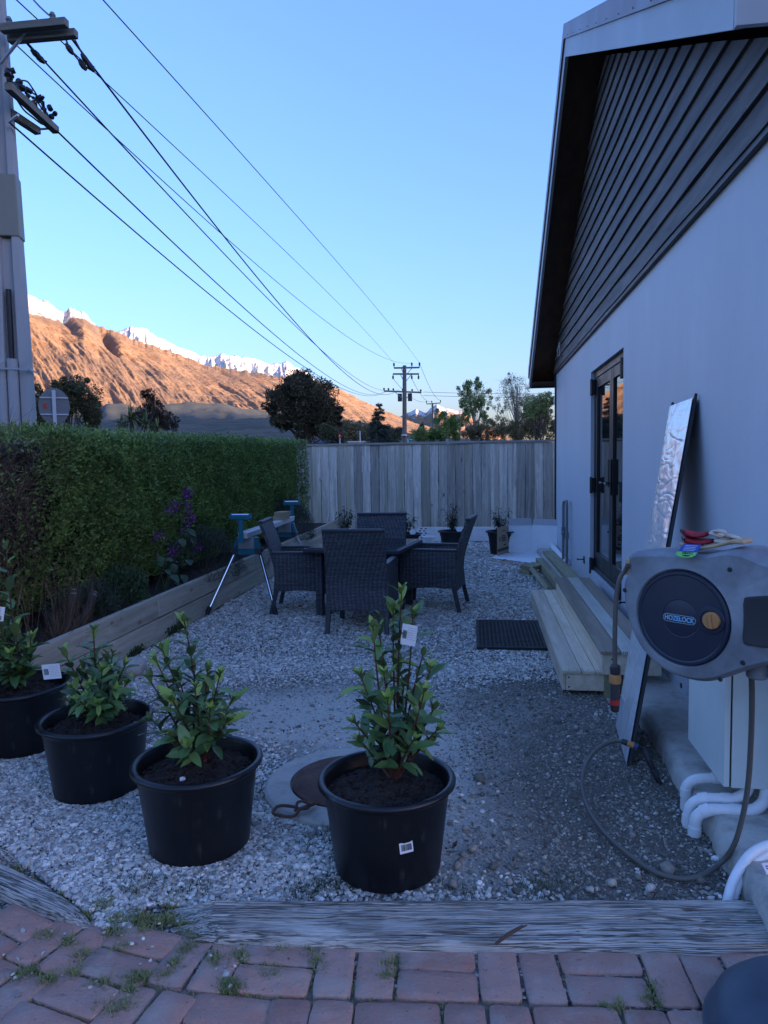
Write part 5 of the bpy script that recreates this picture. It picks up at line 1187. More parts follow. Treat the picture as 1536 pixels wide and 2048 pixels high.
for i, (pts, z, lab, mat) in enumerate((([(982, 1116), (1075, 1128), (1103, 1108), (1095, 1098), (1010, 1102)], .018, 'flat white card sheet under the open box, the upper one', 'card_white'), ([(980, 1121), (1010, 1128), (1062, 1124), (1095, 1110), (1000, 1110)], .006, 'brown card sheet lowest on the gravel under the white sheet', 'cardboard'))):
    W_ = [at(px, py, 'z', z) for px, py in pts]; c = np.mean(W_, 0); mb = MB(); mb.prism([(p[0]-c[0], p[1]-c[1]) for p in W_], (0, 0, 0), (1, 0, 0), (0, 1, 0), (0, 0, 1), .006); o = mb.build('card_sheet', M[mat]); o.location = c; tag(o, lab, 'card sheet')
c = at(1005, 1122, 'z', .03); mb = MB(); mb.tube([c, c+np.array([.03, -.02, .02]), c+np.array([.06, .03, .012]), c+np.array([.02, .08, .01])], .006, 6); tag(mb.build('strap', M['blue']), 'bright blue packing strap on the card sheet by the box', 'strap')
hol = []
for i in range(6):
    z = .022+.042*i; y = 12.95+.012*i; x0 = at(833+(3 if i % 2 else 0), 1080, 'y', y)[0]; ln = 2.35-.02*(i % 3)
    root = empty('white_post', (x0, y, z), R(.6), ['lowest', 'second lowest', 'third lowest', 'third highest', 'second highest', 'highest'][i]+' white hollow post of the stack along the fence', 'post', 'white posts stacked along the fence')
    mb = MB(); hw = .019
    for sy in (-1, 1): mb.box((0, sy*.048-.002, -hw), (ln, sy*.048+.002, hw))
    mb.box((0, -.046, hw-.004), (ln, .046, hw)); mb.box((0, -.046, -hw), (ln, .046, -hw+.004)); mb.box((.012, -.045, -hw+.004), (.014, .045, hw-.004)); mb.build('tube', M['white_pvc'], root)
    mb = MB(); mb.box((.05, -.0525, -.010), (.085, -.0505, .010)); mb.box((.13, -.0525, -.010), (.165, -.0505, .010)); mb.build('slot', M['ink'], root)
bk = empty('bucket', tuple(at(858, 1094, 'y', 11.9)*np.array([1, 1, 0])), 0, 'small pale plastic bucket beside the white posts', 'bucket')
mb = MB(); mb.lathe([(.085, 0), (.105, .185), (.113, .188), (.113, .20), (.105, .205), (.099, .20), (.08, .01), (0, .01)], 28); mb.build('body', M['white_pvc'], bk, smooth=True)
mb = MB(); mb.tube([(.11*math.cos(a), .11*math.sin(a)*.5-.06, .19-.05*math.sin(a)) for a in np.linspace(0, math.pi, 10)], .003, 6); mb.build('handle', M['galv'], bk)
mb = MB(); mb.tube([(1.08, 11.1, .14), (1.09, 10.2, .13), (1.10, 9.35, .12)], .045, 14); tag(mb.build('waste_pipe', M['white_pvc'], smooth=True), 'white waste pipe laid along the foot of the house wall', 'pipe')
sp_ = empty('standpipe', (1.09, 9.5, 0), 0, 'grey U-shaped pipe rising from behind the beams to chest height', 'pipe')
mb = MB(); mb.tube([(-.02, .0, .0), (-.02, .0, .86), (-.015, .01, .90), (.0, -.03, .92), (.0, -.16, .925), (.0, -.2, .90), (.0, -.21, .86)], .019, 10); mb.tube([(.0, -.21, .87), (.0, -.21, .05)], .019, 10); mb.build('pipe', M['grey_pvc'], sp_, smooth=True)
mb = MB(); mb.tube([(-.02, 0, .48), (-.02, 0, .58)], .026, 10); mb.tube([(0, -.21, .45), (0, -.21, .53)], .026, 10); mb.tube([(-.02, 0, .52), (-.04, -.10, .50)], .017, 8); mb.build('coupling', M['grey_pvc'], sp_, smooth=True)
for px, py, lab in ((880, 1192, 'thin grey scrap lying on the gravel right of the wicker chair'),):
    c = at(945, 1196, 'z', .008); o = MB().box((-.14, -.02, -.004), (.14, .02, .004)).build('wood_scrap', M['fence_cap']); o.location = c; o.rotation_euler = (0, 0, R(12)); tag(o, 'flat grey wood scrap on the gravel right of the table', 'scrap')
o = MB().box((-.05, -.03, 0), (.05, .03, .004)).build('paper_scrap', M['paper']); o.location = at(914, 1134, 'z', .012); tag(o, 'small white paper scrap on the gravel by the right chair', 'scrap')

# ------------------------------------------------------------------ manhole
mh = empty('manhole', (-.60, 3.12, 0), R(0), 'round concrete manhole with a rusty steel lid behind the front tub', 'manhole')
mb = MB(); mb.lathe([(.385, -.05), (.385, .012), (.372, .024), (.27, .026), (.268, .012), (.0, .012)], 72); mb.build('concrete_ring', M['concrete'], mh, smooth=True)
mb = MB(); mb.lathe([(.262, .013), (.262, .030), (.256, .034), (0, .036)], 64); mb.build('lid', M['rust'], mh, smooth=True)
def chain_link(mb, c, a, b_, r, rz, tilt):
    Mx = Matrix.Translation(c) @ Euler((tilt, 0, rz)).to_matrix().to_4x4(); pts = []
    for k in range(21): t = 2*math.pi*k/20; q = 3.2; cc, s_ = math.cos(t), math.sin(t); rr = (abs(cc)**q+abs(s_)**q)**(-1/q); pts.append(Mx @ Vector((a*cc*rr, b_*s_*rr, 0)))
    mb.tube(pts, r, 8, cap=False)
def ml(px, py, z): return Vector(at(px, py, 'z', z))-Vector((-.60, 3.12, 0))
mb = MB(); chain_link(mb, ml(572, 1622, .045), .052, .034, .0065, R(-8), R(8)); mb.build('handle', M['rust'], mh, smooth=True)
mb = MB(); chain_link(mb, ml(606, 1610, .058), .026, .018, .006, R(10), R(30)); mb.bar(ml(590, 1622, .045), ml(632, 1606, .045), .020, .006); mb.bar(ml(610, 1602, .064), ml(626, 1608, .066), .022, .008); mb.build('hasp', M['rust'], mh, smooth=True, sharp=30)

# ------------------------------------------------------------------ hose reel on the wall
RC = np.array([.70, 2.46, 0.0]); RC[2] = at(1365, 1236, 'y', 2.46)[2]; RC[0] = at(1365, 1236, 'y', 2.46)[0]
ra = R(-42); U = Vector((math.cos(ra), math.sin(ra), 0)); N_ = Vector((math.sin(ra), -math.cos(ra), 0)); Zv = Vector((0, 0, 1)); C0 = Vector(RC)
def on_reel(px, py, dep=0.0):
    d = Vector(ray(px, py)); o = Vector((0, 0, H)); c = C0-N_*dep; t = (c-o).dot(N_)/d.dot(N_); p = o+d*t-c; return (p.dot(U), p.dot(Zv))
reel = empty('hose_reel', tuple(C0), 0, 'wall-mounted grey plastic hose reel with a navy disc and a tan knob', 'hose reel')
loc = lambda v: Vector(v)
outl = [(1253, 1104), (1262, 1125), (1258, 1140), (1249, 1158), (1247, 1180), (1250, 1210), (1259, 1248), (1277, 1288), (1304, 1322), (1340, 1348), (1382, 1362), (1420, 1366), (1455, 1356), (1490, 1343), (1540, 1330), (1600, 1318), (1600, 1140), (1560, 1128), (1520, 1112), (1490, 1100), (1455, 1098), (1415, 1109), (1380, 1108), (1345, 1103), (1300, 1102)]
PO = [on_reel(*p_, .012) for p_ in outl]
def smooth_poly(P, it=2):
    P = [np.array(p_) for p_ in P]
    for _ in range(it):
        Q = []
        for i in range(len(P)): a, b_ = P[i], P[(i+1) % len(P)]; Q += [a*.75+b_*.25, a*.25+b_*.75]
        P = Q
    return P
PS = smooth_poly(PO, 2); cen = np.array(on_reel(1370, 1236)); k = len(PS)
# shell: rings from the front rim round to the back
mb = MB(); rings = [(.925, .004), (.965, -.004), (.99, -.018), (1.0, -.038), (1.0, -.10), (1.005, -.135), (1.0, -.17), (.97, -.195), (.90, -.21)]
vs = []
for s_, dep in rings:
    for p_ in PS: q = cen+(p_-cen)*s_; vs.append(U*q[0]+Zv*q[1]+N_*dep)
fs = [(r_*k+i, r_*k+(i+1) % k, (r_+1)*k+(i+1) % k, (r_+1)*k+i) for r_ in range(len(rings)-1) for i in range(k)]
# front face ring down to the round disc opening, back face closed
RD = .158; dc = np.array(on_reel(1365.5, 1235.5))
n0 = len(vs)
for (rad, dep) in ((RD*1.16, .006), (RD*1.05, .010), (RD*1.012, .003)):
    for p_ in PS: a = math.atan2(p_[1]-dc[1], p_[0]-dc[0]); vs.append(U*(dc[0]+rad*math.cos(a))+Zv*(dc[1]+rad*math.sin(a))+N_*dep)
fs += [(i, (i+1) % k, n0+(i+1) % k, n0+i) for i in range(k)]
for r_ in range(2): fs += [(n0+r_*k+i, n0+r_*k+(i+1) % k, n0+(r_+1)*k+(i+1) % k, n0+(r_+1)*k+i) for i in range(k)]
fs.append(tuple((len(rings)-1)*k+i for i in range(k)))
mb.add(vs, fs); body = mb.build('housing', M['reel'], reel, smooth=True, sharp=32)
MD = Matrix.Translation(U*dc[0]+Zv*dc[1]) @ Matrix(((U.x, Zv.x, N_.x, 0), (U.y, Zv.y, N_.y, 0), (U.z, Zv.z, N_.z, 0), (0, 0, 0, 1)))   # local x = U, y = up, z = outwards
mb = MB(); mb.lathe([(RD, -.01), (RD, .006), (RD*.975, .012), (RD*.93, .0125), (RD*.90, .010), (RD*.40, .0145), (RD*.385, .0135), (RD*.37, .0145), (0, .0155)], 96, M=MD); disc = mb.build('side_disc', M['reel_disc'], reel, smooth=True, sharp=25)
kc = np.array(on_reel(1424, 1241, -.015))-dc
mb = MB(); mb.lathe([(.046, .013), (.044, .0155), (.032, .0165), (.030, .014)], 40, M=MD @ Matrix.Translation((kc[0]-.006, kc[1], 0))); mb.build('knob_recess', M['reel_disc'], disc, smooth=True, sharp=25)
MK = MD @ Matrix.Translation((kc[0], kc[1], 0)); mb = MB(); mb.lathe([(.0275, .012), (.0275, .024), (.0255, .027), (0, .0275)], 40, M=MK); kb = mb.build('knob', M['orange'], reel, smooth=True, sharp=35)
mb = MB(); mb.box((-.0045, -.024, .027), (.0045, .024, .034), MK @ Matrix.Rotation(R(8), 4, 'Z')); mb.build('grip', M['orange'], kb, bevel=.003, seg=3)
bc = np.array(on_reel(1358.5, 1238, -.016))-dc
def pill(hl, r, z0, z1, Mx, n=14):
    pts = [(hl+r*math.cos(a), r*math.sin(a)) for a in np.linspace(-math.pi/2, math.pi/2, n)]+[(-hl+r*math.cos(a), r*math.sin(a)) for a in np.linspace(math.pi/2, 3*math.pi/2, n)]
    mb = MB(); kk = len(pts); mb.add([tuple(Mx @ Vector((x, y, z))) for z in (z0, z1) for x, y in pts], [tuple(range(kk, 2*kk))]+[(i, (i+1) % kk, kk+(i+1) % kk, kk+i) for i in range(kk)]); return mb
MBd = MD @ Matrix.Translation((bc[0], bc[1], 0)); bd_ = pill(.043, .0135, .014, .0172, MBd).build('badge', M['badge'], disc)
pill(.043, .0116, .0173, .0174, MBd).build('badge_field', M['grey_dark'], bd_)
def text(name, s_, size, Mx, mat, parent, ext=.0004, align='CENTER', bold=0.0, sx=1.0):
    cu = bpy.data.curves.new(name, 'FONT'); cu.body = s_; cu.size = size; cu.align_x = align; cu.align_y = 'CENTER'; cu.extrude = ext; cu.offset = bold
    o = bpy.data.objects.new(name, cu); col.objects.link(o); dg = bpy.context.evaluated_depsgraph_get(); me = bpy.data.meshes.new_from_object(o.evaluated_get(dg)); bpy.data.objects.remove(o)
    me.materials.clear(); me.materials.append(mat); o = bpy.data.objects.new(name, me); col.objects.link(o); o.parent = parent; o.matrix_local = Mx @ Matrix.Diagonal((sx, 1, 1, 1)); return o
text('lettering', 'HOZELOCK', .0225, MBd @ Matrix.Translation((0, 0, .0178)), M['letter'], bd_, bold=.0006, sx=.84)
# flat dark face painted as a shaded carry recess, screw holes, tan end trim, carry handle
PN = smooth_poly([on_reel(*p_) for p_ in ((1488, 1196), (1500, 1192), (1600, 1188), (1600, 1300), (1500, 1292), (1486, 1284), (1490, 1240))], 1)
mb = MB(); kk = len(PN); cN = np.mean(PN, 0); vs = [U*p_[0]+Zv*p_[1]+N_*.0085 for p_ in PN]+[U*q[0]+Zv*q[1]+N_*.0095 for q in [cN+(p_-cN)*.93 for p_ in PN]]+[U*q[0]+Zv*q[1]+N_*.0088 for q in [cN+(p_-cN)*.88 for p_ in PN]]
mb.add(vs, [(i, (i+1) % kk, kk+(i+1) % kk, kk+i) for i in range(kk)]+[(kk+i, kk+(i+1) % kk, 2*kk+(i+1) % kk, 2*kk+i) for i in range(kk)]+[tuple(2*kk+i for i in range(kk))]); mb.build('notch_shade', M['grey_dark'], reel, smooth=True, sharp=40)
mb = MB()
for px, py in ((1461, 1139), (1487, 1325), (1442, 1358), (1251, 1180)):
    a = on_reel(px, py); 
    mb.lathe([(.008, 0), (.0055, .0028), (0, .0026)], 14, M=MD @ Matrix.Translation((a[0]-dc[0], a[1]-dc[1], .0055)))
mb.build('screw_hole', M['ink'], reel)
e0 = on_reel(1250, 1118, .05); e1 = on_reel(1250, 1150, .05)
mb = MB(); mb.prism([(-.05, -.028), (-.045, -.034), (.0, -.030), (.004, 0), (.0, .030), (-.045, .034), (-.05, .028)], U*(min(e0[0], e1[0])-.002)+Zv*(e0[1]+e1[1])/2-N_*.055, N_, Zv, U, .02); mb.build('end_trim', M['beige'], reel, bevel=.004)
hA = [on_reel(px, py, .06) for px, py in ((1368, 1092), (1400, 1103), (1440, 1096), (1470, 1088), (1497, 1090))]
mb = MB(); tops = [Vector(U*a+Zv*(b_+.010)) for a, b_ in hA]; vs = []
for p_ in tops:
    for (nn, zz) in ((-.025, -.006), (-.025, .006), (-.095, .008), (-.095, -.006)): vs.append(p_+N_*nn+Zv*zz)
mb.add(vs, [(i*4+j, i*4+(j+1) % 4, (i+1)*4+(j+1) % 4, (i+1)*4+j) for i in range(len(tops)-1) for j in range(4)]+[(0, 1, 2, 3), tuple(4*(len(tops)-1)+j for j in (3, 2, 1, 0))]); mb.build('carry_handle', M['beige'], reel, bevel=.004, smooth=True)
# foot under the reel and wall bracket
mb = MB(); f0 = on_reel(1515, 1345, .10); fpz = U*f0[0]+Zv*f0[1]-N_*.10; mb.tube([fpz+Zv*.05, fpz-Zv*.012, fpz-Zv*.018], [.034, .034, .028], 20); mb.build('swivel_foot', M['reel'], reel, smooth=True, sharp=35)
pv = U*on_reel(1560, 1240, .10)[0]-N_*.10; wl = Vector((WX-.012, RC[1]-.18, 0))-Vector((C0.x, C0.y, 0)); mb = MB(); mb.box((wl.x-.02, wl.y-.05, -.20), (wl.x+.012, wl.y+.05, .20)); mb.bar(Vector((wl.x, wl.y, .12)), pv+Zv*.12, .05, .04); mb.bar(Vector((wl.x, wl.y, -.12)), pv-Zv*.12, .05, .04); mb.tube([pv+Zv*.16, pv-Zv*.16], .022, 12); mb.build('wall_bracket', M['grey_dark'], reel)
# leader hose with connector hanging from the far end
hb = lambda px, py, y: Vector(at(px, py, 'y', y))-C0
yl = 2.62; mb = MB(); pts = [hb(1256, 1130, 2.60), hb(1250, 1142, yl), hb(1243, 1150, yl), hb(1237, 1165, yl), hb(1233, 1190, yl), hb(1230.5, 1230, yl), hb(1229.5, 1280, yl), hb(1230, 1332, yl)]
mb.tube(pts, .0085, 12); mb.build('leader_hose', M['hose'], reel, smooth=True)
X0 = hb(1230.5, 1330, yl); dn = Vector((0, 0, -1)); 
def stack(nm, prof, mat, par): 
    mb = MB(); mb.lathe([(r_, -z) for r_, z in prof], 20, M=Matrix.Translation(X0)); return mb.build(nm, M[mat], par, smooth=True, sharp=30)
noz = stack('hose_nozzle', [(.0, 0), (.015, .0), (.0185, .005), (.0185, .028), (.016, .033), (0, .033)], 'grey_dark', reel)
stack('collar', [(0, .0335), (.0205, .0335), (.0215, .040), (.0215, .060), (.0195, .066), (0, .066)], 'orange', noz)
stack('barrel', [(0, .0665), (.0165, .0665), (.0175, .085), (.0165, .125), (0, .125)], 'grey_dark', noz)
stack('red_ring', [(0, .1255), (.0175, .1255), (.0178, .145), (0, .145)], 'red', noz)
stack('tip', [(0, .1455), (.0165, .1455), (.0145, .168), (.011, .172), (0, .172)], 'ink', noz)

# gloves with their card, lying on the reel
gl_top = C0+U*on_reel(1420, 1085, .08)[0]+Zv*(on_reel(1420, 1088, .08)[1])-N_*.08
def G2(px, py, dep): a = on_reel(px, py, dep); return C0+U*a[0]+Zv*a[1]-N_*dep
def glove(label, cuff, palm, fingers, z=0):
    root = empty('work_glove', tuple(cuff[0]), 0, label, 'glove', 'gardening gloves on the hose reel'); o = Vector(cuff[0])
    def flat(pts, rw, rh, mat, nm, n=16):
        mb = MB(); P = [Vector(p_)-o for p_ in pts]; vs = []
        for i, p_ in enumerate(P):
            t = (P[min(i+1, len(P)-1)]-P[max(i-1, 0)]).normalized(); a = t.cross(Zv).normalized(); b_ = a.cross(t)
            for j in range(n): th = 2*math.pi*j/n; wv = 1+.16*math.sin(3*th+i*1.7)+.10*math.sin(5*th-i*2.3); vs.append(p_+a*math.cos(th)*rw[i]*wv+b_*math.sin(th)*rh[i]*wv)
        fs = [(i*n+j, i*n+(j+1) % n, (i+1)*n+(j+1) % n, (i+1)*n+j) for i in range(len(P)-1) for j in range(n)]+[tuple(range(n-1, -1, -1)), tuple((len(P)-1)*n+j for j in range(n))]
        mb.add(vs, fs); ob = mb.build(nm, M[mat], root, smooth=True, sharp=70); sb = ob.modifiers.new('sub', 'SUBSURF'); sb.levels = 1; sb.render_levels = 1; return ob
    flat(cuff, [.047, .046, .040, .034], [.013, .011, .009, .009], 'red_cloth', 'cuff')
    op = MB(); c0, c1 = Vector(cuff[0])-o, Vector(cuff[1])-o; t_ = (c0-c1).normalized(); a_ = t_.cross(Zv).normalized(); op.add([tuple(c0+t_*.0015+a_*math.cos(q)*.036+Zv*math.sin(q)*.007) for q in np.linspace(0, 6.0, 14)], [tuple(range(14))]); op.build('cuff_opening_shade', M['ink'], root)  # dark disc: the shade of the hollow cuff is put in its colour
    flat(palm, [.034, .042, .042, .032], [.009, .012, .010, .007], 'cream_cloth', 'palm')
    for f in fingers: flat(f, [.011, .0115, .011, .007], [.0065, .007, .006, .004], 'cream_cloth', 'finger', 10)
e = lambda *l: [G2(*p_) for p_ in l]
def spread(p_, dep0, dxs):
    return p_
glove('upper gardening glove with a folded red cuff and cream fingers', e((1364, 1063, .06), (1380, 1069, .075), (1400, 1071, .085), (1420, 1066, .09)), e((1418, 1066, .09), (1432, 1066, .095), (1445, 1070, .10), (1452, 1074, .10)),
      [e((1448, 1070+k_*1.5, .075+k_*.022), (1462, 1072+k_*1.8, .07+k_*.024), (1474, 1075+k_*2, .068+k_*.025), (1484-k_*2, 1079+k_*2, .066+k_*.026)) for k_ in range(4)]+[e((1428, 1064, .08), (1436, 1061, .06), (1446, 1063, .05), (1454, 1067, .045))])
glove('lower gardening glove with a red cuff under the upper one, cream fingertips to the right', e((1366, 1078, .055), (1384, 1083, .07), (1408, 1084, .08), (1432, 1081, .085)), e((1428, 1081, .085), (1445, 1081, .09), (1458, 1082, .095), (1466, 1083, .095)),
      [e((1462, 1081+k_*1.2, .07+k_*.022), (1476, 1081+k_*1.2, .066+k_*.024), (1487, 1082+k_*1.3, .064+k_*.025), (1496-k_*3, 1083+k_*1.4, .062+k_*.026)) for k_ in range(4)]+[e((1440, 1082, .07), (1450, 1085, .05), (1460, 1086, .042), (1468, 1087, .038))])
# hang card
cdv = [G2(1367, 1088, .012), G2(1404, 1090, .012), G2(1392, 1108, -.012), G2(1353, 1101, -.012)]; ct = cdv[0]; cux = (cdv[1]-cdv[0]).normalized(); cuy = (cdv[3]-cdv[0]); cuy = (cuy-cux*cuy.dot(cux)).normalized(); cn = cux.cross(cuy).normalized(); 
if cn.y > 0: cn = -cn
gt = empty('hang_card', tuple(ct), 0, 'blue and green hang card of the gloves draped over the reel front', 'hang card')
cw = (cdv[1]-cdv[0]).length; chh = .036
mb = MB(); mb.prism([(0, 0), (cw, 0), (cw*.97, chh), (-.004, chh)], (0, 0, 0), cux, cuy, cn, .0012); mb.build('card', M['tag_blue'], gt)
mb = MB(); mb.prism([(-.006, chh), (cw*.97, chh), (cw*.93, chh+.013), (cw*.78, chh+.022), (cw*.45, chh+.026), (cw*.12, chh+.022), (-.01, chh+.012)], (0, 0, 0), cux, cuy, cn, .0012); gtab = mb.build('tab', M['tag_green'], gt)
mb = MB(); mb.prism([(cw*.25, chh+.014), (cw*.68, chh+.014), (cw*.62, chh+.019), (cw*.48, chh+.021), (cw*.32, chh+.019)], cn*.0013, cux, cuy, cn, .0004); mb.build('hang_slot', M['ink'], gtab)
Mx = Matrix(((-cux.x, cuy.x*-1, cn.x, 0), (-cux.y, cuy.y*-1, cn.y, 0), (-cux.z, cuy.z*-1, cn.z, 0), (0, 0, 0, 1)))
def tloc(a, b_): return Matrix.Translation(cux*cw*a+cuy*b_+cn*.0018)
text('lettering', 'LYNN', .013, tloc(.47, chh+.006) @ Mx, M['ink'], gtab, .0002, bold=.0004)
mb = MB()
for i in range(4): mb.prism([(cw*.15, .006+i*.007), (cw*(.82-.06*(i % 2)), .006+i*.007), (cw*(.82-.06*(i % 2)), .0085+i*.007), (cw*.15, .0085+i*.007)], cn*.0013, cux, cuy, cn, .0003)
mb.build('printed_lines', M['text_pale'], gt)

# ------------------------------------------------------------------ wrapped panel, cabinet, pipes, tap, hoses
pn = empty('wrapped_panel', (.71, 3.72, 0), 0, 'long silver film-wrapped panel with dark edges leaning on the house wall', 'panel')
TL, TR, BR_, BL = Vector((1.128, 4.50, 1.777)), Vector((1.118, 4.00, 1.785)), Vector((.69, 3.46, .002)), Vector((.735, 3.98, .002)); oo = Vector((.71, 3.72, 0))
nx, ny = 20, 60; vs = []; nrm = (TR-TL).cross(BL-TL).normalized(); nrm = nrm if nrm.x < 0 else -nrm
for i in range(nx+1):
    for j in range(ny+1):
        u, v = i/nx, j/ny; p_ = (TL*(1-u)+TR*u)*(1-v)+(BL*(1-u)+BR_*u)*v
        a = np.array([u*4+v*1.2]); c_ = np.array([v*26-u*7]); w_ = fbm(a, c_, 3, 7)[0]-.5; w2_ = fbm(np.array([u*9+v*18]), np.array([v*9]), 3, 11)[0]-.5
        edge = min(1, 6*min(u, 1-u))*min(1, 12*min(v, 1-v)); vs.append(p_-oo+nrm*(.002+(.008+.010*w_+.006*w2_)*edge))
mb = MB(); mb.add(vs, [(i*(ny+1)+j, i*(ny+1)+j+1, (i+1)*(ny+1)+j+1, (i+1)*(ny+1)+j) for i in range(nx) for j in range(ny)]); mb.build('film', M['foil'], pn, smooth=True, sharp=60)
mb = MB(); q4 = [TL-oo, TR-oo, BR_-oo, BL-oo]; mb.add([p_-nrm*.004 for p_ in q4]+[p_-nrm*.022 for p_ in q4], [(0, 1, 2, 3), (7, 6, 5, 4), (0, 4, 5, 1), (1, 5, 6, 2), (2, 6, 7, 3), (3, 7, 4, 0)]); mb.build('board', M['navy_edge'], pn)
for a, b_ in ((TL, BL), (TR, BR_)):
    mb = MB(); ex = (a-b_).normalized(); mb.bar(a-oo+ex*.025+nrm*-.012, b_-oo+nrm*-.012, .014, .014, nrm); mb.build('edge_strip', M['navy_edge'], pn)
CX0, CYa, CYb, CZ0, CZ1 = .92, 2.81, 3.29, .205, .78
cb = empty('meter_cabinet', (1.03, 3.05, .2), 0, 'pale grey green metal cabinet on the wall below the hose reel', 'cabinet')
o3 = Vector((1.03, 3.05, .2)); 
mb = MB(); mb.box(tuple(Vector((CX0+.028, CYa, CZ0))-o3), tuple(Vector((WX-.001, CYb, CZ1))-o3)); mb.build('body', M['cabinet'], cb, bevel=.004)
mb = MB(); mb.box(tuple(Vector((CX0, CYa+.002, CZ0+.002))-o3), tuple(Vector((CX0+.022, CYb-.002, CZ1-.002))-o3)); dr = mb.build('door', M['cabinet'], cb, bevel=.004)
mb = MB(); mb.box(tuple(Vector((CX0+.0222, CYa+.006, CZ0+.006))-o3), tuple(Vector((CX0+.0278, CYb-.006, CZ1-.006))-o3)); mb.build('gasket', M['rubber'], cb)
lk = at(1363, 1371, 'x', CX0); mb = MB(); mb.lathe([(.012, 0), (.012, .004), (0, .004)], 14, M=Matrix.Translation(Vector((CX0, lk[1], lk[2]))-o3) @ Matrix.Rotation(R(-90), 4, 'Y')); mb.build('lock', M['ink'], dr)
def curve(pts, n=8):
    P = [np.array(p_, float) for p_ in pts]; P = [2*P[0]-P[1]]+P+[2*P[-1]-P[-2]]; out = []
    for i in range(1, len(P)-2):
        for k_ in range(n): t = k_/n; a, b_, c_, d_ = P[i-1], P[i], P[i+1], P[i+2]; out.append(.5*((2*b_)+(c_-a)*t+(2*a-5*b_+4*c_-d_)*t*t+(3*b_-a-3*c_+d_)*t**3))
    out.append(P[-2]); return [tuple(p_) for p_ in out]
def conduit(pts, joints, label, r_=.0205):
    root = empty('conduit', pts[0], 0, label, 'pipe', 'white conduits below the cabinet'); o = np.array(pts[0]); cv = [tuple(np.array(p_)-o) for p_ in curve(pts, 8)]
    mb = MB(); mb.tube(cv, r_, 16); mb.build('pipe', M['white_pvc'], root, smooth=True)
    for j in joints:
        j = int(j*(len(cv)-1)); mb = MB(); a, b_ = Vector(cv[max(0, j-2)]), Vector(cv[min(len(cv)-1, j+2)]); c_ = Vector(cv[j]); d_ = (b_-a).normalized(); mb.tube([c_-d_*.018, c_+d_*.018], r_*1.13, 16); mb.build('coupling', M['white_pvc'], root, smooth=True, sharp=40)
conduit([(.845, 3.04, -.03), (.845, 3.04, .06), (.85, 3.04, .105), (.885, 3.035, .135), (.95, 3.03, .145), (1.0, 3.03, .150), (1.04, 3.03, .19), (1.045, 3.03, .22)], (.18, .62), 'white conduit bending down from the far corner of the cabinet')
conduit([(.815, 2.90, -.03), (.815, 2.90, .03), (.825, 2.90, .085), (.865, 2.895, .118), (.925, 2.89, .125), (.985, 2.885, .130), (1.03, 2.88, .165), (1.04, 2.88, .22)], (.16, .45, .66), 'white conduit between the two others, bending over the footing')
conduit([(.825, 2.84, -.03), (.825, 2.84, .02), (.832, 2.84, .07), (.87, 2.838, .100), (.94, 2.836, .106), (1.03, 2.834, .110), (1.075, 2.832, .15), (1.085, 2.832, .22)], (.14, .42, .64), 'white conduit nearest the sleeper, bending over the footing', .0225)
tp = empty('garden_tap', (.80, 3.30, 0), 0, 'black garden tap riser with tan and blue hose connectors in the dirt', 'tap')
T0 = Vector((.80, 3.30, 0)); w2 = lambda px, py, y: Vector(at(px, py, 'y', y))-T0
mb = MB(); mb.tube([w2(1322, 1572, 3.28), w2(1312, 1552, 3.29), w2(1302, 1530, 3.30), w2(1292, 1508, 3.32), w2(1288, 1494, 3.33)], [.012, .013, .012, .013, .011], 12); mb.build('riser', M['ink'], tp, smooth=True)
mb = MB(); mb.tube([w2(1314, 1552, 3.29), w2(1306, 1538, 3.295)], .018, 12); mb.tube([w2(1298, 1520, 3.31), w2(1290, 1500, 3.325)], .016, 10); mb.build('body', M['grey_dark'], tp, smooth=True)
mb = MB(); mb.tube([w2(1276, 1494, 3.33), w2(1268, 1491, 3.335)], .0125, 14); mb.build('blue_connector', M['blue'], tp, smooth=True)
mb = MB(); mb.tube([w2(1267, 1491, 3.335), w2(1254, 1486, 3.34)], [.0145, .0145], 14); mb.build('tan_connector', M['orange'], tp, smooth=True)
mb = MB(); mb.tube([w2(1253.5, 1486, 3.34), w2(1243, 1482, 3.345)], [.014, .012], 14); mb.build('hose_nut', M['grey_dark'], tp, smooth=True)
hz_ = lambda px, py, z: tuple(at(px, py, 'z', z))
hp_ = [tuple(at(1503, 1350, 'y', 2.44)), tuple(at(1504, 1400, 'y', 2.46)), tuple(at(1502, 1480, 'y', 2.50)), tuple(at(1497, 1560, 'y', 2.53)), tuple(at(1487, 1625, 'y', 2.55)), tuple(at(1468, 1690, 'y', 2.57)), hz_(1440, 1727, .03), hz_(1400, 1752, .018), hz_(1360, 1757, .014), hz_(1310, 1744, .014), hz_(1262, 1713, .014), hz_(1215, 1672, .016), hz_(1182, 1628, .025), hz_(1166, 1585, .05), hz_(1166, 1550, .08), hz_(1180, 1515, .11), hz_(1205, 1491, .14), hz_(1230, 1482, .155), tuple(at(1245, 1483, 'y', 3.345))]
root = empty('garden_hose', hp_[8], 0, 'brown grey garden hose looping over the dirt from the reel to the tap', 'hose'); o = np.array(hp_[8]); cv = [tuple(np.array(p_)-o) for p_ in curve(hp_, 7)]
mb = MB(); mb.tube(cv, .0092, 12); hs = mb.build('hose', M['hose'], root, smooth=True)
wp = [[(.80, 2.40, -.02), (.84, 2.45, .05), (.91, 2.50, .115), (.99, 2.52, .145), (1.09, 2.52, .15), (1.2, 2.50, .16)], [(.825, 2.42, -.02), (.86, 2.46, .035), (.92, 2.50, .085), (.985, 2.52, .115), (1.06, 2.53, .125), (1.2, 2.53, .13)]]
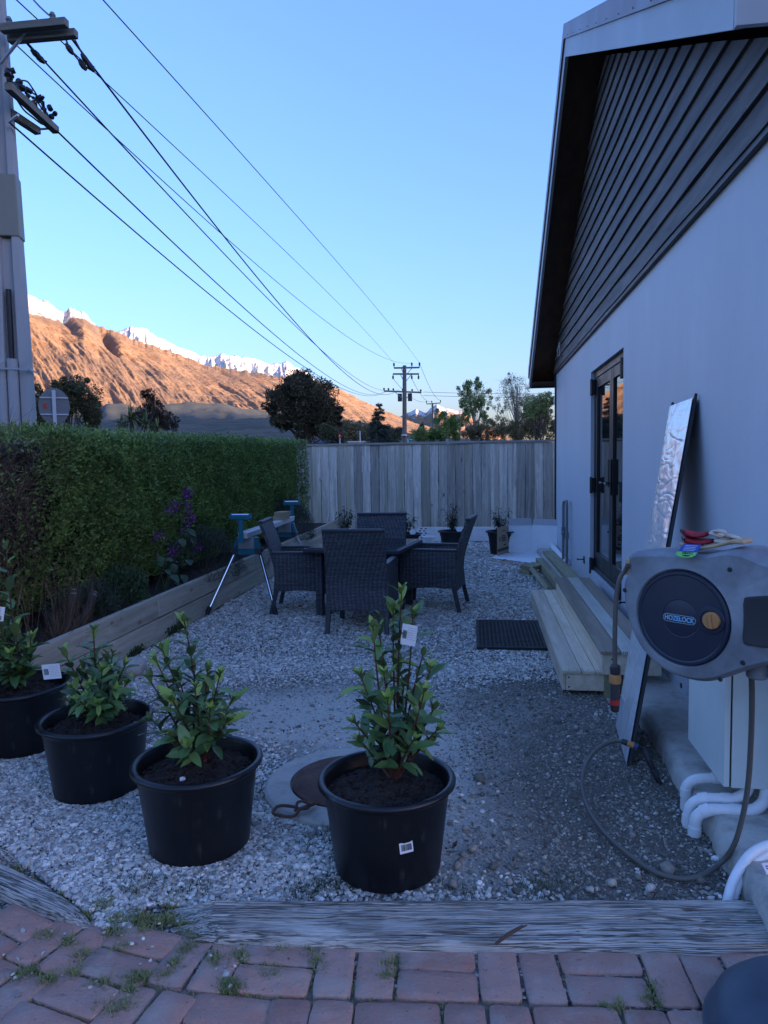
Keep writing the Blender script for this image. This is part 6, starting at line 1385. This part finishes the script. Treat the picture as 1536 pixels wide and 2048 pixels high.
for i, pts in enumerate(wp):
    root = empty('white_hose', pts[0], 0, ('upper', 'lower')[i]+' of the two white flexible hoses arching over the footing at the right edge', 'hose', 'white hoses at the right edge'); o = np.array(pts[0])
    mb = MB(); mb.tube([tuple(np.array(p_)-o) for p_ in curve(pts, 8)], .0165-.002*i, 14); mb.build('hose', M['white_pvc'], root, smooth=True)
    if i: mb = MB(); a = Vector(pts[3])-Vector(o); b_ = Vector(pts[4])-Vector(o); d_ = (b_-a).normalized(); mb.tube([a, a+d_*.018], .0172, 14); mb.build('clip', M['chrome'], root, smooth=True)
o = MB().box((-.02, -.0008, -.018), (.02, .0008, .018)).build('care_tag', M['paper']); o.location = at(1532, 1775, 'y', 2.42)+np.array([.01, 0, 0]); o.location.z = .115; o.rotation_euler = (R(-50), 0, R(15)); tag(o, 'small white tag on the footing under the white hoses', 'tag')
mb = MB(); mb.box((-.012, -.0014, -.002), (.008, -.0009, .002)); mb.box((-.012, -.0014, .005), (.004, -.0009, .009)); mb.build('print', M['red'], o)
pts = [hz_(893, 1703, .006), hz_(920, 1702, .02), hz_(945, 1690, .03), hz_(958, 1672, .028), hz_(957, 1660, .02), hz_(940, 1655, .008)]
mb = MB(); mb.tube(curve(pts, 6), .0028, 6); tag(mb.build('wire_offcut', M['grey_pvc'], smooth=True), 'thin grey wire offcut curling out beside the front tub', 'wire')
# domed rubber lid at the lower right corner
dm = empty('rubber_dome', (.835, 1.80, 0), 0, 'blue grey rounded rubber tub lid at the lower right corner of the paving', 'tub')
mb = MB(); mb.lathe([(.268, .0), (.274, .006), (.274, .016), (.266, .022), (.262, .035), (.250, .065), (.222, .092), (.17, .112), (.10, .123), (0, .127)], 72); mb.build('dome', M['dome'], dm, smooth=True, sharp=50)
# ------------------------------------------------------------------ utility poles and wires
pc = atd(35, 840, 9.0); PX, PY = pc[0], pc[1]
pole = empty('utility_pole', (PX, PY, 0), R(20), 'tall tapered concrete utility pole with timber crossarms behind the hedge', 'utility pole')
mb = MB(); hgt = 8.6; vs = []
def psec(z):
    w_ = .212-.0195*z; d_ = .15-.012*z; rc = w_*.42; return [(-w_, -d_), (-rc, -d_), (-rc*.8, -d_*.45), (rc*.8, -d_*.45), (rc, -d_), (w_, -d_), (w_, d_), (-w_, d_)]
zs = np.linspace(-.2, hgt, 12)
for z in zs: vs += [(x, y, z) for x, y in psec(z)]
fs = [(i*8+j, i*8+(j+1) % 8, (i+1)*8+(j+1) % 8, (i+1)*8+j) for i in range(11) for j in range(8)]+[tuple(88+j for j in range(8))]
mb.add(vs, fs); mb.build('shaft', M['pole_concrete'], pole, bevel=.008)
wl_ = lambda v: tuple((Matrix.Rotation(-R(20), 3, 'Z') @ (Vector(v)-Vector((PX, PY, 0)))))
hz2 = pc[1]
def arm(pa, pb, za, mat='arm_wood', hh=.078, dd=.08, nm='crossarm', ext=1.0):
    a = Vector(at(*pa, 'z', za)); b_ = Vector(at(*pb, 'z', za)); a = b_+(a-b_)*ext
    mb = MB(); L = (b_-a).length; mb.box((0, -dd/2, -hh/2), (L, dd/2, hh/2)); o = mb.build(nm, M[mat], pole, bevel=.006)
    lm = Matrix.Rotation(-R(20), 4, 'Z'); d_ = (b_-a); ang = math.atan2(d_.y, d_.x)
    o.location = wl_(a); o.rotation_euler = (0, 0, ang-R(20)); return a, b_
z1 = atd(10, 58, 8.75)[2]
a1 = arm((3, 58), (134, 45), z1); a2 = arm((18, 79), (153, 67), z1-.045)
z2 = atd(25, 195, 8.75)[2]
a3 = arm((16, 172), (112, 261), z2); a4 = arm((20, 226), (76, 263), z2-.09)
def stub(a, b_, r_, mat, nm, n=6):
    mb = MB(); mb.tube([wl_(p_) for p_ in a], r_, n) ; return mb.build(nm, M[mat], pole, smooth=True)
yA = lambda px, py, q: at(px, py, 'y', q)
y1 = a1[1].y
stub([atd(54, 62, 8.7), atd(0, 128, 8.85)], 0, .018, 'galv', 'brace'); stub([atd(36, 230, 8.6), atd(18, 244, 8.8)], 0, .016, 'galv', 'brace')
stub([Vector(at(72, 259, 'z', z2-.09)), Vector(at(100, 257, 'z', z2))], 0, .012, 'galv', 'tie_rod')
dist = lambda v: math.hypot(v.x, v.y)
dA = dist(a3[1]); 
mb = MB(); r = random.Random(6)        # clutter of clamps and jumper leads along the low crossarm
for i in range(34):
    t = (i/33)**1.5; p_ = a3[0].lerp(a3[1], t)+Vector((r.uniform(-.03, .03), r.uniform(-.03, .03), .05+r.uniform(0, .13))); q = Vector(wl_(p_)); mb = MB(); mb.tube([q, q+Vector((r.uniform(-.05, .05), r.uniform(-.05, .05), r.uniform(-.05, .05)))], r.uniform(.014, .036), 7); mb.build('clamp', M['wire'], pole, smooth=True)
for k_, (lift, seed) in enumerate(((.16, 3), (.10, 5), (-.10, 7), (.2, 8))):
    r = random.Random(seed); pts = [a3[0].lerp(a3[1], .02+.96*t)+Vector((r.uniform(-.03, .03), r.uniform(-.03, .03), lift*math.sin(math.pi*t)+r.uniform(-.02, .02)+.03)) for t in np.linspace(0, 1, 7)]
    mb = MB(); mb.tube(curve([wl_(p_) for p_ in pts], 5), .009, 6); mb.build('jumper_lead', M['wire'], pole, smooth=True)
for a, b_ in ((( 122, 38), a1[1]), ((16, 46), None)):
    p_ = Vector(at(*(105, 35) if b_ is not None else (18, 44), 'z', z1+.07)); mb = MB(); q = Vector(wl_(p_)); mb.lathe([(.0, -.05), (.03, -.05), (.036, -.02), (.022, .0), (.034, .02), (.02, .05), (0, .055)], 12, c=q); mb.build('insulator', M['sign_back'], pole, smooth=True)
pl = atd(18, 410, 8.85); rel = wl_((pl[0], pl[1], 0))
zlo, zhi = atd(18, 470, 8.85)[2], atd(18, 345, 8.85)[2]
mb = MB(); sec = []
for z in (zlo, zhi):
    w_ = .212-.0195*z+.012; d_ = .15-.012*z+.012; sec += [(-w_, -d_, z), (w_, -d_, z), (w_, d_, z), (-w_, d_, z)]
mb.add(sec, [(0, 1, 5, 4), (1, 2, 6, 5), (2, 3, 7, 6), (3, 0, 4, 7), (3, 2, 1, 0), (4, 5, 6, 7)]); mb.build('cover_plate', M['plate'], pole, bevel=.01)
mb = MB(); mb.tube([(.0, -.10, -.1), (.0, -.095, 3.4)], .028, 12); mb.build('cable_riser', M['wire'], pole, smooth=True)
zt = atd(20, 718, 8.85)[2]
mb = MB(); mb.tube([(.015, -.15, -.1), (.015, -.15, zt)], .055, 16); mb.tube([(-.09, -.14, -.1), (-.09, -.14, zt-.03)], .045, 14); mb.build('conduit', M['grey_pvc'], pole, smooth=True).data.materials[0] = M['pole_concrete']
mb = MB(); mb.box((-.18, -.21, zt-.12), (.19, -.20, zt-.10)); mb.box((.19, -.20, zt-.12), (.20, .13, zt-.10)); mb.build('strap', M['galv'], pole)

FP = atd(811, 880, 60.0)
def far_pole(px, base_py, top_py, dist_, label, arms, mat='far_pole', r0=.22, boxes=False):
    b_ = atd(px, base_py, dist_); t = atd(px, top_py, dist_); root = empty('utility_pole', (b_[0], b_[1], 0), R(0), label, 'utility pole')
    mb = MB(); mb.tube([(-.12, 0, -.1), (0, 0, t[2])], [r0, r0*.72], 14); mb.build('shaft', M[mat], root, smooth=True)
    ends = []
    for (pl_, pr_, py0, py1, pins) in arms:
        A = atd(pl_, py0, dist_)-np.array([b_[0], b_[1], 0]); B = atd(pr_, py1, dist_)-np.array([b_[0], b_[1], 0]); mb = MB(); mb.bar(tuple(A), tuple(B), .12, .13); mb.build('crossarm', M['arm_wood'], root)
        for q, up in pins:
            p_ = A+(B-A)*q; mb = MB(); s_ = .42*up; mb.lathe([(.03, 0), (.03, s_*.35), (.085, s_*.45), (.06, s_*.6), (.085, s_*.75), (.05, s_), (0, s_)] if up > 0 else [(0, s_), (.05, s_), (.085, s_*.75), (.06, s_*.6), (.085, s_*.45), (.03, s_*.3), (.03, 0)], 10, c=tuple(p_)); mb.build('insulator', M['wire'], root, smooth=True); ends.append(p_+np.array([b_[0], b_[1], s_*.9]))
        c = (A+B)/2
        for sg in (-1, 1): mb = MB(); mb.tube([tuple(A+(B-A)*(.5+sg*.22)), (0, -.1, c[2]-.75)], .03, 6); mb.build('brace', M['galv'], root)
    return root, b_, ends
p2, p2b, e2 = far_pole(811, 880, 731, 60.0, 'timber utility pole with three crossarms rising beyond the fence', [(788, 839, 736, 735, ((.0, 1), (.70, 1), (1.0, 1))), (786, 838, 748, 748, ((.0, -1), (.72, -1), (.98, -1))), (768, 843, 782, 785, ((.0, .6), (.12, .6), (.25, .6), (.5, .6), (.75, .6), (.98, .6)))])
lo = atd(811, 800, 60)[2]; hi = atd(811, 787, 60)[2]
for sx in (-1, 1): mb = MB(); mb.box((sx*.42-.17, -.12, lo-.1), (sx*.42+.17, .18, hi)); mb.build('transformer_box', M['grey_dark'], p2, bevel=.02)
mb = MB(); mb.tube([(-.08, -.21, atd(811, 872, 60)[2]), (-.08, -.21, atd(811, 869, 60)[2])], .23, 14); mb.build('band', M['sign_post'], p2)
p3, p3b, e3 = far_pole(866, 880, 806, 105.0, 'smallest timber utility pole, farthest down the line', [(853, 881, 808, 806, ((.0, 1), (.38, 1), (1.0, 1)))], r0=.17)
g3 = at(1,1,'z',0)
def wire(A, B, label, sag=None, via=None, r_=.012, tail=None):
    A, B = np.array(A, float), np.array(B, float)
    if via is not None:                                   # sag that carries the wire through a photo point
        best = (1e9, 0)
        for s_ in np.linspace(-.5, 4, 226):
            for t in np.linspace(.05, .95, 46):
                p_ = A+(B-A)*t-np.array([0, 0, 4*s_*t*(1-t)]); c = W2C @ (p_-np.array([0, 0, H])); e = abs(768+F*c[0]/-c[2]-via[0])+abs(1024-F*c[1]/-c[2]-via[1])
                if e < best[0]: best = (e, s_)
        sag = best[1]
    ts = np.concatenate([np.linspace(0, .3, 40), np.linspace(.31, 1, 50)]); pts = [A+(B-A)*t-np.array([0, 0, 4*sag*t*(1-t)]) for t in ts]; rad = [r_]*len(ts)
    if tail is not None: pts = [np.array(tail)]+pts; rad = [r_]+rad
    o = np.array(pts[0]); mb = MB(); mb.tube([tuple(p_-o) for p_ in pts], rad, 6); ob = mb.build('power_line', M['wire'], smooth=True); ob.location = o; return tag(ob, label, 'power line', 'power lines from the concrete pole')
wire(atd(190, -18, 9.6), e2[2], 'power line running alone at the far right of the bundle', via=(395, 228), r_=.008)
wire(atd(18, -14, 9.8), e2[0], 'power line passing behind the near crossarm to the far top crossarm', via=(400, 353), r_=.008)
wire(atd(-8, 52, 9.8), e2[1], 'high power line starting left of the concrete pole and ending mid top crossarm', via=(400, 413), r_=.008)
wire(atd(143, 77, 8.9), atd(797, 779, 59.7), 'thick power line from the tip of the near crossarm to the far pole middle', via=(400, 388), r_=.012)
wire(atd(55, 86, 8.8), atd(768, 781, 59.8), 'power line from mid near crossarm to the left tip of the far low crossarm', via=(400, 463), r_=.010)
wire(atd(113, 261, 8.9), atd(769, 783, 59.8), 'power line leaving the tip of the low crossarm on the concrete pole', via=(640, 742), r_=.010)
wire(atd(20, 246, 8.8), atd(771, 784, 59.8), 'lowest power line, leaving the concrete pole below the low crossarms', via=(640, 752), r_=.010)
wire(atd(55, -15, 10.5), atd(104, 35, 8.9), 'short power line coming down from the top edge onto the near crossarm tip', sag=.02, r_=.010)
for i, (k_, q, lab) in enumerate(((0, 0, 'far power line between the two distant poles, leftmost'), (1, 1, 'far power line between the two distant poles, in the middle'), (2, 2, 'far power line between the two distant poles, rightmost'))): wire(e2[3+k_] if i < 2 else e2[2], e3[q], lab, sag=.7, r_=.016)
for i, (y_, lab) in enumerate(((784, 'upper of two thin power lines running level to the right from the far pole'), (791, 'lower of two thin power lines running level to the right from the far pole'))): wire(atd(846, y_, 60), atd(1200, y_+1, 62), lab, sag=.12, r_=.014)
# strain fittings near the pole, carried by the wires
def fitting(pts, label, dist_=8.85):
    P = [atd(px, py, dist_) for px, py in pts]; o = P[0]; root = empty('strain_insulator', tuple(o), 0, label, 'insulator', 'strain insulators on the wires')
    mb = MB(); mb.tube([tuple(p_-o) for p_ in P], .011, 6); mb.build('lead', M['wire'], root, smooth=True)
    for q in P[1:-1]: mb = MB(); d_ = Vector(P[-1]-P[0]).normalized(); c = Vector(q-o); mb.tube([c-d_*.06, c-d_*.02, c+d_*.02, c+d_*.06], [.016, .032, .032, .016], 8); mb.build('insulator', M['wire'], root, smooth=True)
fitting([(122, 52), (139, 98), (165, 130), (186, 142)], 'left string of black connectors hanging from the near crossarm tip')
fitting([(150, 80), (170, 118), (181, 133), (189, 134)], 'right string of black connectors beside the thick wire')
fitting([(52, 85), (72, 108), (80, 117), (94, 124)], 'small connector on the wire at the middle of the near crossarm')

# ------------------------------------------------------------------ road sign seen from behind
sg = atd(110, 845, 10.0); rs_ = empty('road_sign', (sg[0], sg[1], 0), math.atan2(-sg[0], sg[1])+0, 'round road sign seen from behind on a pale post beyond the hedge', 'road sign')
zc = atd(110, 812, 10)[2]; rad = 10*22.5/1430*1.15
mb = MB(); mb.lathe([(rad, -.006), (rad, .006), (0, .006)], 48, M=Matrix.Translation((0, .03, zc)) @ Matrix.Rotation(R(90), 4, 'X') @ Matrix.Diagonal((1, 1.26, 1, 1))); mb.build('disc', M['sign_back'], rs_)
mb = MB(); mb.box((-.022, -.03, -.05), (.022, .018, zc+.195)); mb.build('post', M['sign_post'], rs_, bevel=.006)
for dz in (-.105, .105): mb = MB(); mb.box((-rad*.90, .008, zc+dz-.008), (rad*.90, .0225, zc+dz+.008)); mb.build('rail', M['sign_post'], rs_)
mb = MB(); mb.box((-.125, .018, zc-.03), (-.085, .0225, zc+.035)); mb.build('sticker', M['sticker'], rs_)

# ------------------------------------------------------------------ trees
def tree(name, label, cx_px, base_dist, crown, n, L, Wd, mat, cat='tree', seed=1, trunk=.12, bark='bark', nclump=60, csize=.22, dirv=(0, 0, .3), jit=.9, grp=None, droop=0.0, branches=14, thin=0.0, twigs=0, depth=.8):
    """crown: list of photo ellipses (px, py, rx, ry) at base_dist; leaf clumps are spread through their volumes"""
    rs = np.random.RandomState(seed); b_ = atd(cx_px, 900, base_dist); B0 = np.array([b_[0], b_[1], 0]); root = empty(name, tuple(B0), 0, label, cat, grp)
    sc_ = base_dist/F; areas = np.array([e[2]*e[3] for e in crown], float); ax = np.array([C2W[0][0], C2W[1][0], 0]); ax /= np.linalg.norm(ax); ay = np.array([-ax[1], ax[0], 0])
    C, Rr = [], []
    for _ in range(nclump):
        e = crown[rs.choice(len(crown), p=areas/areas.sum())]; d = rs.normal(0, 1, 3); d /= np.linalg.norm(d); q = rs.rand()**.45*.92
        c = atd(e[0], e[1], base_dist)-B0+ax*d[0]*e[2]*sc_*q+ay*d[1]*e[2]*sc_*q*depth+np.array([0, 0, d[2]*e[3]*sc_*q]); C.append(c); Rr.append(csize*min(e[2], e[3])*sc_*rs.uniform(.6, 1.4))
    C, Rr = np.array(C), np.array(Rr); k_ = rs.randint(0, nclump, n); d = rs.normal(0, 1, (n, 3)); d /= np.linalg.norm(d, axis=1, keepdims=True); q = rs.uniform(.25, 1, n)**.6
    P = C[k_]+d*(Rr[k_]*q)[:, None]; P[:, 2] -= droop*rs.rand(n)*Rr[k_]
    leaf_cloud('crown', P, d*.8+np.array(dirv), L*sc_, Wd*sc_, mat, root, seed, jit)
    # trunk and limbs
    mb = MB(); top = C[:, 2].max(); mid = np.array([C[:, 0].mean()*.6, C[:, 1].mean()*.6, top*.55]); tr = [np.zeros(3), mid*.5+np.array([.02*top, 0, 0]), mid, np.array([C[:, 0].mean(), C[:, 1].mean(), top*.86])]
    tr = [np.array(p_) for p_ in curve(tr, 4)]; mb.tube([tuple(p_) for p_ in tr], list(np.linspace(trunk, trunk*.22, len(tr))), 9)
    for i in rs.choice(nclump, min(branches, nclump), replace=False):
        e = C[i]; j = min(len(tr)-1, int(len(tr)*np.clip(e[2]/top*.75, .15, .9))); s_ = tr[j]; m_ = (s_+e)/2+np.array([0, 0, -.05*top]); mb.tube(curve([tuple(s_), tuple(m_), tuple(e)], 3), list(np.linspace(trunk*.22, trunk*.05, 7)), 6)
    mb.build('trunk', M[bark], root, smooth=True)
    if twigs:
        i = rs.randint(0, nclump, twigs); A = C[i]+rs.normal(0, .3, (twigs, 3))*Rr[i][:, None]; Bq = A+rs.normal(0, 1, (twigs, 3))*Rr[i][:, None]*np.array([.8, .8, .6])+np.array([0, 0, .5])*Rr[i][:, None]
        ribbons('twigs', A, Bq, .55*sc_, M['dead_twig' if bark != 'bark_pale' else 'bark_pale'], root, seed)
    return root
tree('round_tree', 'big dense dark round-headed tree beyond the left end of the fence', 612, 50, [(605, 800, 68, 52), (590, 780, 45, 40), (640, 830, 42, 45), (672, 832, 18, 24), (560, 815, 32, 45), (610, 850, 62, 26), (600, 762, 28, 22)], 42000, 4.2, 2.6, M['tree_round'], seed=3, trunk=.35, nclump=230, csize=.30, branches=26)
tree('broadleaf_tree', 'dark bushy tree behind the round road sign', 140, 34, [(150, 800, 44, 40), (125, 780, 26, 20), (180, 825, 24, 32), (100, 815, 26, 36), (160, 772, 22, 18), (80, 795, 18, 22)], 20000, 4.4, 2.6, M['tree_dark'], seed=5, trunk=.2, nclump=130, csize=.34, branches=18)
tree('dark_shrub', 'dark low shrub wedged between the concrete pole and the bushy tree', 75, 30, [(78, 832, 22, 30), (60, 846, 30, 20)], 5000, 4.5, 2.4, M['tree_dark'], cat='shrub', seed=6, trunk=.06, nclump=40, csize=.4, branches=8)
tree('spiky_tree', 'scraggy dark brown tree with upright spiky tips behind the palm', 305, 26, [(300, 800, 22, 20), (325, 838, 30, 24), (290, 785, 8, 14), (285, 832, 22, 22), (340, 850, 20, 14), (312, 812, 16, 18)], 5200, 5.5, 1.5, M['tree_spike'], seed=7, trunk=.09, nclump=70, csize=.34, dirv=(0, 0, 1.0), jit=.5, branches=16, twigs=160)
# cabbage palm: heads of narrow blades
cp_ = atd(275, 860, 21); pm = empty('cabbage_palm', (cp_[0], cp_[1], 0), 0, 'pale green palm with tufts of narrow drooping blades above the hedge', 'palm'); r = random.Random(4)
sp, tops = [], []
for px, py, n, L in ((262, 838, 120, .46), (292, 848, 80, .40), (243, 852, 60, .36), (314, 856, 50, .32)):
    c = atd(px, py, 21)-np.array([cp_[0], cp_[1], 0]); tops.append(c)
    for _ in range(n):
        a = r.uniform(0, 6.28); el = r.uniform(-.3, 1.35); sp.append((c, (math.cos(a)*math.cos(el), math.sin(a)*math.cos(el), math.sin(el)), (0, 0, 1) if el < 1 else (math.cos(a), math.sin(a), .2), L*r.uniform(.7, 1.1), .030, r.uniform(.4, 1.5)))
big_leaves('blades', sp, M['flax'], pm, 5)
mb = MB()
for c in tops: mb.tube([(0, 0, 0), tuple(c*.6), tuple(c)], [.08, .06, .05], 8)
mb.build('trunk', M['bark'], pm, smooth=True)
# conifers: whorls of drooping boughs
def conifer(px, top, base, dist_, hw, label, seed, n=9000, mat='conifer', sparse=1.0):
    rs = np.random.RandomState(seed); b_ = atd(px, 900, dist_); B0 = np.array([b_[0], b_[1], 0]); zt = atd(px, top, dist_)[2]; sc_ = dist_/F; root = empty('conifer', tuple(B0), 0, label, 'tree')
    W_ = hw*sc_; zb = max(.5, atd(px, base, dist_)[2]); P, D_ = [], []; A, Bq = [], []
    for i in range(130):
        t = rs.rand()**.75; z = zt-(zt-zb)*t; a = rs.uniform(0, 6.28); Lb = W_*(t**.85)*rs.uniform(.65, 1.1)+.05; e = np.array([math.cos(a)*Lb, math.sin(a)*Lb, z-.25*Lb+.12*Lb]); s_ = np.array([0, 0, z]); A.append(s_); Bq.append(e)
        k_ = max(8, int(n/130*(.35+t))); q = rs.rand(k_)**.7; pp = s_+(e-s_)*q[:, None]+rs.normal(0, 1, (k_, 3))*np.array([.10, .10, .07])*W_*(.25+t)*.8; P.append(pp); D_.append(np.tile((e-s_)/np.linalg.norm(e-s_)+np.array([0, 0, -.25]), (k_, 1)))
    leaf_cloud('boughs', np.concatenate(P), np.concatenate(D_), 4.2*sc_, .9*sc_, M[mat], root, seed, .45)
    ribbons('branches', np.array(A), np.array(Bq), .9*sc_, M['bark'], root, seed, .05)
    mb = MB(); mb.tube([(0, 0, 0), (0, 0, zt*.6), (0, 0, zt)], [.18, .10, .015], 8); mb.build('trunk', M['bark'], root, smooth=True); return root
conifer(759, 804, 905, 75, 36, 'dark pointed conifer just left of the far utility pole', 3, 22000)
conifer(844, 845, 880, 170, 11, 'small dark conifer between the two far utility poles', 5, 3000, 'tree_dark')
tree('dark_pine', 'dark distant pine group seen low behind the far utility pole', 787, 160, [(790, 872, 22, 20), (775, 868, 12, 14), (800, 866, 9, 12)], 3600, 3.4, 2.0, M['tree_dark'], seed=9, trunk=.3, nclump=50, csize=.4)
tree('wooded_bank', 'brown wooded bank of scrub between the round tree and the conifer', 705, 120, [(705, 862, 34, 22), (735, 868, 26, 20), (690, 868, 30, 20), (745, 858, 20, 12)], 9000, 3.2, 2.0, M['brown_tree'], cat='trees', seed=11, trunk=.3, nclump=90, csize=.35)
tree('round_shrub', 'grey green shrub at the foot of the round tree by the fence top', 672, 44, [(668, 872, 26, 18), (655, 862, 18, 20)], 4000, 4.0, 2.0, M['tree_dark'], cat='shrub', seed=12, trunk=.08, nclump=40, csize=.4)
tree('birch_tree', 'green drooping birch tree with an open crown, left of the bare one', 950, 45, [(945, 790, 30, 34), (930, 775, 18, 20), (965, 800, 20, 36), (935, 820, 22, 24), (950, 765, 20, 12), (972, 835, 14, 24), (925, 838, 14, 16)], 12000, 3.0, 1.5, M['birch'], seed=13, trunk=.14, bark='bark_pale', nclump=110, csize=.22, dirv=(0, 0, -.5), droop=1.0, branches=34, twigs=260)
tree('bare_birch', 'tall pale almost leafless birch tree beside the roof eave', 1030, 52, [(1028, 785, 30, 42), (1022, 755, 12, 18), (1045, 800, 26, 40), (1000, 815, 18, 30), (1060, 815, 20, 36)], 6500, 2.2, 1.2, M['bare'], seed=15, trunk=.15, bark='bark_pale', nclump=150, csize=.22, branches=46, droop=.6, twigs=700)
tree('bright_tree', 'fresh bright green young tree above the middle of the fence', 890, 40, [(885, 858, 24, 28), (905, 845, 16, 26), (868, 872, 20, 16), (912, 870, 14, 18), (880, 832, 12, 14)], 10000, 3.2, 1.9, M['bright'], seed=17, trunk=.08, nclump=90, csize=.28, branches=20)
tree('olive_shrub', 'olive green rounded shrub just right of the far pole', 842, 48, [(838, 868, 20, 16), (852, 872, 16, 14)], 3200, 3.2, 1.8, M['birch'], cat='shrub', seed=18, trunk=.06, nclump=40, csize=.36)
tree('bare_shrub', 'brown grey bare-looking shrub below the two birches', 968, 38, [(965, 862, 40, 24), (940, 868, 24, 18), (1000, 860, 30, 26)], 11000, 2.8, 1.2, M['brown_tree'], cat='shrub', seed=19, trunk=.08, nclump=110, csize=.26, branches=30, twigs=700)
tree('olive_tree', 'brown olive bushy tree half hidden by the roof eave', 1080, 36, [(1070, 838, 36, 40), (1050, 860, 36, 26), (1095, 820, 20, 36), (1100, 860, 30, 24), (1030, 862, 24, 22)], 18000, 3.0, 1.5, M['brown_tree'], seed=21, trunk=.14, nclump=140, csize=.26, branches=34, twigs=500)
tree('olive_tree', 'yellow green leafy tree directly under the roof eave', 1085, 31, [(1075, 810, 26, 24), (1092, 800, 18, 20), (1060, 830, 20, 18)], 6500, 2.8, 1.5, M['birch'], seed=22, trunk=.1, nclump=70, csize=.26, branches=20, twigs=200)

# small things seen over the fence
def over(px, py0, py1, dist_): a = atd(px, py0, dist_); b_ = atd(px, py1, dist_); return a, b_
a = atd(655, 880, 58); hs_ = empty('shed', (a[0], a[1], 0), 0, 'dark roofed shed just showing over the left end of the fence', 'shed')
z0 = atd(655, 886, 58)[2]; z1_ = atd(655, 868, 58)[2]; mb = MB(); mb.box((-1.2, -.5, 0), (1.0, 2.5, z0)); mb.build('wall', M['pale_wall'], hs_); mb = MB(); mb.prism([(-.7, z0), (2.7, z0), (1.0, z1_)], (-1.4, 0, 0), (0, 1, 0), (0, 0, 1), (1, 0, 0), 2.6); mb.build('roof', M['dark_roof'], hs_)
a = atd(712, 882, 95); hs_ = empty('white_shed', (a[0], a[1], 0), 0, 'low white shed roof beyond the fence near the red sign', 'shed')
zt = atd(712, 884, 95)[2]; mb = MB(); mb.box((-1.6, 0, 0), (1.6, 2, zt)); mb.build('wall', M['pale_wall'], hs_); mb = MB(); mb.box((-1.75, -.15, zt+.002), (1.75, 2.15, zt+.10)); mb.build('roof', M['card_white'], hs_)
a = atd(680, 880, 40); z = atd(680, 872, 40)[2]; s_ = empty('red_sign', (a[0], a[1], 0), 0, 'small red sign on a post above the fence top', 'sign'); mb = MB(); mb.box((-.025, -.02, 0), (.025, .02, z+.1)); mb.build('post', M['sign_post'], s_); mb = MB(); mb.box((-.085, -.04, z-.1), (.085, -.022, z+.13)); bd2 = mb.build('board', M['red'], s_); mb = MB(); mb.box((-.03, -.044, z-.02), (.03, -.0405, z+.05)); mb.build('white_mark', M['paper'], bd2)
a = atd(816, 880, 61); z = atd(820, 879, 61)[2]; s_ = empty('street_sign', (a[0], a[1], 0), 0, 'green street name blade beside the far utility pole', 'sign'); mb = MB(); mb.tube([(0, 0, 0), (0, 0, z+.1)], .04, 8); mb.build('post', M['sign_post'], s_); mb = MB(); mb.box((.02, -.02, z-.08), (.75, .02, z+.08)); bl_ = mb.build('blade', M['green_sign'], s_); mb = MB(); mb.box((.10, -.024, z-.02), (.45, -.0205, z+.02)); mb.build('lettering', M['paper'], bl_)
for px, py, d_, lab in ((720, 862, 90, 'thin pale post standing beyond the fence left of the conifer'), (894, 878, 30, 'short grey post poking over the fence below the bright tree')):
    a = atd(px, py, d_); o = MB().box((-.06, -.06, 0), (.06, .06, a[2])).build('marker_post', M['sign_post'] if d_ > 50 else M['galv'], None, bevel=.01); o.location = (a[0], a[1], 0); tag(o, lab, 'post')
